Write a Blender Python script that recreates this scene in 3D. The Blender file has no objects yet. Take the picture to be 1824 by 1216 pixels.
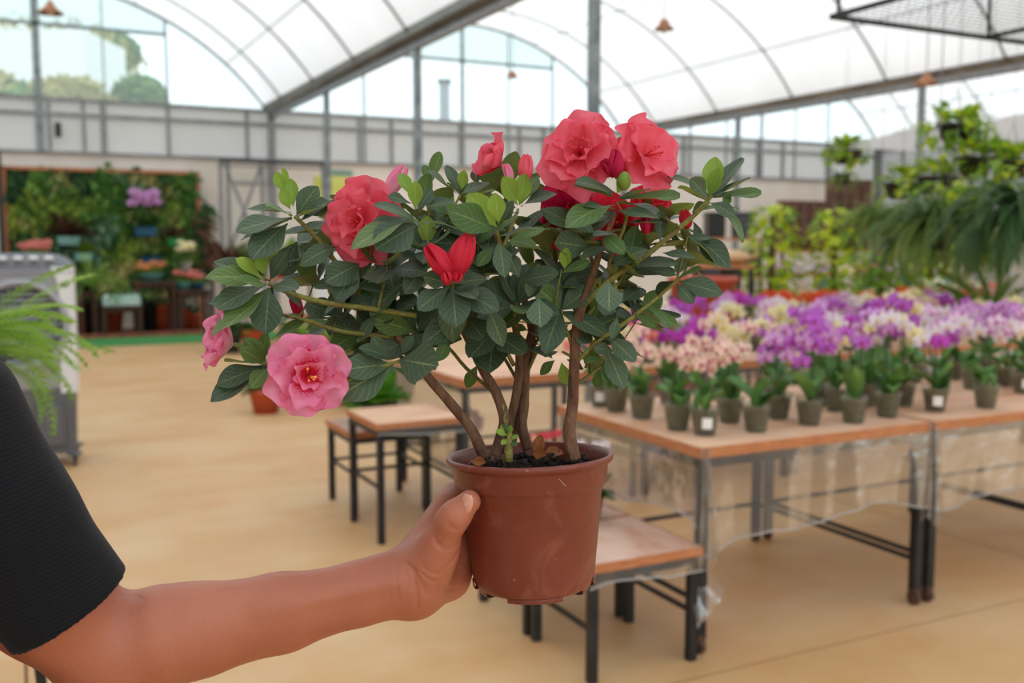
import bpy, math, random
import numpy as np
from mathutils import Vector, Matrix, Euler, noise as mnoise

R = random.Random(7)
PI = math.pi
COL = bpy.context.scene.collection
SC = bpy.context.scene

# ------------------------------------------------------------------ camera
FPX = 1773.0
EYE = 1.4
PITCH = math.atan(177 / FPX)
YAW = math.radians(-26.58)
cam_d = bpy.data.cameras.new('camera')
cam_d.sensor_width = 36.0
cam_d.lens = 36.0 * FPX / 1824
cam_d.clip_start = 0.02
cam_d.clip_end = 300
cam_d.dof.use_dof = True
cam_d.dof.focus_distance = 0.82
cam_d.dof.aperture_fstop = 6.3
cam = bpy.data.objects.new('camera', cam_d)
COL.objects.link(cam)
cam.location = (0, 0, EYE)
cam.rotation_euler = (PI / 2 - PITCH, 0, YAW)
SC.camera = cam

# ------------------------------------------------------------------ sky and exposure
W = bpy.data.worlds.new('world')
SC.world = W
W.use_nodes = True
nt = W.node_tree
nt.nodes.clear()
_o = nt.nodes.new('ShaderNodeOutputWorld')
_b = nt.nodes.new('ShaderNodeBackground')
_b.inputs[0].default_value = (0.90, 0.965, 1.0, 1)
_b.inputs[1].default_value = 1.75
nt.links.new(_b.outputs[0], _o.inputs[0])
sun_d = bpy.data.lights.new('sun', 'SUN')
sun_d.energy = 1.6
sun_d.angle = math.radians(40)
sun_d.color = (1.0, 0.97, 0.92)
sun = bpy.data.objects.new('sun', sun_d)
COL.objects.link(sun)
sun.rotation_euler = (math.radians(28), math.radians(-12), 0)
SC.view_settings.view_transform = 'Standard'
SC.view_settings.look = 'None'
SC.view_settings.gamma = 1.0
SC.view_settings.use_curve_mapping = False
SC.view_settings.exposure = 0.0
SC.cycles.max_bounces = 10
SC.cycles.diffuse_bounces = 5
SC.cycles.transparent_max_bounces = 16
SC.cycles.sample_clamp_indirect = 6.0
SC.cycles.caustics_reflective = False
SC.cycles.caustics_refractive = False

# ------------------------------------------------------------------ frame helpers
CY, SY = math.cos(YAW), math.sin(YAW)
def to_world(v):
    """view-aligned level frame (x right, y forward, z up, origin on the floor under the lens) -> world"""
    return Vector((CY * v[0] - SY * v[1], SY * v[0] + CY * v[1], v[2]))
def PL(px, py, d):
    a = (px - 912) / FPX * d
    b = (608 - py) / FPX * d
    return Vector((a, math.cos(PITCH) * d + math.sin(PITCH) * b, EYE - math.sin(PITCH) * d + math.cos(PITCH) * b))
def PW(px, py, d):
    return to_world(PL(px, py, d))
def ray(px, py):
    return PW(px, py, 1.0) - Vector((0, 0, EYE))
def atz(px, py, z):
    d = ray(px, py)
    t = (z - EYE) / d.z
    return Vector((d.x * t, d.y * t, z))
def aty(px, py, y):
    d = ray(px, py)
    t = y / d.y
    return Vector((d.x * t, y, EYE + d.z * t))

# ------------------------------------------------------------------ mesh helpers
class MB:
    def __init__(s):
        s.v = []; s.f = []; s.m = []; s.uv = None
    def add(s, vs, fs, mi=0):
        n = len(s.v)
        s.v += [tuple(v) for v in vs]
        s.f += [tuple(i + n for i in f) for f in fs]
        s.m += [mi] * len(fs)
        return s
    def box(s, c, d, mi=0, rz=0.0):
        x, y, z = d[0] / 2, d[1] / 2, d[2] / 2
        k, q = math.cos(rz), math.sin(rz)
        vs = []
        for X, Y, Z in ((-x,-y,-z),(x,-y,-z),(x,y,-z),(-x,y,-z),(-x,-y,z),(x,-y,z),(x,y,z),(-x,y,z)):
            vs.append((c[0] + X * k - Y * q, c[1] + X * q + Y * k, c[2] + Z))
        return s.add(vs, [(0,3,2,1),(4,5,6,7),(0,1,5,4),(1,2,6,5),(2,3,7,6),(3,0,4,7)], mi)
    def bevbox(s, c, d, b=0.006, mi=0):
        x, y, z = d[0] / 2, d[1] / 2, d[2] / 2
        rings = []
        for zz, ins in ((-z, b), (-z + b, 0), (z - b, 0), (z, b)):
            X, Y = x - ins, y - ins
            r = []
            for cx, cy, a in ((X - b, Y, 0), (X, Y - b, 0), (X, -Y + b, 0), (X - b, -Y, 0), (-X + b, -Y, 0), (-X, -Y + b, 0), (-X, Y - b, 0), (-X + b, Y, 0)):
                r.append((c[0] + cx, c[1] + cy, c[2] + zz))
            rings.append(r)
        vs = sum(rings, [])
        fs = [tuple(range(8)), tuple(range(31, 23, -1))]
        for k in range(3):
            for i in range(8):
                j = (i + 1) % 8
                fs.append((k*8+j, k*8+i, (k+1)*8+i, (k+1)*8+j))
        fs[0], fs[1] = tuple(range(8)), tuple(range(31, 23, -1))
        return s.add(vs, fs, mi)
    def tube(s, pts, rad, n=8, mi=0, cap=True):
        pts = [Vector(p) for p in pts]
        if not hasattr(rad, '__len__'):
            rad = [rad] * len(pts)
        up = Vector((0, 0, 1)); vs = []; fs = []
        prev = None
        for i, p in enumerate(pts):
            t = (pts[min(i + 1, len(pts) - 1)] - pts[max(i - 1, 0)])
            if t.length < 1e-9: t = Vector((0, 0, 1))
            t.normalize()
            if prev is None:
                a = t.cross(up if abs(t.z) < 0.95 else Vector((1, 0, 0))).normalized()
            else:
                a = (prev - t * prev.dot(t))
                a = a.normalized() if a.length > 1e-6 else t.orthogonal().normalized()
            prev = a
            b = t.cross(a)
            for k in range(n):
                q = 2 * PI * k / n
                vs.append(p + (a * math.cos(q) + b * math.sin(q)) * rad[i])
        for i in range(len(pts) - 1):
            for k in range(n):
                j = (k + 1) % n
                fs.append((i*n+k, i*n+j, (i+1)*n+j, (i+1)*n+k))
        if cap:
            fs.append(tuple(range(n - 1, -1, -1)))
            fs.append(tuple((len(pts) - 1) * n + k for k in range(n)))
        return s.add(vs, fs, mi)
    def bar(s, p, q, w, h=None, mi=0):
        """square bar between two points"""
        h = h or w
        p, q = Vector(p), Vector(q)
        t = (q - p).normalized()
        a = t.cross(Vector((0, 0, 1)) if abs(t.z) < 0.95 else Vector((0, 1, 0))).normalized()
        b = a.cross(t)
        vs = [c + a * (x * w / 2) + b * (y * h / 2) for c in (p, q) for x, y in ((-1,-1),(1,-1),(1,1),(-1,1))]
        return s.add(vs, [(0,3,2,1),(4,5,6,7),(0,1,5,4),(1,2,6,5),(2,3,7,6),(3,0,4,7)], mi)
    def lathe(s, prof, n=24, mi=0, c=(0, 0, 0), a0=0.0, a1=2 * PI):
        full = abs(a1 - a0 - 2 * PI) < 1e-6
        m = n if full else n + 1
        vs = []; fs = []
        for r, z in prof:
            for k in range(m):
                q = a0 + (a1 - a0) * k / n
                vs.append((c[0] + r * math.cos(q), c[1] + r * math.sin(q), c[2] + z))
        for i in range(len(prof) - 1):
            for k in range(n):
                j = (k + 1) % m
                fs.append((i*m+k, i*m+j, (i+1)*m+j, (i+1)*m+k))
        return s.add(vs, fs, mi)
    def ball(s, c, r, n=10, m=7, mi=0, jit=0.0, rng=None):
        vs = []; fs = []
        r = r if hasattr(r, '__len__') else (r, r, r)
        for i in range(m + 1):
            th = PI * i / m
            for k in range(n):
                q = 2 * PI * k / n
                w = 1 + (rng.uniform(-jit, jit) if rng and 0 < i < m else 0)
                vs.append((c[0] + r[0]*w*math.sin(th)*math.cos(q), c[1] + r[1]*w*math.sin(th)*math.sin(q), c[2] + r[2]*w*math.cos(th)))
        for i in range(m):
            for k in range(n):
                j = (k + 1) % n
                fs.append((i*n+k, (i+1)*n+k, (i+1)*n+j, i*n+j))
        return s.add(vs, fs, mi)
    def grid(s, fn, nu, nv, mi=0):
        vs = [fn(i / nu, j / nv) for j in range(nv + 1) for i in range(nu + 1)]
        fs = [(j*(nu+1)+i, j*(nu+1)+i+1, (j+1)*(nu+1)+i+1, (j+1)*(nu+1)+i) for j in range(nv) for i in range(nu)]
        return s.add(vs, fs, mi)
    def xform(s, M, start=0):
        s.v = s.v[:start] + [tuple(M @ Vector(v)) for v in s.v[start:]]
        return s
    def mesh(s, name, mats, smooth=False):
        me = bpy.data.meshes.new(name)
        me.from_pydata(s.v, [], s.f)
        for m in (mats if isinstance(mats, (list, tuple)) else [mats]):
            me.materials.append(m)
        if any(s.m):
            me.polygons.foreach_set('material_index', s.m)
        if smooth:
            me.polygons.foreach_set('use_smooth', [True] * len(s.f))
        if s.uv is not None:
            uvl = me.uv_layers.new(name='uv')
            dat = []
            for f in s.f:
                for i in f:
                    dat += s.uv[i]
            uvl.data.foreach_set('uv', dat)
        me.update()
        return me
    def obj(s, name, mats, parent=None, smooth=False, loc=None, rot=None):
        return put(name, s.mesh(name, mats, smooth), parent, loc, rot)

def put(name, me, parent=None, loc=None, rot=None, M=None):
    o = bpy.data.objects.new(name, me)
    COL.objects.link(o)
    if parent is not None: o.parent = parent
    if M is not None: o.matrix_basis = M
    if loc is not None: o.location = loc
    if rot is not None: o.rotation_euler = rot
    return o
def tag(o, label=None, cat=None, group=None, kind=None):
    if label: o['label'] = label
    if cat: o['category'] = cat
    if group: o['group'] = group
    if kind: o['kind'] = kind
    return o
def thing(name, label, cat, loc=(0, 0, 0), rz=0.0, group=None):
    o = bpy.data.objects.new(name, None)
    o.empty_display_size = 0.1
    COL.objects.link(o)
    o.location = loc
    o.rotation_euler = (0, 0, rz)
    return tag(o, label, cat, group)
def kids(o, _c={}):
    return list(o.children)
def dup(root, loc=None, rz=None, label=None, group=None):
    def cp(o, par):
        c = o.copy(); COL.objects.link(c); c.parent = par
        for ch in kids(o): cp(ch, c)
        return c
    r = cp(root, None)
    if loc is not None: r.location = loc
    if rz is not None: r.rotation_euler = (0, 0, rz)
    return tag(r, label, None, group)

# ------------------------------------------------------------------ materials
def lin(c):
    if isinstance(c, str):
        c = tuple(int(c[i:i+2], 16) / 255 for i in (0, 2, 4))
    elif max(c) > 1.001:
        c = tuple(x / 255 for x in c)
    return tuple((x / 12.92 if x <= 0.04045 else ((x + 0.055) / 1.055) ** 2.4) for x in c) + (1.0,)
def mat(name, col, rough=0.6, metal=0.0, col2=None, scale=8.0, bump=0.0, bscale=None, detail=4, lo=0.35, hi=0.65,
        transl=0.0, rand=0.0, coord='Object', spec=0.5, stretch=(1, 1, 1), sss=0.0):
    m = bpy.data.materials.new(name)
    m.use_nodes = True
    t = m.node_tree; N = t.nodes; L = t.links
    b = N['Principled BSDF']
    b.inputs['Roughness'].default_value = rough
    b.inputs['Metallic'].default_value = metal
    b.inputs['Specular IOR Level'].default_value = spec
    b.inputs['Base Color'].default_value = lin(col)
    cout = None
    if col2 or bump:
        if coord == 'World':
            tc = N.new('ShaderNodeNewGeometry'); co = tc.outputs['Position']
        else:
            tc = N.new('ShaderNodeTexCoord'); co = tc.outputs[coord]
        mp = N.new('ShaderNodeMapping'); mp.inputs['Scale'].default_value = stretch
        L.new(co, mp.inputs[0]); co = mp.outputs[0]
    if col2:
        nz = N.new('ShaderNodeTexNoise'); nz.inputs['Scale'].default_value = scale; nz.inputs['Detail'].default_value = detail
        L.new(co, nz.inputs['Vector'])
        cr = N.new('ShaderNodeValToRGB')
        cr.color_ramp.elements[0].position = lo; cr.color_ramp.elements[0].color = lin(col)
        cr.color_ramp.elements[1].position = hi; cr.color_ramp.elements[1].color = lin(col2)
        L.new(nz.outputs[0], cr.inputs[0]); cout = cr.outputs[0]
    if rand:
        oi = N.new('ShaderNodeObjectInfo')
        hs = N.new('ShaderNodeHueSaturation')
        mr = N.new('ShaderNodeMapRange'); mr.inputs[3].default_value = 1 - rand; mr.inputs[4].default_value = 1 + rand
        L.new(oi.outputs['Random'], mr.inputs[0]); L.new(mr.outputs[0], hs.inputs['Value'])
        mh = N.new('ShaderNodeMath'); mh.operation = 'MULTIPLY_ADD'; mh.inputs[1].default_value = -rand * 0.12; mh.inputs[2].default_value = 0.5 + rand * 0.06
        L.new(oi.outputs['Random'], mh.inputs[0]); L.new(mh.outputs[0], hs.inputs['Hue'])
        if cout: L.new(cout, hs.inputs['Color'])
        else: hs.inputs['Color'].default_value = lin(col)
        cout = hs.outputs[0]
    if cout: L.new(cout, b.inputs['Base Color'])
    if bump:
        nb = N.new('ShaderNodeTexNoise'); nb.inputs['Scale'].default_value = bscale or scale * 3; nb.inputs['Detail'].default_value = 5
        L.new(co, nb.inputs['Vector'])
        bp = N.new('ShaderNodeBump'); bp.inputs['Strength'].default_value = bump; bp.inputs['Distance'].default_value = 0.01
        L.new(nb.outputs[0], bp.inputs['Height']); L.new(bp.outputs[0], b.inputs['Normal'])
    if sss:
        b.inputs['Subsurface Weight'].default_value = sss
        b.inputs['Subsurface Radius'].default_value = (0.012, 0.004, 0.002)
        b.inputs['Subsurface Scale'].default_value = 1.0
    if transl:
        tr = N.new('ShaderNodeBsdfTranslucent')
        if cout: L.new(cout, tr.inputs[0])
        else: tr.inputs[0].default_value = lin(col)
        mx = N.new('ShaderNodeMixShader'); mx.inputs[0].default_value = transl
        L.new(b.outputs[0], mx.inputs[1]); L.new(tr.outputs[0], mx.inputs[2])
        L.new(mx.outputs[0], N['Material Output'].inputs[0])
    return m
def clear_mat(name, tint, alpha, rough=0.25, gloss=0.5, white=(0.8, 0.8, 0.8), bump=0.0, bscale=20, milky=False):
    """thin clear plastic: mostly transparent, a little milky, with a sheen"""
    m = bpy.data.materials.new(name); m.use_nodes = True
    t = m.node_tree; N = t.nodes; L = t.links; N.clear()
    out = N.new('ShaderNodeOutputMaterial')
    tr = N.new('ShaderNodeBsdfTransparent'); tr.inputs[0].default_value = lin(tint)
    df = N.new('ShaderNodeBsdfTranslucent' if milky else 'ShaderNodeBsdfDiffuse'); df.inputs[0].default_value = tuple(white) + (1,)
    gl = N.new('ShaderNodeBsdfGlossy'); gl.inputs['Roughness'].default_value = rough
    m1 = N.new('ShaderNodeMixShader'); m1.inputs[0].default_value = alpha
    L.new(tr.outputs[0], m1.inputs[1]); L.new(df.outputs[0], m1.inputs[2])
    fr = N.new('ShaderNodeFresnel'); fr.inputs[0].default_value = 1.4
    mu = N.new('ShaderNodeMath'); mu.operation = 'MULTIPLY'; mu.inputs[1].default_value = gloss
    L.new(fr.outputs[0], mu.inputs[0])
    m2 = N.new('ShaderNodeMixShader'); L.new(mu.outputs[0], m2.inputs[0]); L.new(m1.outputs[0], m2.inputs[1]); L.new(gl.outputs[0], m2.inputs[2])
    L.new(m2.outputs[0], out.inputs[0])
    if bump:
        tc = N.new('ShaderNodeTexCoord'); nz = N.new('ShaderNodeTexNoise'); nz.inputs['Scale'].default_value = bscale
        L.new(tc.outputs['Object'], nz.inputs['Vector'])
        bp = N.new('ShaderNodeBump'); bp.inputs['Strength'].default_value = bump; bp.inputs['Distance'].default_value = 0.02
        L.new(nz.outputs[0], bp.inputs['Height']); L.new(bp.outputs[0], gl.inputs['Normal'])
    return m

M_black = mat('black_steel', (30, 31, 33), 0.45, 0.3, (44, 45, 48), 10)
M_galv = mat('galvanised_steel', (112, 122, 126), 0.5, 0.5, (146, 154, 157), 14)
M_grey = mat('grey_steel', (120, 122, 124), 0.5, 0.4, (146, 148, 150), 9)
M_white_wall = mat('white_painted_wall', (226, 219, 209), 0.85, 0, (238, 233, 226), 1.3, coord='World', bump=0.1, bscale=9)
M_wood = mat('stained_plywood', (226, 188, 158), 0.6, 0, (208, 160, 126), 3.2, bump=0.15, bscale=20, coord='World', stretch=(1.0, 2.6, 1.0))
M_wood_edge = mat('plywood_edge', (176, 108, 66), 0.7, 0, (200, 134, 88), 26, coord='World', stretch=(1, 1, 6), bump=0.2)
M_dust_wood = mat('dusty_plywood', (186, 142, 120), 0.7, 0, (218, 190, 174), 4.0, coord='World', stretch=(2.2, 1, 1), bump=0.15, lo=0.3, hi=0.7)
M_skirt = clear_mat('clear_plastic_film', (240, 236, 230), 0.09, 0.22, 0.4, bump=0.6, bscale=14)
M_hem = clear_mat('plastic_hem', (240, 240, 240), 0.45, 0.2, 0.9)
M_rust = mat('rusty_caster', (112, 78, 60), 0.8, 0.3, (70, 58, 54), 60)
M_terra = mat('terracotta_plastic', (196, 88, 56), 0.6, 0, (176, 76, 48), 6)
M_teal = mat('teal_ceramic', (88, 150, 158), 0.4, 0, (110, 172, 176), 5)
M_blue = mat('blue_ceramic', (36, 96, 130), 0.4)
M_navy = mat('navy_plastic', (40, 52, 92), 0.5)
M_mint = mat('pale_mint_board', (160, 206, 196), 0.6, 0, (196, 222, 212), 9)
M_dkgreen = mat('dark_green_plastic', (28, 66, 52), 0.5)
M_pgreen = mat('faded_green_plastic', (92, 118, 104), 0.6, 0, (110, 134, 118), 6)
M_blackpl = mat('black_plastic', (26, 27, 28), 0.5)
M_charc = mat('charcoal_plastic', (66, 68, 74), 0.6)
M_brownpl = mat('brown_plastic', (96, 66, 58), 0.6, 0, (120, 84, 72), 4, rand=0.2)
M_whitepl = mat('white_plastic', (232, 234, 236), 0.4)
M_soil = mat('dark_potting_soil', (28, 22, 20), 0.95, 0, (56, 42, 36), 90, bump=0.8, bscale=160)
M_bark = mat('orchid_bark', (64, 48, 36), 0.9, 0, (128, 116, 84), 45, bump=0.6)
M_cream = mat('cream_stone', (222, 214, 200), 0.7, 0, (206, 196, 180), 8)

# ------------------------------------------------------------------ the greenhouse
X0, XG, XH, XE = -3.1, 4.03, 11.13, 18.2          # gutter lines
YB, YF = 17.2, -6.0                                # far end wall, open end behind the lens
ZG, RISE = 3.62, 1.78
HOOPS = [16.0 - 1.88 * k for k in range(12)]

# floor: recessed bed and poured slabs
m_floor = bpy.data.materials.new('tinted_concrete'); m_floor.use_nodes = True
def _floor(m):
    t = m.node_tree; N = t.nodes; L = t.links; b = N['Principled BSDF']
    g = N.new('ShaderNodeNewGeometry')
    def nz(scale, det, st=(1, 1, 1), rough=0.55):
        mp = N.new('ShaderNodeMapping'); mp.inputs['Scale'].default_value = st; L.new(g.outputs['Position'], mp.inputs[0])
        n = N.new('ShaderNodeTexNoise'); n.inputs['Scale'].default_value = scale; n.inputs['Detail'].default_value = det; n.inputs['Roughness'].default_value = rough
        L.new(mp.outputs[0], n.inputs['Vector']); return n.outputs[0]
    def ramp(src, stops):
        r = N.new('ShaderNodeValToRGB'); e = r.color_ramp.elements
        e[0].position, e[0].color = stops[0][0], lin(stops[0][1])
        e[1].position, e[1].color = stops[-1][0], lin(stops[-1][1])
        for p, c in stops[1:-1]:
            q = e.new(p); q.color = lin(c)
        L.new(src, r.inputs[0]); return r.outputs[0]
    base = ramp(nz(1.1, 5, (1, 1.5, 1)), [(0.30, (196, 152, 102)), (0.5, (206, 168, 120)), (0.70, (214, 182, 142))])
    stain = ramp(nz(2.6, 6, (1, 1, 1), 0.65), [(0.48, (0, 0, 0)), (0.72, (165, 165, 165))])
    mx = N.new('ShaderNodeMixRGB'); mx.blend_type = 'MIX'
    L.new(stain, mx.inputs[0]); L.new(base, mx.inputs[1]); mx.inputs[2].default_value = lin((208, 142, 92))
    sp = ramp(nz(23, 3), [(0.68, (0, 0, 0)), (0.80, (150, 150, 150))])
    mx2 = N.new('ShaderNodeMixRGB'); L.new(sp, mx2.inputs[0]); L.new(mx.outputs[0], mx2.inputs[1]); mx2.inputs[2].default_value = lin((150, 112, 76))
    L.new(mx2.outputs[0], b.inputs['Base Color'])
    b.inputs['Specular IOR Level'].default_value = 0.35
    rr = N.new('ShaderNodeMapRange'); rr.inputs[3].default_value = 0.36; rr.inputs[4].default_value = 0.62
    L.new(nz(3, 3), rr.inputs[0]); L.new(rr.outputs[0], b.inputs['Roughness'])
_floor(m_floor)
M_joint = mat('floor_joint', (120, 92, 62), 0.9)
fl = MB().box(((X0 + XE) / 2, (YB + YF) / 2, -0.06), (XE - X0, YB - YF, 0.1)).obj('floor', M_joint)
tag(fl, 'tan tinted concrete floor of the greenhouse', None, None, 'structure')
xs = [X0, -0.02, 3.97, 8.0, XH + 0.05, 14.6, XE]
ys = [YF, -1.6, 2.50, 9.6, YB]
for i in range(len(xs) - 1):
    for j in range(len(ys) - 1):
        a, b2, c, d = xs[i] + .005, xs[i+1] - .005, ys[j] + .005, ys[j+1] - .005
        MB().box(((a + b2) / 2, (c + d) / 2, -0.005), (b2 - a, d - c, 0.01)).obj('concrete_slab', m_floor, fl)
out_g = MB().grid(lambda u, v: ((u - .4) * 160, (v - .3) * 160, -0.13), 2, 2).obj('ground', mat('outside_ground', (120, 126, 86), 0.95, 0, (150, 140, 110), 0.4, coord='World'))
tag(out_g, 'green and earthy ground outside', None, None, 'structure')

# film of the roof
m_film = bpy.data.materials.new('white_greenhouse_film'); m_film.use_nodes = True
def _film(m, tcol, dcol, f, ghost=0.0):
    t = m.node_tree; N = t.nodes; L = t.links; N.clear()
    o = N.new('ShaderNodeOutputMaterial'); a = N.new('ShaderNodeBsdfTranslucent'); b = N.new('ShaderNodeBsdfDiffuse'); x = N.new('ShaderNodeMixShader')
    g = N.new('ShaderNodeNewGeometry'); mp = N.new('ShaderNodeMapping'); mp.inputs['Scale'].default_value = (0.5, 1.6, 0.3)
    n = N.new('ShaderNodeTexNoise'); n.inputs['Scale'].default_value = 1.3; n.inputs['Detail'].default_value = 3
    L.new(g.outputs['Position'], mp.inputs[0]); L.new(mp.outputs[0], n.inputs['Vector'])
    r = N.new('ShaderNodeValToRGB'); r.color_ramp.elements[0].color = (tcol[0]*.93, tcol[1]*.93, tcol[2]*.93, 1); r.color_ramp.elements[1].color = tuple(tcol) + (1,)
    r.color_ramp.elements[0].position = .35; r.color_ramp.elements[1].position = .65
    L.new(n.outputs[0], r.inputs[0]); L.new(r.outputs[0], a.inputs[0]); b.inputs[0].default_value = tuple(dcol) + (1,)
    x.inputs[0].default_value = f
    L.new(a.outputs[0], x.inputs[1]); L.new(b.outputs[0], x.inputs[2])
    if ghost:
        tr = N.new('ShaderNodeBsdfTransparent'); y = N.new('ShaderNodeMixShader'); y.inputs[0].default_value = ghost
        L.new(x.outputs[0], y.inputs[1]); L.new(tr.outputs[0], y.inputs[2]); L.new(y.outputs[0], o.inputs[0])
    else:
        L.new(x.outputs[0], o.inputs[0])
_film(m_film, (0.86, 0.86, 0.87), (0.8, 0.8, 0.8), 0.30)
m_film2 = bpy.data.materials.new('white_side_film'); m_film2.use_nodes = True
_film(m_film2, (0.72, 0.73, 0.75), (0.7, 0.7, 0.72), 0.5)
m_pane = clear_mat('clear_gable_sheet', (238, 250, 252), 0.22, 0.1, 0.3, (0.85, 0.95, 0.97), milky=True)
m_pane2 = clear_mat('hazy_gable_sheet', (220, 240, 242), 0.55, 0.1, 0.3, (0.70, 0.80, 0.82), milky=True)

def arch(xa, xb, u, zg=ZG, rise=RISE):
    """u in 0..1 along a segmental arch from xa to xb"""
    c = (xb - xa) / 2
    rad = (c * c + rise * rise) / (2 * rise)
    half = math.asin(c / rad)
    th = -half + 2 * half * u
    return (xa + c + rad * math.sin(th), zg + rad * math.cos(th) - (rad - rise))
bays = [(X0, XG), (XG, XH), (XH, XE)]
def roof_z(x):
    for xa, xb in bays:
        if xa <= x <= xb:
            c = (xb - xa) / 2; rad = (c*c + RISE*RISE) / (2 * RISE); return ZG + math.sqrt(max(0, rad*rad - (x - (xa+xb)/2)**2)) - (rad - RISE)
    return ZG
for xa, xb in bays:
    def fn(u, v, xa=xa, xb=xb):
        x, z = arch(xa + .06, xb - .06, u)
        y = YF + (YB - YF) * v
        sag = 0.03 * math.sin(PI * ((y - HOOPS[0]) / 1.88)) ** 2
        return (x, y, z + 0.04 - sag * math.sin(PI * u))
    c = MB().grid(fn, 28, 98).obj('ceiling', m_film, None, True)
    tag(c, None, None, None, 'structure')
    for hy in HOOPS:
        pts = [(lambda q: (q[0], hy, q[1]))(arch(xa + .08, xb - .08, k / 26)) for k in range(27)]
        MB().tube(pts, 0.017, 8).obj('hoop', M_grey, c, True)
    for u in (0.12, 0.32, 0.5, 0.68, 0.88):
        x, z = arch(xa + .08, xb - .08, u)
        MB().tube([(x, YF, z - .02), (x, YB, z - .02)], 0.010, 6).obj('purlin', M_galv, c, True)
m_gut = mat('gutter_metal', (120, 116, 112), 0.35, 0.75, (150, 146, 140), 5, stretch=(1, .3, 1))
for i, gx in enumerate((X0, XG, XH, XE)):
    g = MB()
    pr = [(-.20, .16), (-.17, .02), (-.09, -.06), (.09, -.06), (.17, .02), (.20, .16), (.18, .16), (.15, .03), (.08, -.04), (-.08, -.04), (-.15, .03), (-.18, .16)]
    n = len(pr)
    for k, y in enumerate((YF, YB)):
        gs = .62 if gx == XG else .42
        g.v += [(gx + a * gs, y, ZG - .02 + b * gs) for a, b in pr]
    g.f = [(j, (j + 1) % n, n + (j + 1) % n, n + j) for j in range(n)]
    g.m = [0] * n
    o = g.obj('gutter_beam', m_gut); tag(o, 'long grey metal gutter beam', None, None, 'structure')
    MB().bar((gx, YF, ZG - .10), (gx, YB, ZG - .10), .06, .08).obj('support_rail', M_grey, o)
# columns along the gutters
POSTY = [13.86, 10.36, 6.66, -1.0]
for gx in (XG, XH, XE):
    for py_ in (POSTY if gx != XH else [13.66, 9.82, 6.0, -1.0]):
        hh = ZG - .1
        x_ = gx
        o = MB().box((0, 0, hh / 2), (.075, .075, hh)).obj('column', M_galv, None, loc=(x_, py_, 0))
        tag(o, None, None, None, 'structure')
        MB().box((0, 0, .006), (.16, .16, .012)).obj('foot_plate', M_grey, o)

# far end wall: painted lower wall, grey panels, glazed gables
wb = MB().box(((X0 + XE) / 2, YB + .09, 1.4), (XE - X0, .12, 2.8)).obj('wall_back', M_white_wall)
tag(wb, None, None, None, 'structure')
m_panel = bpy.data.materials.new('grey_white_sheet'); m_panel.use_nodes = True
_film(m_panel, (0.80, 0.80, 0.81), (0.80, 0.80, 0.80), 0.45)
pxs = [150, 183, 300, 440, 484, 580, 640, 697, 820, 925, 968, 1045, 1135, 1218, 1308, 1350, 1395, 1480, 1560]
mull = sorted([aty(p, 240, YB).x for p in pxs] + [-2.2, -1.2, -.3, .6, ])
edges = [X0] + mull + [XE]
for a, b2 in zip(edges[:-1], edges[1:]):
    if b2 - a < .05: continue
    MB().box(((a + b2) / 2, YB + .03, 3.075), (b2 - a - .01, .02, .55)).obj('wall_panel', m_panel, wb)
    MB().box(((a + b2) / 2, YB + .03, 3.49), (b2 - a - .01, .02, .22)).obj('wall_panel', m_panel, wb)
for x in mull:
    MB().box((x, YB - .01, 3.2), (.045, .05, .82)).obj('mullion', M_grey, wb)
for x in (X0 + .1, XG, XH, XE - .1):
    MB().box((x, YB - .02, 1.79), (.11, .08, 3.58)).obj('pilaster', M_grey, wb)
for z, h in ((2.79, .035), (3.37, .06), (ZG - .02, .06)):
    MB().box(((X0 + XE) / 2, YB - .015, z), (XE - X0, .05, h)).obj('rail', M_grey, wb)
for wi, (xa, xb) in enumerate(bays):
    w = MB()
    xc = (xa + xb) / 2
    pts = [(lambda q: (q[0], YB, q[1]))(arch(xa + .08, xb - .08, k / 30)) for k in range(31)]
    w.tube(pts, 0.028, 8)
    wo = w.obj('window_%d' % (wi + 1), M_grey, None, True)
    tag(wo, None, None, None, 'structure')
    def zz(x):
        c = (xb - xa) / 2 - .08; rad = (c*c + RISE*RISE) / (2 * RISE)
        return ZG + math.sqrt(max(rad*rad - (x - xc)**2, 0)) - (rad - RISE)
    cols = [xa + .1, xc - 1.9, xc - .95, xc, xc + .95, xc + 1.9, xb - .1]
    for k, x in enumerate(cols[1:-1]):
        wd = (.11 if wi == 0 else .06) if abs(x - xc) < .01 else (.035 if k % 2 == 0 else .02)
        MB().box((x, YB, (zz(x) + 2.8) / 2), (wd, .04, zz(x) - 2.8)).obj('mullion', M_galv, wo)
    MB().box((xc, YB, 4.72), (3.8, .04, .05)).obj('transom', M_galv, wo)
    for a, b2 in zip(cols[:-1], cols[1:]):
        pn = MB()
        nn = 6
        hi = 4.72 if (a >= xc - 1.95 and b2 <= xc + 1.95) else None
        xs_ = [a + (b2 - a) * k / nn for k in range(nn + 1)]
        for (lo_f, hi_f, mm) in ([(lambda x: ZG, lambda x: 4.70, m_pane), (lambda x: 4.74, zz, m_pane2)] if hi else [(lambda x: ZG, zz, m_pane)]):
            pn = MB()
            vs = [(x, YB + .01, lo_f(x)) for x in xs_] + [(x, YB + .01, max(hi_f(x), lo_f(x) + .001)) for x in xs_]
            pn.add(vs, [(k, k + 1, nn + 2 + k, nn + 1 + k) for k in range(nn)])
            pn.obj('pane', mm, wo)
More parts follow.
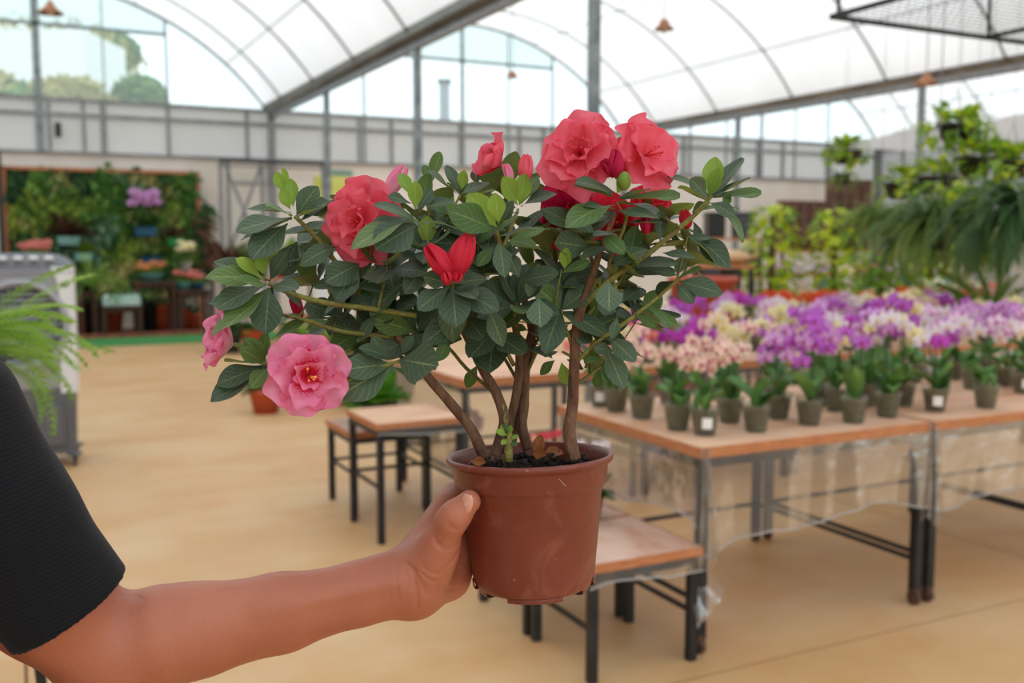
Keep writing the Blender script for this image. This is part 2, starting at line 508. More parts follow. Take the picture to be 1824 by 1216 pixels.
# side walls
for nm, x in (('wall_left', X0 - .05), ('wall_right', XE + .05)):
    o = MB().box((x, (YB + YF) / 2, .9), (.06, YB - YF, 1.8)).obj(nm, mat('grey_block_wall', (186, 184, 180), .85, 0, (204, 202, 198), 2, coord='World'))
    tag(o, None, None, None, 'structure')
    y = YF
    while y < YB - .1:
        y2 = min(y + 1.88, YB)
        MB().box((x, (y + y2) / 2, 2.68), (.015, y2 - y - .02, 1.76)).obj('side_sheet', m_film2, o)
        MB().box((x, y2, 1.8), (.05, .05, 3.6)).obj('side_stud', M_grey, o)
        y = y2
# sagging shade cloth low in the right-hand bay
def shade(u, v):
    x = 15.3 + 2.7 * u; y = 9.3 + 6.5 * v
    return (x, y, 3.55 - .30 * math.sin(PI * u) - .12 * math.sin(PI * 3 * v) ** 2 + .25 * u)
o = MB().grid(shade, 14, 30).obj('shade_cloth', m_film2, None, True)
tag(o, 'sagging whitish shade cloth hung under the right-hand roof', 'cloth')
for k in range(5):
    MB().tube([(15.3, 9.3 + 1.6 * k, 3.5), (18.0, 9.3 + 1.6 * k, 3.6)], .012, 6).obj('cable', M_grey, o)
# ------------------------------------------------------------------ the potted azalea
D0 = 0.85
m_pot = mat('brown_red_plastic', (118, 52, 38), 0.40, 0, (128, 60, 46), 30, bump=0.06, bscale=90, lo=0.4, hi=0.75, coord='Object')
def _potdust(m):
    t = m.node_tree; N = t.nodes; L = t.links; b = N['Principled BSDF']
    src = b.inputs['Base Color'].links[0].from_socket
    tc = N.new('ShaderNodeTexCoord')
    nz = N.new('ShaderNodeTexNoise'); nz.inputs['Scale'].default_value = 190; nz.inputs['Detail'].default_value = 2
    L.new(tc.outputs['Object'], nz.inputs['Vector'])
    r = N.new('ShaderNodeValToRGB'); r.color_ramp.elements[0].position = .70; r.color_ramp.elements[1].position = .80
    r.color_ramp.elements[1].color = (.45, .45, .45, 1); r.color_ramp.elements[0].color = (0, 0, 0, 1)
    L.new(nz.outputs[0], r.inputs[0])
    mx = N.new('ShaderNodeMixRGB'); L.new(r.outputs[0], mx.inputs[0]); L.new(src, mx.inputs[1]); mx.inputs[2].default_value = lin((196, 150, 130))
    n2 = N.new('ShaderNodeTexNoise'); n2.inputs['Scale'].default_value = 22; n2.inputs['Detail'].default_value = 6; n2.inputs['Distortion'].default_value = 1.5
    L.new(tc.outputs['Object'], n2.inputs['Vector'])
    r2 = N.new('ShaderNodeValToRGB'); r2.color_ramp.elements[0].position = .55; r2.color_ramp.elements[1].position = .80
    r2.color_ramp.elements[1].color = (.30, .30, .30, 1); r2.color_ramp.elements[0].color = (0, 0, 0, 1)
    L.new(n2.outputs[0], r2.inputs[0])
    m2 = N.new('ShaderNodeMixRGB'); L.new(r2.outputs[0], m2.inputs[0]); L.new(mx.outputs[0], m2.inputs[1]); m2.inputs[2].default_value = lin((190, 138, 118))
    L.new(m2.outputs[0], b.inputs['Base Color'])
_potdust(m_pot)
rim_c = PL(943.5, 809, D0)                     # centre of the rim
POT_TILT = Euler((math.radians(3.0) * -1, math.radians(-2.0), 0)).to_matrix().to_4x4()
pot_h = 0.1165
root_l = rim_c - (POT_TILT.to_3x3() @ Vector((0, 0, pot_h)))
azalea = thing('potted_azalea', 'azalea with coral and pink double blooms in a brown-red pot, held in a hand', 'potted plant', to_world(root_l), YAW)
def A(px, py, dd=0.0):
    """point of the shrub in the azalea's own frame; dd = metres behind (+) or before (-) the pot's axis"""
    return PL(px, py, D0 + dd) - root_l
pm = MB()
prof = [(0.0, .006), (.043, .006), (.0455, .004), (.0475, .0055), (.0500, .0065), (.0513, .010), (.0522, .014), (.0610, .0885), (.0622, .0905),
        (.0640, .0920), (.0652, .095), (.0664, .1085), (.0672, .1105), (.0700, .1112), (.0712, .1130), (.0714, .1150), (.0706, .1168), (.0690, .1172), (.0672, .1160),
        (.0655, .1120), (.0636, .0930), (.0600, .085), (.0510, .010), (.0, .009)]
pm.lathe(prof, 72)
pot = pm.obj('pot', m_pot, azalea, True); pot.matrix_basis = POT_TILT
for k in range(4):
    fm = MB()
    q = math.radians(-90 + 90 * k)
    fm.lathe([(.030, .000), (.0435, .000), (.0462, .001), (.0462, .0065), (.030, .0065), (.030, .0)], 12, a0=q - .52, a1=q + .52)
    fm.obj('foot_ring', m_pot, pot, True)
for k in range(6):
    q = math.radians((-168, -12, 30, 75, 110, 150)[k])
    t = MB().lathe([(.0465, .0055), (.0525, .0065), (.0530, .013), (.0505, .013), (.0465, .0055)], 4, a0=q - .10, a1=q + .10)
    t.obj('drain_tab', m_pot, pot, True)
# soil
sr = random.Random(3)
def soil(u, v):
    r = .0640 * math.sqrt(v) if v > 0 else 0
    q = 2 * PI * u
    h = .1015 + .006 * mnoise.noise(Vector((r * math.cos(q) * 90, r * math.sin(q) * 90, 3))) + .003 * mnoise.noise(Vector((r * math.cos(q) * 260, r * math.sin(q) * 260, 3)))
    return (r * math.cos(q), r * math.sin(q), h)
so = MB().grid(soil, 48, 22).obj('soil', M_soil, azalea, True); so.matrix_basis = POT_TILT
ch = MB()
for k in range(260):
    q = sr.uniform(0, 2 * PI); r = .061 * math.sqrt(sr.random())
    s_ = sr.uniform(.001, .0042)
    n0 = len(ch.v)
    ch.ball((0, 0, 0), (s_ * sr.uniform(.6, 1.6), s_, s_ * sr.uniform(.4, .8)), 5, 4, 0, .3, sr)
    ch.xform(Matrix.Translation((r * math.cos(q), r * math.sin(q), .104 + sr.uniform(0, .004))) @ Euler((sr.uniform(-1, 1), sr.uniform(-1, 1), sr.uniform(0, 6))).to_matrix().to_4x4(), n0)
o = ch.obj('soil_crumbs', M_soil, azalea); o.matrix_basis = POT_TILT; tag(o, kind='stuff')
m_straw = mat('dry_root', (196, 170, 128), .8)
for k in range(16):
    q = sr.choice([sr.uniform(2.7, 3.7), sr.uniform(4.4, 5.2), sr.uniform(4.4, 5.2), sr.uniform(0, 6.28)]); r = sr.uniform(.045, .06)
    p = Vector((r * math.cos(q), r * math.sin(q), .106)); d = Vector((sr.uniform(-1, 1), sr.uniform(-1, 1), sr.uniform(.0, .9))) * .012
    pts = [p + d * t + Vector((0, 0, -.008 * t * t)) + Vector((sr.uniform(-1, 1), sr.uniform(-1, 1), 0)) * .0012 for t in (0, .4, .8, 1.2, 1.6)]
    o = MB().tube(pts, .0003, 4).obj('dry_root', m_straw, azalea); o.matrix_basis = POT_TILT

# --- leaves
def leaf_mat(name, top, top2, under, vein, dust=0.0, transl=0.18, rough=0.5, rand=.22):
    m = bpy.data.materials.new(name); m.use_nodes = True
    t = m.node_tree; N = t.nodes; L = t.links; b = N['Principled BSDF']
    uv = N.new('ShaderNodeUVMap'); sp = N.new('ShaderNodeSeparateXYZ'); L.new(uv.outputs[0], sp.inputs[0])
    def M(op, a, b_=None, c=None):
        n = N.new('ShaderNodeMath'); n.operation = op
        for i, x in enumerate((a, b_, c)):
            if x is None: continue
            if hasattr(x, 'links'): L.new(x, n.inputs[i])
            else: n.inputs[i].default_value = x
        return n.outputs[0]
    def mix(f, a, c):
        n = N.new('ShaderNodeMixRGB')
        for i, x in enumerate((f, a, c)):
            if hasattr(x, 'links'): L.new(x, n.inputs[i])
            elif i: n.inputs[i].default_value = lin(x)
            else: n.inputs[0].default_value = x
        return n.outputs[0]
    ax = M('ABSOLUTE', M('SUBTRACT', sp.outputs[0], .5))
    mid = M('LESS_THAN', ax, .022)
    lat = M('SINE', M('MULTIPLY', M('SUBTRACT', sp.outputs[1], M('MULTIPLY', ax, .75)), 42.0))
    latm = M('MULTIPLY', M('GREATER_THAN', lat, .93), .42)
    vv = M('MAXIMUM', M('MULTIPLY', mid, .8), latm)
    tc = N.new('ShaderNodeTexCoord')
    oi = N.new('ShaderNodeObjectInfo')
    ad = N.new('ShaderNodeVectorMath'); L.new(tc.outputs['Object'], ad.inputs[0])
    cb = N.new('ShaderNodeCombineXYZ'); L.new(M('MULTIPLY', oi.outputs['Random'], 9.0), cb.inputs[0]); L.new(cb.outputs[0], ad.inputs[1])
    n1 = N.new('ShaderNodeTexNoise'); n1.inputs['Scale'].default_value = 60; n1.inputs['Detail'].default_value = 3; L.new(ad.outputs[0], n1.inputs[0])
    base = mix(n1.outputs[0], top, top2)
    base = mix(vv, base, vein)
    if dust:
        n2 = N.new('ShaderNodeTexNoise'); n2.inputs['Scale'].default_value = 1500; n2.inputs['Detail'].default_value = 1; L.new(ad.outputs[0], n2.inputs[0])
        n3 = N.new('ShaderNodeTexNoise'); n3.inputs['Scale'].default_value = 45; L.new(ad.outputs[0], n3.inputs[0])
        f = M('MULTIPLY', M('GREATER_THAN', n2.outputs[0], .60), M('MULTIPLY', n3.outputs[0], dust))
        base = mix(f, base, (170, 176, 160))
    hs = N.new('ShaderNodeHueSaturation'); L.new(base, hs.inputs['Color'])
    L.new(M('MULTIPLY_ADD', oi.outputs['Random'], 2 * rand, 1 - rand), hs.inputs['Value'])
    L.new(M('MULTIPLY_ADD', oi.outputs['Random'], -.03, .515), hs.inputs['Hue'])
    g = N.new('ShaderNodeNewGeometry')
    top_c = hs.outputs[0]
    c = mix(g.outputs['Backfacing'], top_c, mix(M('MULTIPLY', mid, .6), under, vein))
    L.new(c, b.inputs['Base Color']); b.inputs['Roughness'].default_value = rough
    b.inputs['Specular IOR Level'].default_value = .4
    b.inputs['Sheen Weight'].default_value = .12; b.inputs['Sheen Roughness'].default_value = .5
    bp = N.new('ShaderNodeBump'); bp.inputs['Strength'].default_value = .5; bp.inputs['Distance'].default_value = .0006; bp.invert = True
    L.new(M('ADD', vv, M('MULTIPLY', n1.outputs[0], .4)), bp.inputs['Height']); L.new(bp.outputs[0], b.inputs['Normal'])
    tr = N.new('ShaderNodeBsdfTranslucent'); L.new(mix(.5, c, under), tr.inputs[0])
    mx = N.new('ShaderNodeMixShader'); mx.inputs[0].default_value = transl
    L.new(b.outputs[0], mx.inputs[1]); L.new(tr.outputs[0], mx.inputs[2]); L.new(mx.outputs[0], N['Material Output'].inputs[0])
    return m
ML_old = leaf_mat('mature_leaf', (26, 56, 40), (52, 84, 52), (112, 132, 64), (118, 142, 84), .95, .14)
ML_mid = leaf_mat('green_leaf', (54, 92, 40), (76, 114, 46), (132, 152, 66), (140, 164, 84), .4, .25)
ML_new = leaf_mat('young_leaf', (126, 162, 50), (146, 180, 70), (158, 182, 88), (172, 198, 110), .1, .35, .45, .12)
def leaf_mesh(name, m, wr=.42, droop=.18, fold=.16, wav=.03, twist=0.0, tip=.0, seed=0, nu=6, nv=12):
    """unit-length leaf growing along +Y, upper side +Z"""
    b = MB(); b.uv = []
    rg = random.Random(seed); ph = rg.uniform(0, 6)
    for j in range(nv + 1):
        v = j / nv
        t_ = min(1, max(0, (v - .05) / .95))
        w = wr * .56 * (math.sin(PI * t_ ** 1.18) ** .62 if 0 < t_ < 1 else 0) * (.55 + .45 * min(1, t_ * 1.9)) + .012
        if v == 1: w = .03
        for i in range(nu + 1):
            u = i / nu * 2 - 1
            x = u * w
            y = v
            z = fold * abs(x) - droop * v * v + wav * math.sin(7 * v + ph + u * 2) * abs(u) + tip * max(0, v - .8)
            tw = twist * v
            b.v.append((x * math.cos(tw) - 0 * z, y - .06 * u * u * w, z + x * math.sin(tw)))
            b.uv.append((i / nu, v))
    b.f = [(j*(nu+1)+i, j*(nu+1)+i+1, (j+1)*(nu+1)+i+1, (j+1)*(nu+1)+i) for j in range(nv) for i in range(nu)]
    b.m = [0] * len(b.f)
    return b.mesh(name, m, True)
L_OLD = [leaf_mesh('leaf', ML_old, w, d, f, .03, t, 0, s) for w, d, f, t, s in ((.46, .10, .14, .2, 1), (.42, .28, .20, -.3, 2), (.38, -.05, .35, .1, 3), (.56, .18, .10, -.15, 4), (.48, .42, .16, .4, 5), (.60, .05, .12, .1, 6))]
L_MID = [leaf_mesh('leaf', ML_mid, w, d, f, .03, t, 0, s) for w, d, f, t, s in ((.44, .15, .15, .2, 11), (.40, -.10, .28, -.3, 12), (.50, .3, .12, .2, 13))]
L_NEW = [leaf_mesh('leaf', ML_new, w, d, f, .03, t, 0, s) for w, d, f, t, s in ((.46, -.05, .3, .1, 21), (.40, -.18, .4, -.2, 22), (.52, .10, .2, .1, 23))]
LEAVES = []                                   # (mesh, matrix)
lr = random.Random(11)
def add_leaf(base, direc, length, kind=0, up=None, roll=0.0, var=None):
    y = direc.normalized()
    up = up or Vector((0, 0, 1))
    x = y.cross(up)
    if x.length < .05: x = y.cross(Vector((0, -1, .2)))
    x.normalize(); z = x.cross(y)
    Mr = Matrix((x, y, z)).transposed().to_4x4()
    s = Matrix.Scale(length, 4)
    pool = (L_OLD, L_MID, L_NEW)[kind]
    LEAVES.append((pool[var % len(pool)] if var is not None else lr.choice(pool), Matrix.Translation(base) @ Mr @ Matrix.Rotation(roll, 4, 'Y') @ s))
def L2(px0, py0, px1, py1, dd0=-.03, dd1=-.03, kind=0, face=0.0, var=None, ls=1.0):
    """leaf from base pixel to tip pixel; face = tilt of its upper side from the sky (0) to the lens (1)"""
    a, b = A(px0, py0, dd0), A(px1, py1, dd1)
    up = Vector((0, -face, 1 - face * .75)).normalized()
    add_leaf(a, b - a, (b - a).length * ls, kind, up, lr.uniform(-.15, .15), var)

TIPS = []                                     # rosette centres for the branches: (point, radius, root trunk index or None)
def rosette(px, py, dd, ax=(0, 0, 1), n=6, size=.034, young=2, spread=1.15, up_young=True, trunk=None, st=None):
    c = A(px, py, dd); ax = Vector(ax).normalized()
    t1 = ax.orthogonal().normalized(); t2 = ax.cross(t1)
    a0 = st if st is not None else lr.uniform(0, 6.28)
    for k in range(n):
        q = a0 + 2.399 * k + lr.uniform(-.25, .25)
        el = spread * (1 - .35 * k / n) + lr.uniform(-.15, .15)
        d = ax * math.cos(el) + (t1 * math.cos(q) + t2 * math.sin(q)) * math.sin(el)
        base = c - ax * .010 * (n - k) / n
        kind = 0 if k < n * .75 else (1 if lr.random() < .6 else 0)
        add_leaf(base, d, size * lr.uniform(.8, 1.2), kind, ax, lr.uniform(-.3, .3))
    for k in range(young):
        q = a0 + 2.1 * k
        el = .35 + lr.uniform(0, .3)
        d = ax * math.cos(el) + (t1 * math.cos(q) + t2 * math.sin(q)) * math.sin(el)
        add_leaf(c, d, size * lr.uniform(.5, .75), 2, ax, lr.uniform(-.4, .4))
    TIPS.append((c, trunk))
# leaves traced from the photograph: base x,y, tip x,y, depth at base and tip, age, how far it faces the lens
HAND = [
 # far upper left spray
 (520,388, 420,402, -.03,-.05, 0,.35,0), (518,390, 432,432, -.03,-.04, 0,.1,2), (512,398, 447,448, -.03,-.06, 0,.8,3), (528,380, 587,358, -.03,-.02, 0,.85,5),
 (528,384, 560,332, -.03,-.04, 0,.9,3), (520,385, 481,358, -.03,-.06, 1,.5,0), (530,386, 582,372, -.03,-.05, 1,.2,1), (505,342, 491,305, -.03,-.04, 2,.7,0), (512,345, 497,300, -.02,-.03, 2,.4,1),
 (516,372, 502,338, -.04,-.05, 2,.7,2), (522,368, 517,318, -.03,-.03, 2,.3,0), (535,392, 598,360, -.03,-.02, 0,.4,2), (518,378, 440,376, -.02,-.02, 0,.1,2),
 # second left spray
 (476,500, 372,480, -.04,-.07, 1,.5,0), (474,505, 385,540, -.04,-.07, 0,.45,0), (478,506, 415,505, -.05,-.08, 1,.6,1), (470,498, 418,462, -.04,-.05, 2,.5,0), (472,490, 458,455, -.04,-.05, 2,.7,0),
 (468,492, 470,430, -.03,-.04, 2,.4,1), (480,500, 505,448, -.03,-.04, 0,.8,1), (478,512, 436,560, -.03,-.03, 0,.4,3), (480,515, 383,610, -.05,-.08, 1,.15,1), (480,512, 471,594, -.05,-.06, 0,.95,5),
 (490,508, 448,570, -.03,-.02, 0,.7,4), (482,500, 380,470, -.02,-.03, 0,.3,2), (485,508, 527,510, -.05,-.07, 0,.7,0), (462,478, 366,470, -.02,-.03, 1,.2,2), (490,505, 545,535, -.03,-.02, 0,.3,1),
 (530,430, 500,490, .01,.02, 0,.8,5), (470,530, 372,545, -.01,-.02, 0,.4,2),
 # around the big coral bloom
 (585,410, 497,422, -.01,-.01, 0,.15,2), (600,440, 540,452, -.02,-.04, 0,.7,4), (745,392, 622,404, -.06,-.09, 1,.1,2), (742,400, 670,440, -.06,-.09, 0,.9,5), (735,385, 660,405, -.05,-.07, 0,.4,0),
 (738,392, 676,352, -.06,-.07, 0,.5,1), (735,350, 710,310, -.05,-.05, 2,.6,0), (740,372, 740,322, -.05,-.06, 2,.9,0), (745,372, 768,335, -.05,-.05, 0,.7,3), (732,362, 693,346, -.05,-.06, 0,.6,0),
 (750,372, 805,345, -.05,-.05, 0,.35,1), (750,398, 812,388, -.05,-.06, 1,.2,2), (748,378, 765,312, -.04,-.04, 1,.4,1),
 (640,470, 580,500, -.03,-.05, 0,.9,5), (640,475, 598,525, -.03,-.05, 0,.9,3), (650,500, 700,480, -.03,-.04, 0,.5,0), (700,520, 640,515, -.03,-.04, 0,.4,2),
 (760,470, 720,520, -.04,-.05, 0,.7,0), (720,505, 655,550, -.03,-.04, 0,.8,1),
 # top middle
 (768,325, 755,292, -.02,-.02, 1,.7,0), (765,330, 788,273, -.02,-.02, 1,.4,1), (815,345, 757,308, -.03,-.05, 0,.3,2), (818,345, 800,290, -.03,-.03, 0,.5,1), (822,338, 828,302, -.03,-.04, 2,.9,0),
 (822,345, 870,320, -.03,-.02, 0,.4,0), (850,330, 845,300, -.01,-.01, 0,.8,3), (826,350, 880,345, -.03,-.04, 1,.1,1), (922,365, 893,315, -.03,-.05, 2,.8,0), (925,365, 935,310, -.03,-.04, 2,.8,2),
 (918,370, 868,355, -.03,-.04, 0,.4,1), (928,368, 985,330, -.02,-.02, 0,.4,1), (925,378, 875,388, -.04,-.06, 0,.2,2), (928,362, 955,308, -.02,-.01, 1,.4,0),
 # bright rosette in front of the middle
 (880,410, 818,372, -.07,-.10, 1,.95,5), (884,404, 835,345, -.07,-.08, 2,.9,2), (888,398, 882,345, -.08,-.09, 2,.9,2), (892,400, 912,358, -.07,-.08, 0,.8,0), (890,400, 925,385, -.07,-.08, 1,.3,1),
 (890,420, 970,400, -.07,-.09, 0,.2,0), (888,430, 900,480, -.06,-.08, 0,.6,1), (900,440, 965,398, -.06,-.06, 1,.4,0), (905,430, 945,425, -.06,-.08, 1,.6,2), (880,440, 850,470, -.05,-.06, 1,.5,0),
 (930,500, 990,485, -.05,-.07, 0,.85,0), (925,495, 905,450, -.05,-.05, 0,.7,3), (960,470, 940,520, -.05,-.06, 0,.6,1), (1005,480, 1010,440, -.04,-.05, 2,.8,0), (1002,485, 1050,470, -.04,-.04, 1,.6,1),
 # under the coral bud
 (806,512, 812,570, -.06,-.09, 0,.97,3), (800,510, 745,546, -.06,-.08, 0,.6,0), (812,512, 885,550, -.06,-.08, 0,.8,0), (800,505, 755,492, -.06,-.07, 0,.9,5), (812,505, 860,490, -.05,-.06, 0,.7,1),
 (806,515, 800,600, -.04,-.05, 0,.9,4), (810,510, 850,535, -.05,-.08, 0,.7,2), (870,545, 895,610, -.06,-.07, 0,.95,1), (960,530, 962,580, -.08,-.10, 0,.98,5), (1085,500, 1085,552, -.08,-.10, 0,.98,5),
 # top right rosette round the buds
 (1092,345, 1045,310, -.05,-.08, 0,.6,1), (1095,350, 1020,335, -.05,-.07, 0,.2,2), (1100,352, 1160,340, -.05,-.06, 0,.3,2), (1098,345, 1118,310, -.06,-.07, 2,.8,2), (1105,352, 1210,360, -.05,-.05, 1,.15,1),
 (1098,372, 1040,372, -.05,-.07, 0,.2,2), (1100,375, 1175,382, -.05,-.06, 0,.5,0), (1095,365, 1012,372, -.06,-.09, 1,.1,2), (1102,360, 1215,375, -.04,-.03, 0,.2,1), (1098,385, 1010,378, -.03,-.04, 0,.6,0),
 (1060,415, 1020,385, -.05,-.06, 0,.9,0), (1100,420, 1065,405, -.05,-.07, 0,.5,1), (1080,440, 1040,450, -.04,-.05, 0,.7,1), (1120,395, 1180,400, -.04,-.05, 0,.3,2), (1176,430, 1175,375, -.03,-.03, 0,.2,2),
 (1085,480, 1145,430, -.04,-.04, 0,.4,1), (1050,440, 990,430, -.03,-.05, 0,.9,5), (1075,420, 1105,440, -.06,-.08, 1,.9,2),
 # right-hand spray
 (1262,350, 1275,280, -.02,-.02, 2,.85,0), (1262,352, 1287,300, -.02,-.03, 2,.6,1), (1265,352, 1325,285, -.02,-.01, 0,.15,2), (1262,350, 1205,300, -.02,-.03, 0,.5,1), (1268,352, 1338,320, -.02,-.03, 0,.3,2),
 (1262,356, 1235,318, -.03,-.05, 0,.8,0), (1270,350, 1355,352, -.02,-.02, 1,.25,1), (1262,358, 1205,340, -.03,-.05, 1,.4,1), (1290,372, 1335,418, -.02,-.03, 1,.3,2), (1262,360, 1312,378, -.03,-.04, 0,.6,1),
 (1265,362, 1228,372, -.02,-.01, 1,.8,2), (1300,345, 1292,362, -.02,-.03, 1,.7,0), (1250,372, 1318,362, -.01,.0, 1,.3,0), (1258,340, 1238,310, -.01,.0, 1,.7,0), (1270,330, 1262,300, -.01,.0, 0,.6,3),
 (1230,418, 1305,460, -.01,-.03, 0,.4,1), (1225,420, 1290,458, -.02,-.03, 1,.1,2), (1222,424, 1268,420, -.02,-.02, 0,.5,0), (1180,450, 1240,455, -.03,-.04, 0,.5,0), (1235,395, 1252,430, .0,.0, 0,.6,4),
 (1208,500, 1287,520, -.02,-.03, 0,.8,0), (1205,505, 1236,535, -.02,-.03, 0,.9,3), (1205,490, 1170,478, -.02,-.03, 0,.7,1), (1206,490, 1215,458, -.02,-.02, 0,.8,5), (1208,495, 1250,480, -.01,-.01, 1,.3,1),
 (1200,500, 1165,520, -.01,.0, 0,.6,0), (1130,560, 1168,585, -.03,-.04, 1,.4,1), (1160,552, 1200,578, -.03,-.03, 1,.5,2), (1140,540, 1200,585, -.02,-.02, 1,.2,1), (1105,540, 1150,500, -.02,-.01, 0,.7,4),
 (1085,600, 1130,640, -.04,-.06, 0,.8,0), (1100,565, 1092,598, -.04,-.05, 0,.9,1), (1100,555, 1065,540, -.03,-.04, 0,.9,5), (1090,610, 1145,640, -.02,-.02, 0,.1,2), (1080,620, 1112,690, -.03,-.04, 0,.8,0),
 (1072,635, 1040,650, -.02,-.03, 1,.4,1), (1075,640, 1085,670, -.02,-.03, 1,.7,2), (1095,625, 1060,618, -.02,-.03, 0,.8,0),
 # lower left: bloom branch and rosette over the trunk
 (700,648, 612,655, -.04,-.06, 0,.8,0), (700,650, 605,700, -.04,-.06, 0,.85,3), (712,640, 775,650, -.04,-.08, 0,.97,5), (695,638, 652,615, -.04,-.06, 0,.8,1), (705,655, 745,680, -.03,-.02, 1,.4,3),
 (690,640, 665,600, -.03,-.04, 0,.7,0), (715,630, 730,600, -.03,-.04, 0,.6,3), (640,665, 630,710, -.03,-.05, 0,.8,1), (640,610, 655,570, -.02,-.03, 0,.8,4), (770,620, 770,580, -.03,-.03, 0,.8,3), (800,600, 782,640, -.03,-.04, 1,.7,0),
 (478,652, 378,720, -.05,-.07, 0,.45,2), (475,650, 386,678, -.05,-.07, 0,.5,0), (474,646, 400,650, -.05,-.05, 1,.1,1), (478,655, 450,680, -.06,-.08, 1,.8,2), (475,648, 440,605, -.05,-.07, 1,.8,0),
 (470,640, 468,598, -.05,-.06, 1,.5,2), (468,645, 440,625, -.06,-.08, 1,.9,2), (560,560, 487,612, -.02,-.03, 1,.25,1), (545,560, 492,560, -.02,-.02, 1,.2,2), (590,570, 545,582, -.01,-.02, 1,.3,0),
 # low pale leaves inside
 (990,640, 960,665, .0,.0, 1,.5,0), (1000,645, 1010,685, .0,.0, 2,.9,2), (985,640, 965,620, .0,.0, 1,.6,1), (1010,640, 1040,655, .02,.02, 1,.4,0), (900,575, 935,590, .0,.0, 1,.4,1), (1000,600, 1040,590, .0,.0, 1,.5,1),
 (1068,660, 1060,690, .0,.0, 1,.7,2), (850,650, 830,690, .04,.04, 1,.8,0),
]
for h in HAND:
    L2(*h[:8], var=h[8])
# sprouts at the soil
for a in ((905,775, 882,768, 2), (908,772, 912,755, 2), (908,780, 925,778, 2), (905,785, 920,790, 1), (905,782, 893,790, 2), (906,770, 903,757, 1)):
    L2(a[0], a[1], a[2], a[3], -.055, -.06, a[4], .6)
for k in range(5):
    L2(899, 735 + 9 * k, 893 + 10 * (k % 2), 722 + 9 * k, -.02, -.03, 2, .6)

ROS = [  # px, py, depth, axis, n, size, young
 (590,430,.02,(-.5,-.2,.8),6,.036,0), (640,500,-.01,(-.4,-.5,.6),6,.036,0), (690,470,-.03,(-.2,-.6,.7),6,.034,0), (700,530,.0,(-.3,-.5,.6),6,.036,0),
 (600,560,.02,(-.5,-.3,.5),5,.034,0), (650,590,.01,(-.3,-.6,.3),6,.034,0), (740,590,-.01,(-.2,-.7,.3),6,.034,0), (760,440,-.02,(0,-.6,.8),6,.034,1), (800,390,.0,(0,-.4,.9),6,.034,1),
 (850,430,-.02,(0,-.5,.9),6,.034,0), (760,400,.05,(-.1,.2,1),5,.034,0), (700,420,.07,(-.3,.3,.9),5,.036,0), (850,360,.05,(0,.3,1),6,.034,1), (920,420,.0,(0,-.3,1),6,.034,0),
 (860,480,-.03,(0,-.6,.6),6,.034,0), (920,540,-.03,(.1,-.7,.4),6,.034,0), (980,430,.03,(0,.0,1),6,.034,0), (1000,500,.0,(.1,-.5,.7),6,.034,0), (1040,420,-.01,(.1,-.4,.9),6,.034,0),
 (1000,550,-.02,(.1,-.7,.4),5,.034,0), (1050,580,.0,(.2,-.5,.4),5,.032,0), (1120,470,-.02,(.3,-.4,.8),6,.034,0), (1150,430,.02,(.3,.1,.9),6,.034,0), (1100,510,.02,(.4,-.2,.7),5,.034,0),
 (1180,390,.03,(.4,.1,.9),6,.034,1), (1140,560,.0,(.4,-.3,.5),5,.034,0), (880,590,.0,(0,-.5,.3),5,.034,0), (780,560,.03,(-.1,-.2,.6),5,.036,0), (830,560,-.02,(-.1,-.6,.3),5,.034,0),
 (960,600,.03,(0,-.2,.5),5,.03,0), (1050,640,.03,(.3,0,.5),5,.026,1), (680,610,.03,(-.4,.0,.5),5,.034,0), (900,340,.06,(0,.3,1),5,.034,1), (990,360,.07,(0,.3,1),6,.034,0),
 (640,380,.08,(-.4,.3,.9),5,.034,0), (1230,460,.03,(.5,.2,.7),5,.034,0), (560,500,.03,(-.5,.0,.6),5,.034,0), (740,500,.06,(0,.2,.8),6,.036,0), (840,500,.07,(0,.2,.8),6,.036,0),
 (950,480,.07,(0,.2,.8),6,.036,0), (1060,500,.07,(.2,.2,.8),6,.036,0), (640,540,.07,(-.3,.2,.7),6,.036,0), (900,560,.08,(0,.3,.6),6,.034,0), (1000,450,.1,(0,.3,.9),6,.034,0),
]
for r_ in ROS:
    rosette(*r_[:4], r_[4] + 2, r_[5] * 1.12, r_[6], trunk=None)
for px, py, dd in ((525,385,-.03),(478,505,-.04),(742,390,-.055),(820,348,-.03),(923,372,-.03),(886,412,-.065),(1098,360,-.05),(1264,360,-.02),(806,510,-.055),(705,645,-.04),(474,648,-.055),(1207,498,-.02),(1000,480,-.04),(768,328,-.02),(1225,422,-.02)):
    TIPS.append((A(px, py, dd), None))
LEAVES.sort(key=lambda t: t[1].translation.y)
single, mass = LEAVES[:292], LEAVES[292:]
for me, Mx in single:
    put('leaf', me, azalea, M=Mx)
if mass:
    mb = MB(); mb.uv = []
    for me, Mx in mass:
        mi = 0 if me in L_OLD else (1 if me in L_MID else 2)
        n0 = len(mb.v)
        mb.add([Mx @ v.co for v in me.vertices], [tuple(p.vertices) for p in me.polygons], mi)
        uvl = me.uv_layers[0].data; tmp = [None] * len(me.vertices)
        for p in me.polygons:
            for li, vi in zip(p.loop_indices, p.vertices): tmp[vi] = tuple(uvl[li].uv)
        mb.uv += [t or (0, 0) for t in tmp]
    tag(mb.obj('foliage', [ML_old, ML_mid, ML_new], azalea, True), kind='stuff')

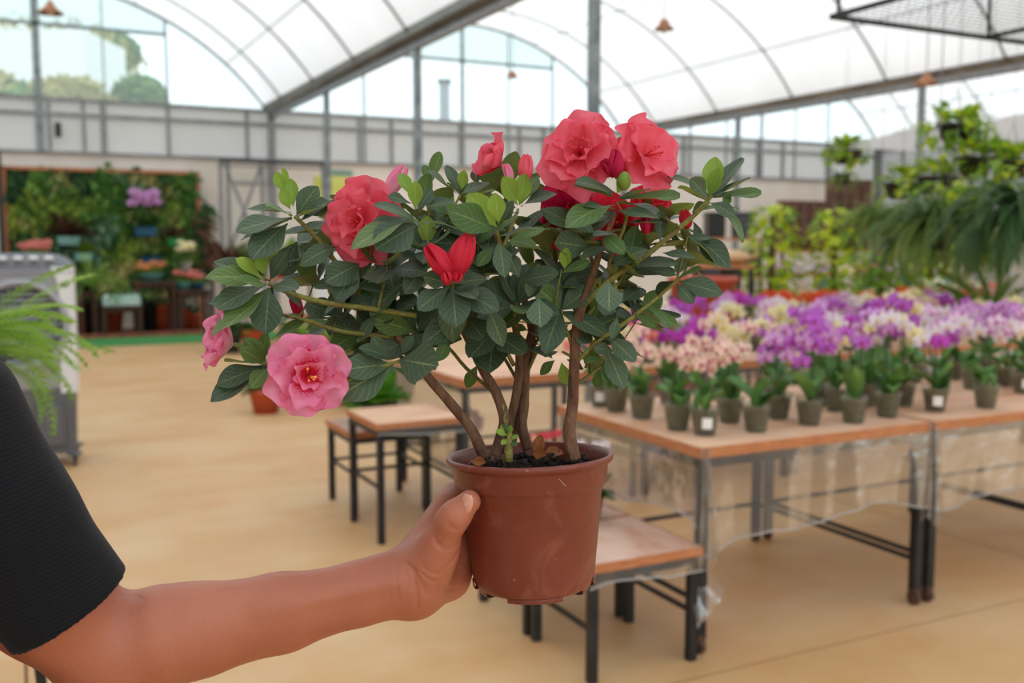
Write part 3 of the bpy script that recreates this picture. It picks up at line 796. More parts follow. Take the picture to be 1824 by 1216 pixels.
# --- trunks and branches
m_trunk = mat('brown_bark', (96, 64, 48), .85, 0, (128, 94, 68), 120, bump=.7, bscale=220, stretch=(1, 1, .3))
m_twig = mat('yellow_green_twig', (128, 132, 56), .7, 0, (112, 100, 52), 130, bump=.4, bscale=300)
TR = [
 [(862,812,-.005,.0052), (852,790,-.01,.005), (838,762,-.01,.0046), (800,715,-.015,.0044), (768,678,-.015,.0041), (735,635,-.01,.0036), (690,575,-.01,.0030), (640,530,-.01,.0024)],
 [(882,812,.01,.005), (890,780,.01,.0046), (898,745,.0,.0046), (884,700,.0,.0042), (862,662,.0,.0040), (838,612,.0,.0036), (812,560,.0,.003), (790,500,-.01,.0026), (760,440,-.01,.002)],
 [(893,805,.025,.0045), (905,762,.02,.0042), (920,700,.015,.0040), (925,640,.01,.0036), (918,580,.0,.0034), (905,520,-.01,.003), (895,460,-.04,.0026), (884,415,-.06,.0022)],
 [(912,790,.03,.0040), (922,740,.03,.0038), (932,690,.02,.0036), (936,640,.02,.0034), (950,580,.02,.003), (985,500,.02,.0026), (990,430,.03,.002)],
 [(941,800,.02,.0050), (930,760,.02,.0044), (934,720,.02,.0042), (936,660,.025,.0040), (948,600,.03,.0034), (930,520,.04,.003), (900,430,.05,.0022)],
 [(1024,818,-.03,.0054), (1017,790,-.03,.0056), (1014,765,-.025,.0056), (1020,720,-.02,.0048), (1023,650,-.02,.0046), (1027,590,-.02,.0045), (1036,545,-.02,.0040), (1052,500,-.02,.0032), (1072,440,-.03,.0026), (1096,380,-.045,.0020)],
]
tpts = []
for i, t in enumerate(TR):
    ctl = [A(a, b, c) for a, b, c, d in t]; rd = [d for *_, d in t]
    P = []; Q = []
    for k in range(len(ctl) - 1):
        p0, p1, p2, p3 = ctl[max(k-1,0)], ctl[k], ctl[k+1], ctl[min(k+2,len(ctl)-1)]
        for s_ in range(5):
            u = s_ / 5
            P.append(.5 * ((2*p1) + (-p0+p2)*u + (2*p0-5*p1+4*p2-p3)*u*u + (-p0+3*p1-3*p2+p3)*u**3))
            Q.append((rd[k] * (1-u) + rd[k+1] * u) * (1 + .07 * mnoise.noise(P[-1] * 160)))
    P.append(ctl[-1]); Q.append(rd[-1])
    MB().tube(P, Q, 10).obj('stem', m_trunk, azalea, True)
    for p, q in zip(P, Q): tpts.append((p, q))
# named side branches
BR = [
 [(742,562,-.03,.0022), (650,548,-.035,.0023), (585,540,-.04,.0023), (525,525,-.04,.0020), (478,505,-.04,.0016)],
 [(640,530,-.01,.0022), (600,470,-.015,.0021), (565,425,-.02,.002), (525,385,-.03,.0016)],
 [(700,600,-.01,.002), (610,590,-.03,.0018), (545,570,-.03,.0016), (500,560,-.02,.0012)],
 [(1038,545,-.02,.0026), (1090,495,-.03,.0026), (1150,455,-.03,.0024), (1205,410,-.025,.0022), (1240,380,-.02,.002), (1268,348,-.02,.0016)],
 [(1022,650,-.02,.0018), (1062,610,-.025,.0016), (1120,570,-.03,.0018), (1170,530,-.02,.0017), (1205,500,-.02,.0014)],
 [(1024,640,-.02,.0016), (1010,590,-.02,.0014), (985,560,-.02,.0012)],
 [(880,700,.0,.0017), (830,655,.02,.0016), (800,620,.02,.0014), (770,600,.01,.0012)],
 [(1018,690,-.02,.0014), (1050,668,.0,.0013), (1085,640,.01,.0011)],
 [(915,650,.01,.002), (895,610,.0,.0018), (880,560,.0,.0016), (858,480,-.02,.0014)],
 [(936,670,.02,.0018), (960,620,.02,.0016), (990,590,.02,.0014), (1000,550,.0,.0012)],
 [(928,690,.015,.0016), (900,640,.03,.0015), (880,610,.04,.0013), (865,590,.05,.001)],
 [(775,655,-.015,.0022), (740,640,-.03,.0018), (705,645,-.04,.0015), (640,668,-.05,.0014), (595,690,-.055,.0013)],
 [(590,600,-.03,.0015), (540,632,-.045,.0014), (476,648,-.055,.0014), (440,632,-.055,.0012)],
 [(1027,590,-.02,.0022), (1060,545,.0,.0018), (1100,510,.02,.0016)],
 [(812,560,.0,.0018), (806,535,-.03,.0016), (806,505,-.055,.0014)],
 [(1100,520,-.02,.0016), (1085,470,-.03,.0015), (1110,410,-.04,.0014), (1120,370,-.05,.0012)],
]
for t in BR:
    ctl = [A(a, b, c) for a, b, c, d in t]; rd = [d for *_, d in t]
    P = []; Q = []
    for k in range(len(ctl) - 1):
        p0, p1, p2, p3 = ctl[max(k-1,0)], ctl[k], ctl[k+1], ctl[min(k+2,len(ctl)-1)]
        for s_ in range(4):
            u = s_ / 4
            P.append(.5 * ((2*p1) + (-p0+p2)*u + (2*p0-5*p1+4*p2-p3)*u*u + (-p0+3*p1-3*p2+p3)*u**3)); Q.append(rd[k]*(1-u)+rd[k+1]*u)
    P.append(ctl[-1]); Q.append(rd[-1])
    MB().tube(P, Q, 8).obj('branch', m_twig, azalea, True)
    for p, q in zip(P, Q): tpts.append((p, q))
for c, _ in TIPS:
    best = None
    for p, q in tpts:
        d = c - p
        if d.z < .008: continue
        s_ = d.length + .6 * max(0, abs(d.x) + abs(d.y) - d.z)
        if d.length > .014 and (best is None or s_ < best[0]): best = (s_, p, q)
    if best is None: continue
    _, p, q = best
    m_ = (p + c) / 2 + Vector((0, 0, -.12 * (Vector((c.x - p.x, c.y - p.y, 0)).length)))
    P = [p * (1-u)**2 + m_ * 2*u*(1-u) + c * u*u for u in (0, .25, .5, .75, 1)]
    r0 = min(q * .7, .0018)
    MB().tube(P, [r0, r0*.95, r0*.85, r0*.75, r0*.65], 6).obj('branch', m_twig, azalea, True)
MB().tube([A(906, 822, -.055), A(906, 800, -.055), A(908, 770, -.055)], [.0035, .0033, .002], 8).obj('sprout', m_twig, azalea, True)
m_dead = mat('dry_brown_leaf', (160, 92, 40), .7, 0, (120, 72, 36), 80, transl=.2)
dl = leaf_mesh('dead_leaf', m_dead, .5, .3, .5, .12, .6, 0, 33)
for a, b in (((955,815,-.02), (962,778,-.02)), ((968,806,-.02), (1000,800,-.01)), ((985,812,0), (1010,802,.02)), ((868,824,-.05), (842,820,-.05)), ((975,815,-.04), (950,800,-.03))):
    p, q = A(*a), A(*b); y = (q - p).normalized(); x = y.cross(Vector((0, -.8, .5))).normalized(); z = x.cross(y)
    put('dead_leaf', dl, azalea, M=Matrix.Translation(p) @ Matrix((x, y, z)).transposed().to_4x4() @ Matrix.Scale((q - p).length * 1.1, 4))

# --- blooms
def petal_mat(name, c1, c2, base, speck=None, transl=.35):
    m = bpy.data.materials.new(name); m.use_nodes = True
    t = m.node_tree; N = t.nodes; L = t.links; b = N['Principled BSDF']
    uv = N.new('ShaderNodeUVMap'); sp = N.new('ShaderNodeSeparateXYZ'); L.new(uv.outputs[0], sp.inputs[0])
    tc = N.new('ShaderNodeTexCoord'); n = N.new('ShaderNodeTexNoise'); n.inputs['Scale'].default_value = 2.2; L.new(tc.outputs['Object'], n.inputs[0])
    r = N.new('ShaderNodeValToRGB'); r.color_ramp.elements[0].color = lin(c1); r.color_ramp.elements[1].color = lin(c2); r.color_ramp.elements[0].position = .35; r.color_ramp.elements[1].position = .65
    L.new(n.outputs[0], r.inputs[0])
    r2 = N.new('ShaderNodeValToRGB'); r2.color_ramp.elements[0].position = .05; r2.color_ramp.elements[0].color = (1, 1, 1, 1); r2.color_ramp.elements[1].position = .5; r2.color_ramp.elements[1].color = (0, 0, 0, 1)
    L.new(sp.outputs[1], r2.inputs[0])
    mx = N.new('ShaderNodeMixRGB'); L.new(r2.outputs[0], mx.inputs[0]); L.new(r.outputs[0], mx.inputs[1]); mx.inputs[2].default_value = lin(base)
    col = mx.outputs[0]
    mp = N.new('ShaderNodeMapping'); mp.inputs['Scale'].default_value = (34, 1.5, 1); L.new(uv.outputs[0], mp.inputs[0])
    n2 = N.new('ShaderNodeTexNoise'); n2.inputs['Scale'].default_value = 1; L.new(mp.outputs[0], n2.inputs[0])
    if speck:
        n3 = N.new('ShaderNodeTexNoise'); n3.inputs['Scale'].default_value = 26; L.new(tc.outputs['Object'], n3.inputs[0])
        a = N.new('ShaderNodeMath'); a.operation = 'SUBTRACT'; L.new(n3.outputs[0], a.inputs[0]); L.new(sp.outputs[1], a.inputs[1])
        g = N.new('ShaderNodeMapRange'); g.inputs[1].default_value = .02; g.inputs[2].default_value = .12; L.new(a.outputs[0], g.inputs[0])
        m3 = N.new('ShaderNodeMixRGB'); L.new(g.outputs[0], m3.inputs[0]); L.new(col, m3.inputs[1]); m3.inputs[2].default_value = lin(speck); col = m3.outputs[0]
    L.new(col, b.inputs['Base Color']); b.inputs['Roughness'].default_value = .55; b.inputs['Specular IOR Level'].default_value = .3
    bp = N.new('ShaderNodeBump'); bp.inputs['Strength'].default_value = .25; bp.inputs['Distance'].default_value = .0008; L.new(n2.outputs[0], bp.inputs['Height']); L.new(bp.outputs[0], b.inputs['Normal'])
    tr = N.new('ShaderNodeBsdfTranslucent'); L.new(col, tr.inputs[0])
    ms = N.new('ShaderNodeMixShader'); ms.inputs[0].default_value = transl
    L.new(b.outputs[0], ms.inputs[1]); L.new(tr.outputs[0], ms.inputs[2]); L.new(ms.outputs[0], N['Material Output'].inputs[0])
    return m
MP_coral = petal_mat('coral_petal', (242, 100, 126), (248, 128, 146), (236, 72, 90))
MP_red = petal_mat('deep_coral_petal', (220, 36, 66), (232, 60, 84), (206, 28, 52))
MP_pink = petal_mat('pink_petal', (244, 138, 182), (248, 166, 200), (238, 96, 124), (226, 40, 80))
MP_pale = petal_mat('pale_pink_petal', (248, 140, 184), (252, 176, 206), (250, 210, 215))
MP_mag = petal_mat('magenta_petal', (196, 22, 78), (214, 36, 90), (180, 20, 60))
def petal_mesh(m, seed, wid=.95, cup=.25, ruf=.07, curl=.3, nu=12, nv=10, notch=.05):
    b = MB(); b.uv = []
    rg = random.Random(seed); p1, p2, p3 = rg.uniform(0, 6), rg.uniform(0, 6), rg.uniform(0, 6)
    for j in range(nv + 1):
        v = j / nv
        w = wid * .5 * (.10 + .90 * math.sin(PI * .5 * min(1, v / .72)) ** 1.3)
        if v > .72: w *= 1 - .16 * ((v - .72) / .28) ** 2
        for i in range(nu + 1):
            u = i / nu * 2 - 1
            edge = max(abs(u) ** 1.5 * v, v ** 4)
            x = w * u
            yy = v - .27 * v * v * (u * u) - notch * v ** 3 * (1 + math.cos(u * 5.5 + p3)) * .5
            z = cup * (x * x) * 1.6 + .10 * math.sin(PI * v) * (1 - u * u) * -1 + ruf * edge * (math.sin(u * 5.2 + p1) + .6 * math.sin(v * 11 + u * 3 + p2) + .15 * math.sin(u * 9 + p3)) + curl * .22 * (v ** 2.4) * -1
            b.v.append((x, yy, z)); b.uv.append((i / nu, v))
    b.f = [(j*(nu+1)+i, j*(nu+1)+i+1, (j+1)*(nu+1)+i+1, (j+1)*(nu+1)+i) for j in range(nv) for i in range(nu)]
    b.m = [0] * len(b.f)
    return b.mesh('petal', m, True)
PM = {}
for key, m in (('coral', MP_coral), ('red', MP_red), ('pink', MP_pink), ('pale', MP_pale), ('mag', MP_mag)):
    PM[key] = ([petal_mesh(m, 40 + k, 1.10, .15, .100, .5, notch=.06) for k in range(5)], [petal_mesh(m, 60 + k, .92, .5, .12, .2, notch=.05) for k in range(5)], [petal_mesh(m, 80 + k, 1.2, 1.5, .05, -.3) for k in range(3)])
m_calyx = mat('calyx_green', (120, 140, 70), .7)
m_stam = mat('stamen', (250, 170, 90), .5)
m_stamr = mat('red_stamen', (220, 60, 70), .5)
fr_ = random.Random(5)
def frame_from(axis, upv=(0, 0, 1)):
    z = Vector(axis).normalized(); x = Vector(upv).cross(z)
    if x.length < .05: x = Vector((1, 0, 0)).cross(z)
    x.normalize(); y = z.cross(x)
    return Matrix((x, y, z)).transposed().to_4x4()
def bloom(px, py, dd, axis, size, key, label=None, outer=6, mid=5, inner=4, spin=0.0, open_=1.0, seedo=0, stamen=True):
    rg = random.Random(int(px * 7 + py)); c = A(px, py, dd)
    Mf = Matrix.Translation(c) @ frame_from(axis)
    f = MB().lathe([(.0, -size * .42), (size * .05, -size * .4), (size * .07, -size * .25), (size * .06, -size * .1), (size * .02, 0)], 8).obj('flower', m_calyx, azalea, True)
    f.matrix_basis = Mf
    if label: f['label'] = label
    def ring(n, el, sc, pool, base_r, a0, jz=.0):
        for k in range(n):
            q = a0 + 2 * PI * k / n + rg.uniform(-.14, .14); e = el + rg.uniform(-.12, .12)
            d = Vector((math.cos(q) * math.sin(e), math.sin(q) * math.sin(e), math.cos(e)))
            tang = Vector((-math.sin(q), math.cos(q), 0)); nrm = tang.cross(d) * -1
            # petal upper side faces the axis
            x = tang; y = d; z = x.cross(y)
            if z.dot(Vector((0, 0, 1))) < 0: x = -x; z = x.cross(y)
            Mp = Matrix((x, y, z)).transposed().to_4x4()
            s_ = size * sc * rg.uniform(.9, 1.1)
            put('petal', rg.choice(pool), f, M=Matrix.Translation(Vector((math.cos(q), math.sin(q), 0)) * size * base_r + Vector((0, 0, jz * size))) @ Mp @ Matrix.Rotation(rg.uniform(-.22, .22), 4, 'Y') @ Matrix.Scale(s_, 4))
    O, I, B = PM[key]
    ring(outer, 1.38 * open_, 1.0, O, .02, spin, -.05)
    if mid: ring(mid, 1.0 * open_, .80, O + I, .02, spin + .5, .0)
    if inner: ring(inner, .55 * open_, .55, I, .03, spin + .2, .02)
    if stamen:
        s = MB()
        for k in range(6):
            q = rg.uniform(0, 6.28); e = rg.uniform(.05, .4); L_ = size * rg.uniform(.3, .5)
            tip = Vector((math.cos(q) * math.sin(e), math.sin(q) * math.sin(e), math.cos(e))) * L_
            s.tube([(0, 0, 0), tip * .6, tip], .0004, 4); s.ball(tip, .0011, 6, 4)
        s.obj('stamens', m_stam if key == 'pink' else m_stamr, f, True)
    return f
def bud(px0, py0, px1, py1, dd, key, wid=.42, label=None, n=5, tw=.5):
    a, b = A(px0, py0, dd), A(px1, py1, dd - .005); ax = b - a; Lb = ax.length
    f = MB().lathe([(0, -.10 * Lb), (.09 * Lb, -.06 * Lb), (.12 * Lb, .08 * Lb), (.05 * Lb, .2 * Lb)], 8).obj('bud', m_calyx, azalea, True)
    f.matrix_basis = Matrix.Translation(a) @ frame_from(ax)
    if label: f['label'] = label
    rg = random.Random(int(px0 + py0))
    m = PM[key][0][0].materials[0]
    for k in range(n):
        q0 = 2 * PI * k / n + rg.uniform(-.2, .2); r0 = wid * Lb * .5; off = rg.uniform(0, .08)
        def fn(u, v, q0=q0, k=k, off=off):
            aw = 1.5 * (1 - .55 * v * v)
            q = q0 + (u - .5) * aw + tw * v
            r = r0 * (math.sin(PI * min(1, (v * .82 + .13))) ** .75) * (1 - .04 * k) + .0004 * k + .0012 * v * math.sin(u * 9 + k)
            return (r * math.cos(q), r * math.sin(q), Lb * (v * (1 - off) - .10 * abs(u - .5) * v))
        g = MB(); g.grid(fn, 8, 9); g.uv = [(i / 8, j / 9) for j in range(10) for i in range(9)]
        g.obj('petal', m, f, True)
bloom(548, 668, -.075, (.22, -1, .05), .0350, 'pink', 'large pink double flower with a speckled throat', 6, 5, 3, .3)
bloom(645, 398, -.03, (-.45, -.85, .10), .0385, 'coral', 'large coral double flower seen from the side', 6, 6, 5, .1)
bloom(1034, 276, -.035, (-.35, -.85, .30), .0375, 'coral', 'large coral double flower at the top', 6, 6, 5, .6)
bloom(1148, 278, -.03, (.55, -.70, .30), .037, 'coral', 'open coral flower at the top beside the buds', 5, 4, 0, .2, .9)
bloom(1010, 378, .01, (-.55, -.75, .0), .030, 'mag', 'deep magenta flower half hidden by leaves', 6, 4, 2, .2)
bloom(1085, 398, .02, (.3, -.9, .1), .030, 'red', None, 6, 4, 2, .9)
bloom(1160, 368, .02, (.5, -.7, .3), .026, 'red', None, 5, 3, 2, .0)
bloom(412, 612, -.05, (-.72, -.35, .25), .031, 'pale', 'half open pink double flower at the far left', 5, 5, 5, .3, .55, stamen=False)
bloom(890, 294, -.02, (-.80, -.40, .55), .027, 'coral', 'half open coral flower at the top middle', 5, 4, 3, .3, .50, stamen=False)
bud(806, 492, 758, 435, -.075, 'red', .50, None, 6, .3)
bud(806, 492, 838, 412, -.072, 'red', .52, None, 6, -.4)
bud(800, 505, 792, 482, -.08, 'red', .7, None, 4)
bud(812, 500, 818, 484, -.08, 'red', .7, None, 4)
bud(934, 322, 938, 273, -.03, 'coral', .50, None, 5)
bud(912, 322, 900, 290, -.03, 'pale', .4, None, 5)
bud(1100, 315, 1096, 262, -.06, 'mag', .50, 'dark crimson unopened bud', 5, .8)
bud(1096, 312, 1074, 284, -.055, 'mag', .5, None, 5)
bud(1105, 310, 1112, 240, -.03, 'coral', .8, None, 5)
bud(1152, 415, 1148, 378, -.04, 'mag', .45, None, 5)
bud(1225, 405, 1218, 372, .0, 'red', .6, None, 5)
bud(690, 345, 722, 293, .03, 'pale', .45, 'pale pink bud behind the leaves', 5)
bud(535, 565, 522, 520, .0, 'mag', .4, None, 5)
bud(1000, 440, 985, 432, .0, 'red', .8, None, 4)
bg_ = MB().ball((0, 0, 0), (.0055, .0055, .0075), 10, 8).obj('bud', mat('green_bud', (108, 132, 44), .6), azalea, True); bg_.matrix_basis = Matrix.Translation(A(1112, 322, -.065))
# ------------------------------------------------------------------ the person holding the pot
class SDF:
    def __init__(s, xs, ys, zs):
        s.ax = [np.array(a, dtype=np.float32) for a in (xs, ys, zs)]
        s.F = np.full([len(a) for a in s.ax], 1.0, dtype=np.float32)
    def _box(s, lo, hi):
        return tuple(slice(max(0, int(np.searchsorted(a, l)) - 1), int(np.searchsorted(a, h)) + 1) for a, l, h in zip(s.ax, lo, hi))
    def cone(s, a, b, ra, rb, k=.01, mode='add', sq=None):
        """round cone a-b blended in (add) or cut away (cut); sq = (direction, factor) flattens it"""
        a = np.array(a, dtype=np.float32); b = np.array(b, dtype=np.float32); m = max(ra, rb) * (sq[1] if sq and sq[1] > 1 else 1) + 2.5 * k + .012
        sl = s._box(np.minimum(a, b) - m, np.maximum(a, b) + m)
        X, Y, Z = np.meshgrid(*[ax[i] for ax, i in zip(s.ax, sl)], indexing='ij')
        P = np.stack([X, Y, Z], -1) - a; ab = b - a
        if sq:
            d = np.array(Vector(sq[0]).normalized(), dtype=np.float32); f = 1 / sq[1] - 1
            P = P + (P @ d)[..., None] * d * f
            ab = ab + (ab @ d) * d * f
        L = float(ab @ ab)
        t = np.clip((P @ ab) / max(L, 1e-9), 0, 1)
        D = np.linalg.norm(P - t[..., None] * ab, axis=-1) - (ra + (rb - ra) * t)
        F = s.F[sl]
        if mode == 'add':
            h = np.clip(.5 + .5 * (F - D) / k, 0, 1)
            s.F[sl] = F * (1 - h) + D * h - k * h * (1 - h)
        else:
            h = np.clip(.5 - .5 * (F + D) / k, 0, 1)
            s.F[sl] = F * (1 - h) - D * h + k * h * (1 - h)
    def chain(s, pts, k=.01, sq=None):
        for (a, ra), (b, rb) in zip(pts[:-1], pts[1:]): s.cone(a, b, ra, rb, k, sq=sq)
    def plane_cut(s, p, n):
        X, Y, Z = np.meshgrid(*s.ax, indexing='ij')
        D = (X - p[0]) * n[0] + (Y - p[1]) * n[1] + (Z - p[2]) * n[2]
        s.F = np.maximum(s.F, D)
    def mesh(s):
        F = s.F; S = F < 0
        c = sum(S[i:S.shape[0]-1+i, j:S.shape[1]-1+j, k:S.shape[2]-1+k].astype(np.int8) for i in (0, 1) for j in (0, 1) for k in (0, 1))
        act = (c > 0) & (c < 8); idx = np.full(act.shape, -1, dtype=np.int64); ijk = np.argwhere(act); idx[act] = np.arange(len(ijk))
        P = np.zeros((len(ijk), 3)); n = np.zeros(len(ijk))
        co = [(i, j, k) for i in (0, 1) for j in (0, 1) for k in (0, 1)]
        for a in co:
            for q in range(3):
                if a[q]: continue
                b = list(a); b[q] = 1
                ia, ib = ijk + a, ijk + b
                fa = F[tuple(ia.T)]; fb = F[tuple(ib.T)]; m = (fa < 0) != (fb < 0)
                t = np.where(m, fa / np.where(m, fa - fb, 1), 0)
                pa = np.stack([s.ax[d][ia[:, d]] for d in range(3)], -1); pb = np.stack([s.ax[d][ib[:, d]] for d in range(3)], -1)
                P += np.where(m[:, None], pa + t[:, None] * (pb - pa), 0); n += m
        P /= n[:, None]
        Q = []
        for d in range(3):
            e = [slice(1, -1)] * 3; e[d] = slice(0, -1); f_ = [slice(1, -1)] * 3; f_[d] = slice(1, None)
            Sa, Sb = S[tuple(e)], S[tuple(f_)]
            w = np.argwhere(Sa != Sb); fl = Sa[tuple(w.T)]
            o = np.ones(3, int); o[d] = 0; w = w + o
            u, v = [(1, 2), (2, 0), (0, 1)][d]
            def at(du, dv):
                q = w.copy(); q[:, u] += du; q[:, v] += dv
                return idx[tuple(q.T)]
            quad = np.stack([at(-1, -1), at(0, -1), at(0, 0), at(-1, 0)], -1)
            quad[~fl] = quad[~fl][:, ::-1]
            Q.append(quad)
        Q = np.concatenate(Q)
        return P, Q
def np_mesh(name, P, Q, mats):
    me = bpy.data.meshes.new(name)
    me.vertices.add(len(P)); me.vertices.foreach_set('co', P.astype(np.float32).ravel())
    me.loops.add(len(Q) * 4); me.loops.foreach_set('vertex_index', Q.astype(np.int32).ravel())
    me.polygons.add(len(Q)); me.polygons.foreach_set('loop_start', np.arange(0, len(Q) * 4, 4, dtype=np.int32))
    me.update(calc_edges=True); me.validate()
    me.polygons.foreach_set('use_smooth', [True] * len(me.polygons))
    me.materials.append(mats); me.update()
    return me
def axis_pts(segs):
    out = [segs[0][0]]
    for a, b, st in segs:
        n = max(1, round((b - a) / st)); out += [a + (b - a) * (i + 1) / n for i in range(n)]
    return out
m_skin = mat('skin', (182, 112, 86), 0.5, 0, (168, 98, 74), 14, bump=.10, bscale=320, sss=.12, coord='Object', lo=.3, hi=.7, detail=5)
def _skin(m):
    t = m.node_tree; N = t.nodes; L = t.links; b = N['Principled BSDF']
    tc = N.new('ShaderNodeTexCoord')
    # soft folds across the wrist and palm
    n1 = N.new('ShaderNodeTexNoise'); n1.inputs['Scale'].default_value = 26; n1.inputs['Detail'].default_value = 3; n1.inputs['Distortion'].default_value = .8
    L.new(tc.outputs['Object'], n1.inputs['Vector'])
    b2 = N.new('ShaderNodeBump'); b2.inputs['Strength'].default_value = .22; b2.inputs['Distance'].default_value = .004
    L.new(n1.outputs[0], b2.inputs['Height'])
    old = b.inputs['Normal'].links[0].from_node
    L.new(b2.outputs[0], old.inputs['Normal'])
_skin(m_skin)
sh_l = PL(-112, 742, .72)                      # shoulder joint nearest the pot
tc_x = sh_l.x - .165
person = thing('person', 'person in a black short-sleeved T-shirt holding out the potted azalea with one arm', 'person', to_world((tc_x, sh_l.y, 0)), YAW)
po = Vector((tc_x, sh_l.y, 0))
def B(px, py, d): return tuple(PL(px, py, d) - po)
def V3(x, y, z): return (x, y, z)
wr = PL(728, 1040, .825) - po
xs_ = axis_pts([(-.62, -.24, .011), (-.24, wr.x - .04, .006), (wr.x - .04, wr.x + .15, .0016)])
ys_ = axis_pts([(-.26, -.02, .010), (-.02, .06, .006), (.06, .215, .0018), (.215, .26, .006)])
zs_ = axis_pts([(-.02, .98, .012), (.98, 1.07, .005), (1.07, 1.20, .0017), (1.20, 1.30, .006), (1.30, 1.64, .007)])
S = SDF(xs_, ys_, zs_)
E = B(200, 1165, .80); SH = tuple(sh_l - po)
shz = SH[2]
# trunk of the body, neck, head
S.cone((0, 0, .86), (0, 0, .98), .125, .12, .03, sq=((0, 1, 0), .75))
S.cone((0, 0, .98), (0, -.005, 1.18), .115, .135, .04, sq=((0, 1, 0), .72))
S.cone((0, -.005, 1.18), (0, .0, shz - .01), .13, .085, .04, sq=((0, 1, 0), .75))
S.cone((-.12, 0, shz - .02), (.12, 0, shz - .02), .062, .062, .03)
S.cone((0, .01, shz), (0, -.005, shz + .11), .052, .050, .02)
hc = shz + .20
S.cone((0, .012, hc + .02), (0, .0, hc + .01), .086, .082, .02, sq=((0, 0, 1), 1.16))
S.cone((0, -.03, hc - .055), (0, -.038, hc - .075), .046, .036, .03)
S.cone((0, -.088, hc + .005), (0, -.100, hc - .022), .007, .012, .008)      # nose
S.cone((-.016, -.085, hc - .050), (.016, -.085, hc - .050), .0065, .0065, .006)  # lips
for s_ in (-1, 1):
    S.cone((s_ * .016, -.088, hc - .024), (s_ * .010, -.090, hc - .024), .006, .007, .006)
    S.cone((s_ * .034, -.072, hc + .006), (s_ * .034, -.082, hc + .006), .013, .012, .006, 'cut')
    S.cone((s_ * .034, -.070, hc + .005), (s_ * .034, -.0705, hc + .005), .014, .014, .003)
    S.cone((s_ * .082, .012, hc + .012), (s_ * .086, .016, hc - .020), .014, .010, .006, sq=((1, 0, 0), .6))
    # legs
    S.cone((s_ * .085, 0, .84), (s_ * .09, .0, .46), .080, .056, .03)
    S.cone((s_ * .09, 0, .46), (s_ * .09, .02, .10), .052, .036, .02)
    S.cone((s_ * .09, .02, .05), (s_ * .10, -.13, .03), .034, .028, .02)
# far arm hanging down, with its hand
FS = (-SH[0], 0, shz)
S.chain([(FS, .055), ((-.215, .01, shz - .27), .040), ((-.225, -.03, shz - .49), .026), ((-.225, -.035, shz - .53), .026)], .02)
S.cone((-.225, -.035, shz - .53), (-.225, -.04, shz - .59), .028, .030, .01, sq=((1, 0, 0), .6))
for k in range(4):
    y_ = -.065 + .019 * k; L_ = (.060, .072, .068, .052)[k]
    S.chain([((-.225, y_, shz - .60), .0095), ((-.222, y_, shz - .60 - L_ * .55), .0085), ((-.214, y_, shz - .60 - L_), .0072)], .003)
S.chain([((-.222, -.065, shz - .55), .012), ((-.215, -.088, shz - .585), .0105), ((-.212, -.094, shz - .61), .0085)], .005)
# near arm: shoulder, upper arm, elbow, forearm, wrist
S.chain([(SH, .050), (B(80, 1065, .765), .0425), (E, .0400)], .015)
S.cone(E, B(290, 1132, .80), .0400, .0385, .015)
S.chain([(B(290, 1132, .80), .0385), (B(350, 1122, .802), .0370), (B(500, 1091, .812), .0312), (B(640, 1057, .82), .0252), (B(700, 1042, .824), .0245)], .010, sq=((0, 1, 0), .82))
S.cone(B(470, 1085, .790), B(700, 1035, .806), .0035, .0030, .012)
Wc = B(722, 1040, .828)
S.cone(B(690, 1042, .824), B(738, 1036, .832), .0245, .0240, .012, sq=((0, 1, 0), .72))
# hand: metacarpals fanned along the height of the pot
pc = rim_c - po
axp = POT_TILT.to_3x3() @ Vector((0, 0, 1))
def pot_pt(h, ang, extra):
    """point around the pot: h metres under the rim, ang degrees (180 = towards the arm, 90 = away from the lens)"""
    r = .0635 - (h / pot_h) * .0125
    c = pc - axp * h
    return tuple(Vector(c) + Vector((math.cos(math.radians(ang)), math.sin(math.radians(ang)), 0)) * (r + extra))
hk = [.043, .060, .077, .092]
fl = [(.0098, .074), (.0102, .082), (.0096, .077), (.0086, .060)]
for k, (h, (r, L_)) in enumerate(zip(hk, fl)):
    kn = pot_pt(h, 158 + 1.5 * k, .0125)
    st = Vector(Wc) + Vector((.004, .006, .014 - .0095 * k))
    S.cone(tuple(st), kn, .0150, .0125, .012)
    # finger wrapped round the back of the pot
    ang = 158 + 1.5 * k; pts = [(kn, .0120)]; tot = 0
    for frac, rr, ex in ((.45, r, .0105), (.75, r * .93, .0098), (1.0, r * .82, .0090)):
        a2 = ang - math.degrees(L_ * frac / .072)
        pts.append((pot_pt(h + .004 * frac, a2, ex), rr))
    mid = pot_pt(h + .001, ang - math.degrees(L_ * .22 / .072), .0125)
    pts.insert(1, (mid, r * 1.08))
    S.chain(pts, .0035)
# fill of the palm, heel and web
S.cone(Wc, pot_pt(.062, 166, .012), .021, .017, .016, sq=((0, 1, 0), .75))
S.cone(B(752, 1054, .834), B(800, 1030, .862), .0165, .0150, .014)           # heel on the little-finger side
S.cone(B(800, 1030, .862), pot_pt(.088, 170, .011), .0150, .0120, .014)
S.cone(B(746, 1034, .826), B(778, 985, .818), .0200, .0170, .014)            # ball of the thumb
S.cone(B(768, 990, .835), pot_pt(.048, 172, .012), .0140, .0105, .014)        # web to the index finger
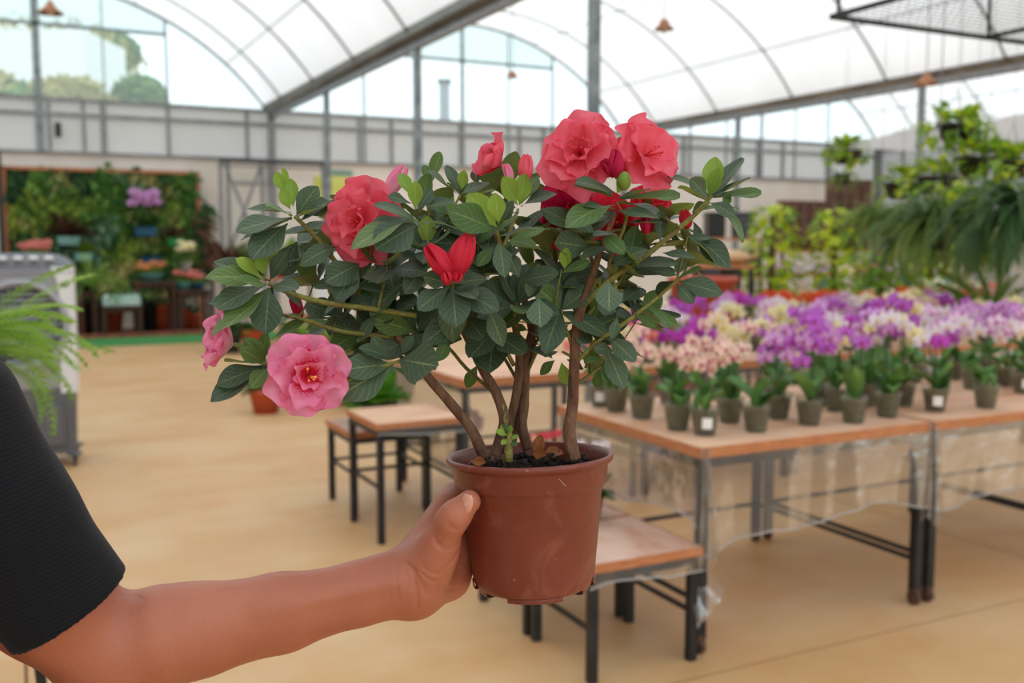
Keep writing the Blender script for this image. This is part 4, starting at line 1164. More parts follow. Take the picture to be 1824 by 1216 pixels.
# thumb on the near side of the pot
S.cone(B(770, 998, .820), B(787, 962, .812), .0170, .0140, .010)
S.cone(B(787, 962, .812), B(803, 928, .802), .0134, .0118, .007)
S.cone(B(803, 928, .802), B(812, 917, .799), .0125, .0120, .006)
S.cone(B(812, 917, .799), B(836, 893, .797), .0115, .0094, .005, sq=((.45, -.75, .2), .9))
def surf(px, py, d0=.72, d1=.90):
    pv = None
    for k in range(181):
        d = d0 + (d1 - d0) * k / 180; p = Vector(B(px, py, d)); c0 = []; w0 = []
        for a, c in zip(S.ax, p):
            i = min(len(a) - 2, max(0, int(np.searchsorted(a, c)) - 1)); c0.append(i); w0.append((c - a[i]) / (a[i + 1] - a[i]))
        g = S.F[c0[0]:c0[0]+2, c0[1]:c0[1]+2, c0[2]:c0[2]+2]
        g = g[0] * (1 - w0[0]) + g[1] * w0[0]; g = g[0] * (1 - w0[1]) + g[1] * w0[1]; f = float(g[0] * (1 - w0[2]) + g[1] * w0[2])
        if f < 0 and pv is not None: return tuple(pv[0].lerp(p, pv[1] / (pv[1] - f)))
        pv = (p, f)
    return None
CREASE = [([(735, 1012), (740, 1040), (744, 1066), (743, 1088)], .0014), ([(704, 1008), (707, 1040), (709, 1072)], .0008), ([(720, 1000), (738, 1016), (752, 1040), (760, 1060)], .0009),
 ([(748, 1018), (762, 1032), (776, 1036), (788, 1030)], .0008), ([(752, 1008), (766, 1020), (780, 1024), (792, 1016)], .0008), ([(776, 966), (784, 976), (798, 980), (812, 974)], .0011), ([(772, 956), (780, 968), (794, 972)], .0008),
 ([(797, 934), (806, 942), (818, 944)], .0008), ([(826, 966), (812, 992), (796, 1012), (782, 1040), (776, 1066)], .0013), ([(792, 1046), (804, 1050), (818, 1044)], .0008), ([(236, 1048), (246, 1062), (252, 1082)], .0016)]
for pl_c, rr_c in CREASE:
    prev_c = None
    pts_c = [surf(x0_ + (x1_ - x0_) * k / 8, y0_ + (y1_ - y0_) * k / 8) for (x0_, y0_), (x1_, y1_) in zip(pl_c[:-1], pl_c[1:]) for k in range(8)]
    for q_ in pts_c:
        if 1:
            if q_ is None: prev_c = None; continue
            q_ = (q_[0], q_[1] - rr_c * .50, q_[2])
            if prev_c is not None and (Vector(q_) - Vector(prev_c)).length < .008: S.cone(prev_c, q_, rr_c, rr_c, .0014, 'cut')
            prev_c = q_
F_keep = None
P, Q = S.mesh()
body = put('body', np_mesh('body', P, Q, m_skin), person)
# nail
nm = MB()
m_nail = mat('fingernail', (226, 168, 152), .28, 0, (210, 150, 134), 60)
def nail(u, v):
    x = (u - .5) * .0102 * max(.25, 1 - abs(2 * v - 1) ** 3.5) ** .5; y = (v - .5) * .0160
    return (x, y, .0011 - .0042 * ((u - .5) * 2) ** 2 * .45)
nm.grid(nail, 14, 16)
nl = nm.obj('fingernail', m_nail, person, True)
ta, tb = Vector(B(812, 917, .799)), Vector(B(836, 893, .797))
yd = (tb - ta).normalized(); yd = Vector((.18, -.12, .97)).normalized(); nd = Vector((-.38, -.90, .05)); nd = (nd - yd * nd.dot(yd)).normalized(); xd = yd.cross(nd)
nl.matrix_basis = Matrix.Translation(Vector(surf(831, 897)) + nd * -.0002) @ Matrix((xd, yd, nd)).transposed().to_4x4()
sol = nl.modifiers.new('thick', 'SOLIDIFY'); sol.thickness = .0012; sol.offset = -1
# eyes, hair
for s_ in (-1, 1):
    e = MB().ball((0, 0, 0), .0115, 12, 8); e.ball((0, -.0085, 0), .0052, 10, 6, 1)
    e.obj('eye', [mat('eye_white', (236, 232, 226), .3), mat('iris', (50, 34, 26), .3)], person, True, loc=(s_ * .034, -.0715, hc + .005))
    MB().tube([(s_ * .016, -.0845, hc + .026), (s_ * .034, -.081, hc + .031), (s_ * .050, -.069, hc + .026)], [.002, .003, .0015], 6).obj('eyebrow', mat('brow', (36, 28, 24), .9), person, True)
MB().tube([(-.022, -.0905, hc - .050), (-.008, -.0965, hc - .049), (.008, -.0965, hc - .049), (.022, -.0905, hc - .050)], [.001, .003, .003, .001], 6).obj('lips', mat('lips', (170, 92, 84), .5), person, True)
m_hair = mat('dark_hair', (34, 26, 22), .6, 0, (52, 40, 34), 60, bump=.8, bscale=120, stretch=(1, 1, .15))
Hs = SDF(np.arange(-.13, .13, .006), np.arange(-.13, .14, .006), np.arange(shz - .02, shz + .36, .006))
Hs.cone((0, .020, hc + .03), (0, .012, hc + .025), .096, .092, .02, sq=((0, 0, 1), 1.14))
Hs.cone((0, .05, hc - .02), (0, .06, hc - .12), .070, .050, .03)
Hs.cone((0, -.075, hc - .035), (0, -.060, hc - .02), .072, .074, .012, 'cut')
Hs.cone((0, -.12, hc - .10), (0, -.10, hc - .14), .09, .09, .012, 'cut')
P, Q = Hs.mesh(); put('hair', np_mesh('hair', P, Q, m_hair), person)
# T-shirt
m_shirt = bpy.data.materials.new('black_knit'); m_shirt.use_nodes = True
def _shirt(m):
    t = m.node_tree; N = t.nodes; L = t.links; b = N['Principled BSDF']
    b.inputs['Roughness'].default_value = .9; b.inputs['Specular IOR Level'].default_value = .18
    b.inputs['Sheen Weight'].default_value = .06
    tc = N.new('ShaderNodeTexCoord'); mp = N.new('ShaderNodeMapping'); mp.inputs['Rotation'].default_value = (0, .35, 0)
    w = N.new('ShaderNodeTexWave'); w.bands_direction = 'Z'; w.inputs['Scale'].default_value = 95; w.inputs['Distortion'].default_value = .6
    L.new(tc.outputs['Object'], mp.inputs[0]); L.new(mp.outputs[0], w.inputs[0])
    r = N.new('ShaderNodeValToRGB'); r.color_ramp.elements[0].color = lin((17, 18, 22)); r.color_ramp.elements[1].color = lin((25, 26, 31))
    L.new(w.outputs[0], r.inputs[0]); L.new(r.outputs[0], b.inputs['Base Color'])
    n = N.new('ShaderNodeTexNoise'); n.inputs['Scale'].default_value = 7; n.inputs['Detail'].default_value = 2; L.new(tc.outputs['Object'], n.inputs[0])
    b1 = N.new('ShaderNodeBump'); b1.inputs['Strength'].default_value = .5; b1.inputs['Distance'].default_value = .02; L.new(n.outputs[0], b1.inputs['Height'])
    b2 = N.new('ShaderNodeBump'); b2.inputs['Strength'].default_value = .15; b2.inputs['Distance'].default_value = .0008; L.new(w.outputs[0], b2.inputs['Height']); L.new(b1.outputs[0], b2.inputs['Normal'])
    L.new(b2.outputs[0], b.inputs['Normal'])
_shirt(m_shirt)
hem_c = Vector(B(121, 1084, .765)); hem_a = Vector(B(217, 1018, .775)); hem_b = Vector(B(25, 1147, .76))
sl_ax = (hem_c - Vector(SH)).normalized()
across = (hem_a - hem_b).normalized()
sax = (hem_c - Vector(SH)).normalized()
sax = (sax - across * sax.dot(across)).normalized()
T = SDF(axis_pts([(-.34, .02, .009), (.02, .40, .0024)]), axis_pts([(-.19, -.09, .008), (-.09, .13, .0030), (.13, .19, .008)]), axis_pts([(.76, 1.0, .011), (1.0, 1.19, .0024), (1.19, shz + .10, .0045)]))
T.cone((0, -.005, .80), (0, -.01, 1.0), .215, .195, .03, sq=((0, 1, 0), .72))
T.cone((0, -.01, 1.0), (0, -.005, shz - .08), .190, .155, .03, sq=((0, 1, 0), .70))
T.cone((-.12, 0, shz - .01), (.12, 0, shz - .01), .062, .062, .04)
T.cone((0, 0, shz + .01), (0, 0, shz + .03), .075, .068, .03)
hr = (hem_a - hem_b).length / 2
T.chain([((SH[0], SH[1], SH[2]), .058), (tuple(hem_c - sax * .09), .0545), (tuple(hem_c + sax * .04), hr)], .02)
T.chain([((-SH[0] + .01, 0, SH[2] - .005), .072), ((-.225, 0, shz - .12), .070), ((-.235, .0, shz - .22), .066)], .03)
# hems: cut the sleeve off square and hollow its end
Xg, Yg, Zg = np.meshgrid(*T.ax, indexing='ij')
Dp = (Xg - hem_c.x) * sax.x + (Yg - hem_c.y) * sax.y + (Zg - hem_c.z) * sax.z
Rd = np.sqrt(np.maximum(0, (Xg - hem_c.x) ** 2 + (Yg - hem_c.y) ** 2 + (Zg - hem_c.z) ** 2 - Dp ** 2))
reg = (Dp > -.30) & (Rd < .085) & (Zg > hem_c.z - .12)
T.F = np.where(reg, np.maximum(T.F, Dp), T.F)
T.cone(tuple(hem_c - sax * .03), tuple(hem_c + sax * .05), hr - .0052, hr - .0052, .002, 'cut')
T.F = np.maximum(T.F, .79 - Zg)
Dn = np.sqrt(Xg ** 2 + (Yg + .02) ** 2 + (Zg - shz - .125) ** 2) - .078
T.F = np.maximum(T.F, -Dn)
T.F += (.0022 * np.sin(Xg * 31 + Zg * 22) * np.sin(Yg * 27 + Zg * 9)).astype(np.float32)
P, Q = T.mesh(); put('t_shirt', np_mesh('t_shirt', P, Q, m_shirt), person)
# stitch line near the hem
st = MB()
# trousers and shoes
G = SDF(np.arange(-.24, .25, .009), np.arange(-.20, .16, .009), np.arange(.03, .90, .012))
G.cone((0, 0, .80), (0, 0, .84), .150, .145, .03, sq=((0, 1, 0), .78))
for s_ in (-1, 1):
    G.cone((s_ * .085, 0, .80), (s_ * .092, 0, .46), .095, .074, .03); G.cone((s_ * .092, 0, .46), (s_ * .092, .02, .09), .072, .062, .02)
P, Q = G.mesh(); put('trousers', np_mesh('trousers', P, Q, mat('dark_denim', (36, 42, 58), .9, 0, (46, 54, 74), 60)), person)
for s_ in (-1, 1):
    G = SDF(np.arange(-.07, .07, .005), np.arange(-.20, .09, .006), np.arange(-.01, .12, .005))
    G.cone((0, .03, .050), (0, -.14, .036), .046, .038, .02); G.cone((0, .02, .05), (0, .02, .09), .045, .044, .02)
    G.F = np.maximum(G.F, .002 - np.meshgrid(*G.ax, indexing='ij')[2])
    P, Q = G.mesh(); put('shoe', np_mesh('shoe', P, Q, M_blackpl), person, loc=(s_ * .095, .0, 0))
# ------------------------------------------------------------------ tables and stools
def wheel(name, x, y, z0, par, r=.028, mt=None):
    c = MB()
    c.box((x, y, z0 + r * 2.1), (.035, .035, .012)); c.box((x - .014, y, z0 + r * 1.3), (.004, .03, r * 1.7)); c.box((x + .014, y, z0 + r * 1.3), (.004, .03, r * 1.7))
    o = c.obj('caster', mt or M_rust, par)
    w = MB().tube([(x - .010, y, z0 + r), (x + .010, y, z0 + r)], r, 14)
    w.obj('caster_wheel', M_rust, o, False)
def skirt(par, p, q, ztop, drop, amp=.012, seed=0, name='plastic_skirt', out=(0, -1), ragged=.04):
    rg = random.Random(seed); p, q = Vector(p), Vector(q); L_ = (q - p).length; ph = rg.uniform(0, 6)
    nx = max(8, int(L_ / .035))
    def dz(u): return drop + ragged * math.sin(u * L_ * 3.1 + ph) + ragged * .4 * math.sin(u * L_ * 11 + ph)
    def fn(u, v):
        s_ = p.lerp(q, u); w = amp * v * (math.sin(u * L_ * 17 + ph) + .6 * math.sin(u * L_ * 41 + ph * 2)) + .006
        return (s_.x + out[0] * w, s_.y + out[1] * w, ztop - v * dz(u))
    o = MB().grid(fn, nx, 8).obj(name, M_skirt, par, True)
    MB().tube([fn(k / nx, 1.0) for k in range(nx + 1)], .0035, 5).obj('hem_roll', M_hem, o, True)
    return o
def corner_fold(par, c, ztop, drop, seed=0):
    rg = random.Random(seed)
    def fn(u, v):
        a = -PI * .9 + u * PI * .8; r = .012 + .055 * v * (1 - .35 * v) + .010 * math.sin(u * 25 + v * 3)
        return (c[0] + r * math.cos(a) * 1.1, c[1] + r * math.sin(a) * .7 - .004, ztop - v * drop + .02 * math.sin(u * 9))
    MB().grid(fn, 18, 10).obj('plastic_fold', M_skirt, par, True)
def table(name, x0, x1, y0, y1, h, label, cat, group=None, leg=.030, th=.042, top=None, casters=True, rail=True, skirts=(), rung=.30):
    c = ((x0 + x1) / 2, (y0 + y1) / 2); r = thing(name, label, cat, (c[0], c[1], 0), 0, group)
    hx, hy = (x1 - x0) / 2, (y1 - y0) / 2; cz = .062 if casters else 0
    MB().bevbox((0, 0, h - th / 2), (hx * 2, hy * 2, th), .004).obj('tabletop', top or M_wood, r)
    e = MB()
    for a, d in (((0, -hy - .002, h - th / 2), (hx * 2 + .006, .004, th * .96)), ((-hx - .002, 0, h - th / 2), (.004, hy * 2 + .006, th * .96)), ((hx + .002, 0, h - th / 2), (.004, hy * 2 + .006, th * .96)), ((0, hy + .002, h - th / 2), (hx * 2 + .006, .004, th * .96))):
        MB().box(a, d).obj('edge_strip', M_wood_edge, r)
    ix, iy = hx - leg / 2 - .006, hy - leg / 2 - .006
    for sx in (-1, 1):
        for sy in (-1, 1):
            MB().box((sx * ix, sy * iy, (h - th + cz) / 2), (leg, leg, h - th - cz)).obj('leg', M_black, r)
            if casters: wheel('caster', sx * ix, sy * iy, 0, r)
    f = MB()
    for a, d in (((0, -iy, h - th - leg / 2), (2 * ix, leg, leg)), ((0, iy, h - th - leg / 2), (2 * ix, leg, leg)), ((-ix, 0, h - th - leg / 2), (leg, 2 * iy, leg)), ((ix, 0, h - th - leg / 2), (leg, 2 * iy, leg))):
        MB().box(a, d).obj('top_rail', M_black, r)
    if rail:
        MB().box((-ix, 0, rung), (.012, 2 * iy, .016)).obj('rung', M_black, r)
        MB().box((ix, 0, rung), (.012, 2 * iy, .016)).obj('rung', M_black, r)
        MB().box((0, iy, rung), (2 * ix, .012, .016)).obj('rung', M_black, r)
    for sd, drop in skirts:
        a = {'front': ((-hx, -hy - .006, 0), (hx, -hy - .006, 0), (0, -1)), 'left': ((-hx - .006, hy, 0), (-hx - .006, -hy, 0), (-1, 0)), 'right': ((hx + .006, hy, 0), (hx + .006, -hy, 0), (1, 0))}[sd]
        skirt(r, a[0], a[1], h - th * .9, drop, seed=int(x0 * 100 + y0), out=a[2])
    return r
TH = .720
t1 = table('display_table', 2.02, 3.095, 2.63, 3.60, TH, 'near wooden display table whose corner points at the potted azalea, clear film on its sides', 'table', rung=.18, skirts=(('front', .30), ('left', .26)), leg=.034, th=.038)
corner_fold(t1, (-.53, -.485), TH - .02, .38, 1)
t2 = table('display_table', 3.12, 4.135, 2.63, 3.60, TH, 'orchid table butted against the right end of the near corner table', 'table', rung=.18, skirts=(('front', .26),), leg=.034, th=.038)
corner_fold(t2, (-.525, -.485), TH - .02, .36, 2)
t3 = table('display_table', 4.15, 5.2, 2.63, 3.60, TH, 'orchid table at the right edge of the photo, third from the corner', 'table', rung=.18, skirts=(('front', .28),), leg=.034, th=.038)
ta_ = table('display_table', 1.98, 3.03, 4.50, 5.44, TH, 'wooden table with hanging clear film, seen between the azalea stems', 'table', rung=.22, skirts=(('front', .42), ('left', .42)), th=.045)
for k in range(3):
    table('display_table', 3.06 + 1.08 * k, 4.11 + 1.08 * k, 4.50, 5.44, TH, ('second-row orchid table right behind the near corner table', 'second-row orchid table behind the middle of the orchids', 'second-row orchid table farthest to the right')[k], 'table', rung=.22, skirts=(('front', .40),), th=.045)
for k in range(4):
    table('display_table', 5.0 + 1.08 * k, 6.05 + 1.08 * k, 6.1, 6.9, TH, 'back-row wooden table under the orange orchids, %s from the left' % ('first', 'second', 'third', 'fourth')[k], 'table', rung=.22, th=.045)
skl = dict(casters=False, th=.032, leg=.030)
s1 = table('stool', 1.575, 2.005, 2.60, 3.02, .395, 'low square stool with dusty wooden top nearest the camera, right under the pot', 'stool', rung=.17, top=M_dust_wood, **skl)
s2 = table('stool', 1.575, 2.005, 3.04, 3.46, .395, 'low square stool pushed up behind the nearest dusty stool', 'stool', rung=.17, top=M_dust_wood, **skl)
s3 = table('stool', 1.46, 1.90, 4.30, 4.76, .57, 'tall narrow wooden-topped stool with black legs left of the pot', 'stool', rung=.26, **skl)
s4 = table('stool', 1.49, 1.92, 4.80, 5.24, .44, 'lower wooden stool standing behind the tall narrow one', 'stool', rung=.22, top=M_dust_wood, **skl)
def loose_film(par, pts, r=.006):
    MB().tube(pts, r, 6).obj('plastic_strip', M_hem, par, True)
skirt(s1, (-.22, -.215, 0), (.22, -.215, 0), .365, .07, .006, 5, 'plastic_wrap', (0, -1), .03)
MB().grid(lambda u, v: (.19 + .12 * u * v + .03 * u, -.21 + .05 * u - .02 * math.sin(v * 8), .40 - .28 * v * (1 - .3 * u) + .01 * math.sin(u * 14)), 8, 10).obj('plastic_fold', M_skirt, s1, True)
skirt(s3, (-.22, -.235, 0), (.22, -.235, 0), .55, .05, .006, 6, 'plastic_wrap', (0, -1), .015)

# ------------------------------------------------------------------ orchids
def fl_mat(name, c1, c2, vein=None, lo=.4, hi=.6, scale=3.0):
    return mat(name, c1, .55, 0, c2, scale, transl=.35, rand=.08, lo=lo, hi=hi)
OC = {
 'violet': fl_mat('violet_tepal', (176, 72, 190), (206, 116, 216)),
 'lilac': fl_mat('lilac_tepal', (200, 134, 208), (232, 190, 232)),
 'magenta': fl_mat('magenta_tepal', (176, 44, 172), (204, 80, 196)),
 'cream': fl_mat('cream_tepal', (244, 236, 200), (236, 226, 168)),
 'white': fl_mat('white_tepal', (244, 238, 244), (230, 214, 232)),
 'rose': fl_mat('rose_speckled_tepal', (248, 222, 204), (168, 44, 90), lo=.52, hi=.62, scale=2.6),
 'blush': fl_mat('blush_violet_tepal', (244, 226, 240), (200, 90, 190), lo=.46, hi=.62, scale=2.2),
 'orange': fl_mat('orange_tepal', (230, 96, 44), (216, 70, 40)),
 'wine': fl_mat('wine_speckled_tepal', (236, 200, 190), (150, 40, 66), lo=.42, hi=.56, scale=2.8),
 'amber': fl_mat('amber_tepal', (226, 160, 84), (214, 120, 80)),
 'salmon': fl_mat('salmon_tepal', (232, 150, 130), (220, 110, 100)),
}
m_lip = {'y': mat('yellow_lip', (226, 190, 60), .5), 'm': mat('magenta_lip', (170, 30, 120), .5)}
m_oleaf = mat('orchid_leaf', (70, 120, 60), .38, 0, (108, 158, 74), 5, rand=.22, transl=.12)
m_ostem = mat('orchid_stem', (66, 84, 44), .6)
m_clearpot = clear_mat('clear_pot_plastic', (240, 244, 238), .06, .15, .35, (.8, .82, .8))
M_bark2 = mat('mossy_bark', (84, 66, 50), .9, 0, (124, 128, 78), 34, bump=.5, rand=.2)
m_tagw = mat('white_tag', (240, 240, 238), .6)
def orchid_flower(key):
    b = MB()
    def tep(ang, L_, w, zt):
        n0 = len(b.v)
        vs = [(0, 0, .02)]; 
        for k in range(9):
            q = k / 8 * PI * 1.0
            t = k / 8
            yy = L_ * (1 - abs(t - .5) ** 1.6 * 2.6); xx = w * math.cos(PI * t) * 1.0
            vs.append((xx * (.55 + .45 * math.sin(PI * t)), max(.12, yy), zt * (1 - abs(2 * t - 1)) + .03 * math.cos(3 * q)))
        b.add(vs, [(0, k + 2, k + 1) for k in range(8)])
        b.xform(Matrix.Rotation(ang, 4, 'Z'), n0)
    tep(0, .95, .34, -.12); tep(2.25, .95, .33, -.14); tep(-2.25, .95, .33, -.14)
    tep(1.38, 1.0, .60, .05); tep(-1.38, 1.0, .60, .05)
    n0 = len(b.v)
    b.ball((0, -.22, .12), (.16, .2, .14), 6, 4, 1); b.ball((0, .02, .12), (.07, .1, .12), 5, 3, 1)
    return b.mesh('flower', [OC[key], m_lip['y' if key in ('cream', 'white', 'orange') else 'm']], False)
OF = {k: orchid_flower(k) for k in OC}
def strap_leaf(seed, L_=.16, w=.055, m=None, arch=.55):
    rg = random.Random(seed)
    b = MB()
    def fn(u, v):
        x = (u - .5) * w * (math.sin(PI * min(1, .12 + v * .86)) ** .6); r = L_ * v
        return (x, r * math.cos(arch * v * 1.4), r * (.9 - arch * v * 1.1) + abs(u - .5) * w * .6)
    return b.grid(fn, 4, 8).mesh('leaf', m or m_oleaf, True)
OLs = [strap_leaf(1, .15, .072, None, .55), strap_leaf(2, .17, .062, None, .75), strap_leaf(3, .13, .078, None, .35), strap_leaf(4, .15, .082, None, 1.05)]
potm = MB().lathe([(.0, .002), (.036, .0), (.038, .004), (.052, .092), (.055, .094), (.055, .100), (.051, .099), (.0365, .006), (0, .006)], 20).mesh('pot', m_clearpot, True)
barkm = MB().lathe([(.0, .008), (.034, .008), (.046, .076), (.030, .088), (0, .090)], 14).mesh('bark', M_bark2, True)
tagm = MB().grid(lambda u, v: (.052 * math.sin((u - .5) * .7), -.052 * math.cos((u - .5) * .7), .030 + .038 * v), 4, 2).mesh('label', m_tagw)
org = random.Random(21)
def orchid(pos, keys, label, group, hgt=.30, nfl=8, fs=.040, nstem=1, tagged=False, leaves=5, full=True, dirs=None, base=True):
    r = thing('potted_orchid', label, 'orchid', pos, org.uniform(0, 6.28), group)
    if base:
        put('pot', potm, r); put('bark', barkm, r)
    if tagged:
        t = put('label', tagm, r); t.rotation_euler = (0, 0, YAW - r.rotation_euler.z + org.uniform(-.3, .1))
    for k in range(leaves):
        q = k * PI + org.uniform(-.5, .5) + (k // 2) * .6
        l = put('leaf', org.choice(OLs), r, loc=(0, 0, .082 + .006 * k), rot=(org.uniform(-.1, .7) - .12 * k * 0, 0, q)); l.scale = (org.uniform(.85, 1.1),) * 3
    cam_a = math.atan2(-pos[1], -pos[0]) - r.rotation_euler.z     # blooms lean to the aisle as in the photo
    for s_ in range(nstem):
        a = cam_a + org.uniform(-1.6, 1.6); hh = hgt * org.uniform(.9, 1.08); ln = org.uniform(.04, .09)
        P = [(0, 0, .08), (.01 * math.cos(a), .01 * math.sin(a), .08 + hh * .35), (ln * .4 * math.cos(a), ln * .4 * math.sin(a), .08 + hh * .75), (ln * math.cos(a), ln * math.sin(a), .08 + hh * .95), (ln * 1.9 * math.cos(a), ln * 1.9 * math.sin(a), .08 + hh * .97), (ln * 2.6 * math.cos(a), ln * 2.6 * math.sin(a), .08 + hh * .86)]
        st = MB().tube(P, [.0028, .0026, .0024, .002, .0016, .001], 5).obj('flower_stem', m_ostem, r)
        if full: MB().tube([(P[0][0] + .008, P[0][1], .08), (P[2][0] + .004, P[2][1], P[2][2])], .0016, 4).obj('stake', m_ostem, r)
        for k in range(nfl):
            t = k / max(1, nfl - 1)
            seg = 2.2 + 2.8 * t; i = min(int(seg), 4); u = seg - i
            p = Vector(P[i]).lerp(Vector(P[i + 1]), u)
            side = (-1) ** k * org.uniform(.012, .032)
            p += Vector((-math.sin(a) * side, math.cos(a) * side, org.uniform(-.03, .02)))
            fa = cam_a + org.uniform(-.9, .9)
            d = Vector((math.cos(fa), math.sin(fa), org.uniform(-.1, .5)))
            p += d.normalized() * .012
            key = keys[k % len(keys)] if len(keys) > 1 else keys[0]
            f = put('flower', OF[key], r, M=Matrix.Translation(p) @ frame_from(d) @ Matrix.Rotation(org.uniform(-.3, .3), 4, 'Z') @ Matrix.Scale(fs * org.uniform(.85, 1.1), 4))
    return r
WC = {'violet': 'violet', 'lilac': 'pale lilac', 'magenta': 'deep magenta', 'cream': 'cream-yellow', 'white': 'white', 'rose': 'rose-speckled cream', 'blush': 'white-violet', 'orange': 'orange', 'wine': 'wine-red speckled', 'salmon': 'salmon'}
front = [  # base pixel, colours, height, stems, flowers, tag, words
 (1255, 774, ('rose',), .22, 2, 6, True, 'standing right at the near table corner'),
 (1346, 768, ('violet', 'lilac'), .28, 2, 7, False, 'next to the orchid at the table corner'),
 (1207, 765, ('rose',), .26, 2, 6, False, 'left of the corner orchid on the table edge'),
 (1143, 745, ('rose', 'cream'), .27, 2, 6, False, 'in the small pot second from the table left end'),
 (1098, 733, ('salmon', 'rose'), .24, 2, 5, False, 'beside the left end of the near table'),
 (1070, 724, ('salmon',), .22, 1, 6, True, 'nearest the azalea stem, farthest left on the table'),
 (1441, 756, ('lilac', 'violet'), .30, 2, 7, False, 'with one leaf hanging down over its pot'),
 (1520, 752, ('cream', 'white'), .33, 2, 7, False, 'in the middle of the front row'),
 (1580, 742, ('lilac', 'magenta'), .30, 2, 8, False, 'just right of the cream one in the front row'),
 (1665, 732, ('magenta', 'white'), .25, 2, 6, True, 'whose pot carries a white price tag'),
 (1755, 726, ('white', 'blush'), .30, 2, 7, False, 'near the right edge on the front row'),
 (1822, 700, ('blush', 'lilac'), .29, 1, 7, True, 'cut off by the right edge of the photo'),
 (1386, 745, ('lilac', 'violet'), .33, 2, 7, False, 'tucked behind the two violet front pots'),
 (1300, 752, ('cream', 'rose'), .34, 2, 6, False, 'behind the corner orchid'),
 (1490, 732, ('cream', 'white'), .27, 2, 6, False, 'half hidden behind the cream front one'),
 (1608, 722, ('violet', 'blush'), .32, 2, 7, False, 'behind the lilac front pots'),
 (1545, 722, ('cream', 'violet'), .36, 2, 7, False, 'tall one rising from the second row'),
]
used_pos = []
for px, py, keys, hg, ns, nf, tg, w in front:
    p = atz(px, py, TH)
    used_pos.append(p)
    orchid(p, keys, '%s orchid %s' % (WC[keys[0]], w), 'moth orchids on the near tables', hg, nf, .038, ns, tg)
palette = [('violet', 'magenta'), ('violet',), ('cream',), ('lilac', 'violet'), ('cream', 'white'), ('lilac',), ('magenta', 'violet'), ('cream', 'rose'), ('blush', 'white'), ('violet', 'lilac'), ('white', 'blush')]
# rear of the near tables: clear pots in loose ranks
ordn = ['first', 'second', 'third', 'fourth', 'fifth', 'sixth', 'seventh', 'eighth', 'ninth', 'tenth', 'eleventh', 'twelfth', 'thirteenth']
k = 0
for row, (yy, x_s, n, stp) in enumerate(((3.13, 2.30, 12, .235), (3.40, 2.22, 12, .245))):
    for i in range(n):
        x = x_s + stp * i + org.uniform(-.03, .03); y = yy + org.uniform(-.03, .03)
        if any((Vector((x, y, 0)) - Vector((q.x, q.y, 0))).length < .115 for q in used_pos): 
            continue
        used_pos.append(Vector((x, y, TH)))
        if row == 1 and i > 7: keys = [('white', 'blush'), ('lilac', 'violet'), ('violet',), ('blush',)][i % 4]
        else: keys = palette[(k * 7 + row * 3) % len(palette)] if not (row == 1 and i < 3) else ('magenta', 'violet')
        orchid((x, y, TH), keys, '%s orchid, %s from the left in the %s rank of the near tables' % (WC[keys[0]], ordn[i], ('middle', 'rear')[row]), 'moth orchids on the near tables', org.uniform(.22, .30), 6, .040, 2, False, 4, False)
        k += 1
for row, yy in enumerate((4.62, 4.92, 5.2)):
    for i in range(11):
        x = 3.18 + .30 * i + org.uniform(-.04, .04) + .1 * row
        if x > 6.2: continue
        if row == 0 and i == 0: keys = ('magenta',)
        else: keys = palette[(k * 5 + row) % len(palette)]
        if i >= 9: keys = (('cream',), ('white',), ('wine',))[row]
        orchid((x, yy + org.uniform(-.04, .04), TH), keys, '%s orchid, %s from the left in the %s rank of the second-row tables' % (WC[keys[0]], ordn[i], ('front', 'middle', 'rear')[row]), 'moth orchids on the second-row tables', org.uniform(.19, .27), 7, .044, 1, False, 3, False)
        k += 1
for i in range(13):
    x = 5.45 + .235 * i + org.uniform(-.05, .05)
    keys = ('orange',) if i not in (8, 11) else ('wine',)
    orchid((x, 6.45 + org.uniform(-.12, .16), TH), keys, '%s orchid, %s from the left on the back-row tables' % (WC[keys[0]], ordn[i]), 'orange orchids on the back-row tables', org.uniform(.12, .18), 8, .045, 2, False, 3, False)

# ------------------------------------------------------------------ foliage helpers for everything farther off
def blade_leaf(m, w=.5, droop=.3, heart=False, nv=5, nu=2):
    b = MB()
    def fn(u, v):
        t = math.sin(PI * min(1, .04 + v * .95))
        if heart: t = math.sin(PI * (1 - v) ** 1.0 * .5 + 0) ** .6 if v > .12 else .55
        return ((u - .5) * w * t, v, .18 * abs(u - .5) - droop * v * v)
    return b.grid(fn, nu, nv).mesh('leaf', m, True)
m_g1 = mat('pothos_green', (150, 184, 56), .45, 0, (104, 150, 50), 4, transl=.42, rand=.25)
m_g2 = mat('lime_green', (202, 214, 52), .45, 0, (168, 194, 48), 4, transl=.42, rand=.2)
m_g3 = mat('fern_green', (104, 138, 62), .6, 0, (136, 158, 76), 8, transl=.4, rand=.2)
m_g4 = mat('dark_green', (52, 92, 46), .6, 0, (72, 112, 50), 6, transl=.3, rand=.25)
m_g5 = mat('fresh_fern', (158, 196, 84), .5, 0, (132, 176, 66), 8, transl=.35, rand=.12)
m_lettuce = mat('lettuce_green', (74, 142, 34), .5, 0, (104, 166, 48), 5, transl=.3, rand=.15)
m_choc = mat('bronze_leaf', (84, 58, 46), .6, 0, (100, 66, 50), 6, transl=.2, rand=.3)
m_moss = mat('moss', (92, 96, 40), .95, 0, (110, 84, 50), 20, bump=.8)
HE1, HE2 = blade_leaf(m_g1, .95, .35, True), blade_leaf(m_g2, .95, .35, True)
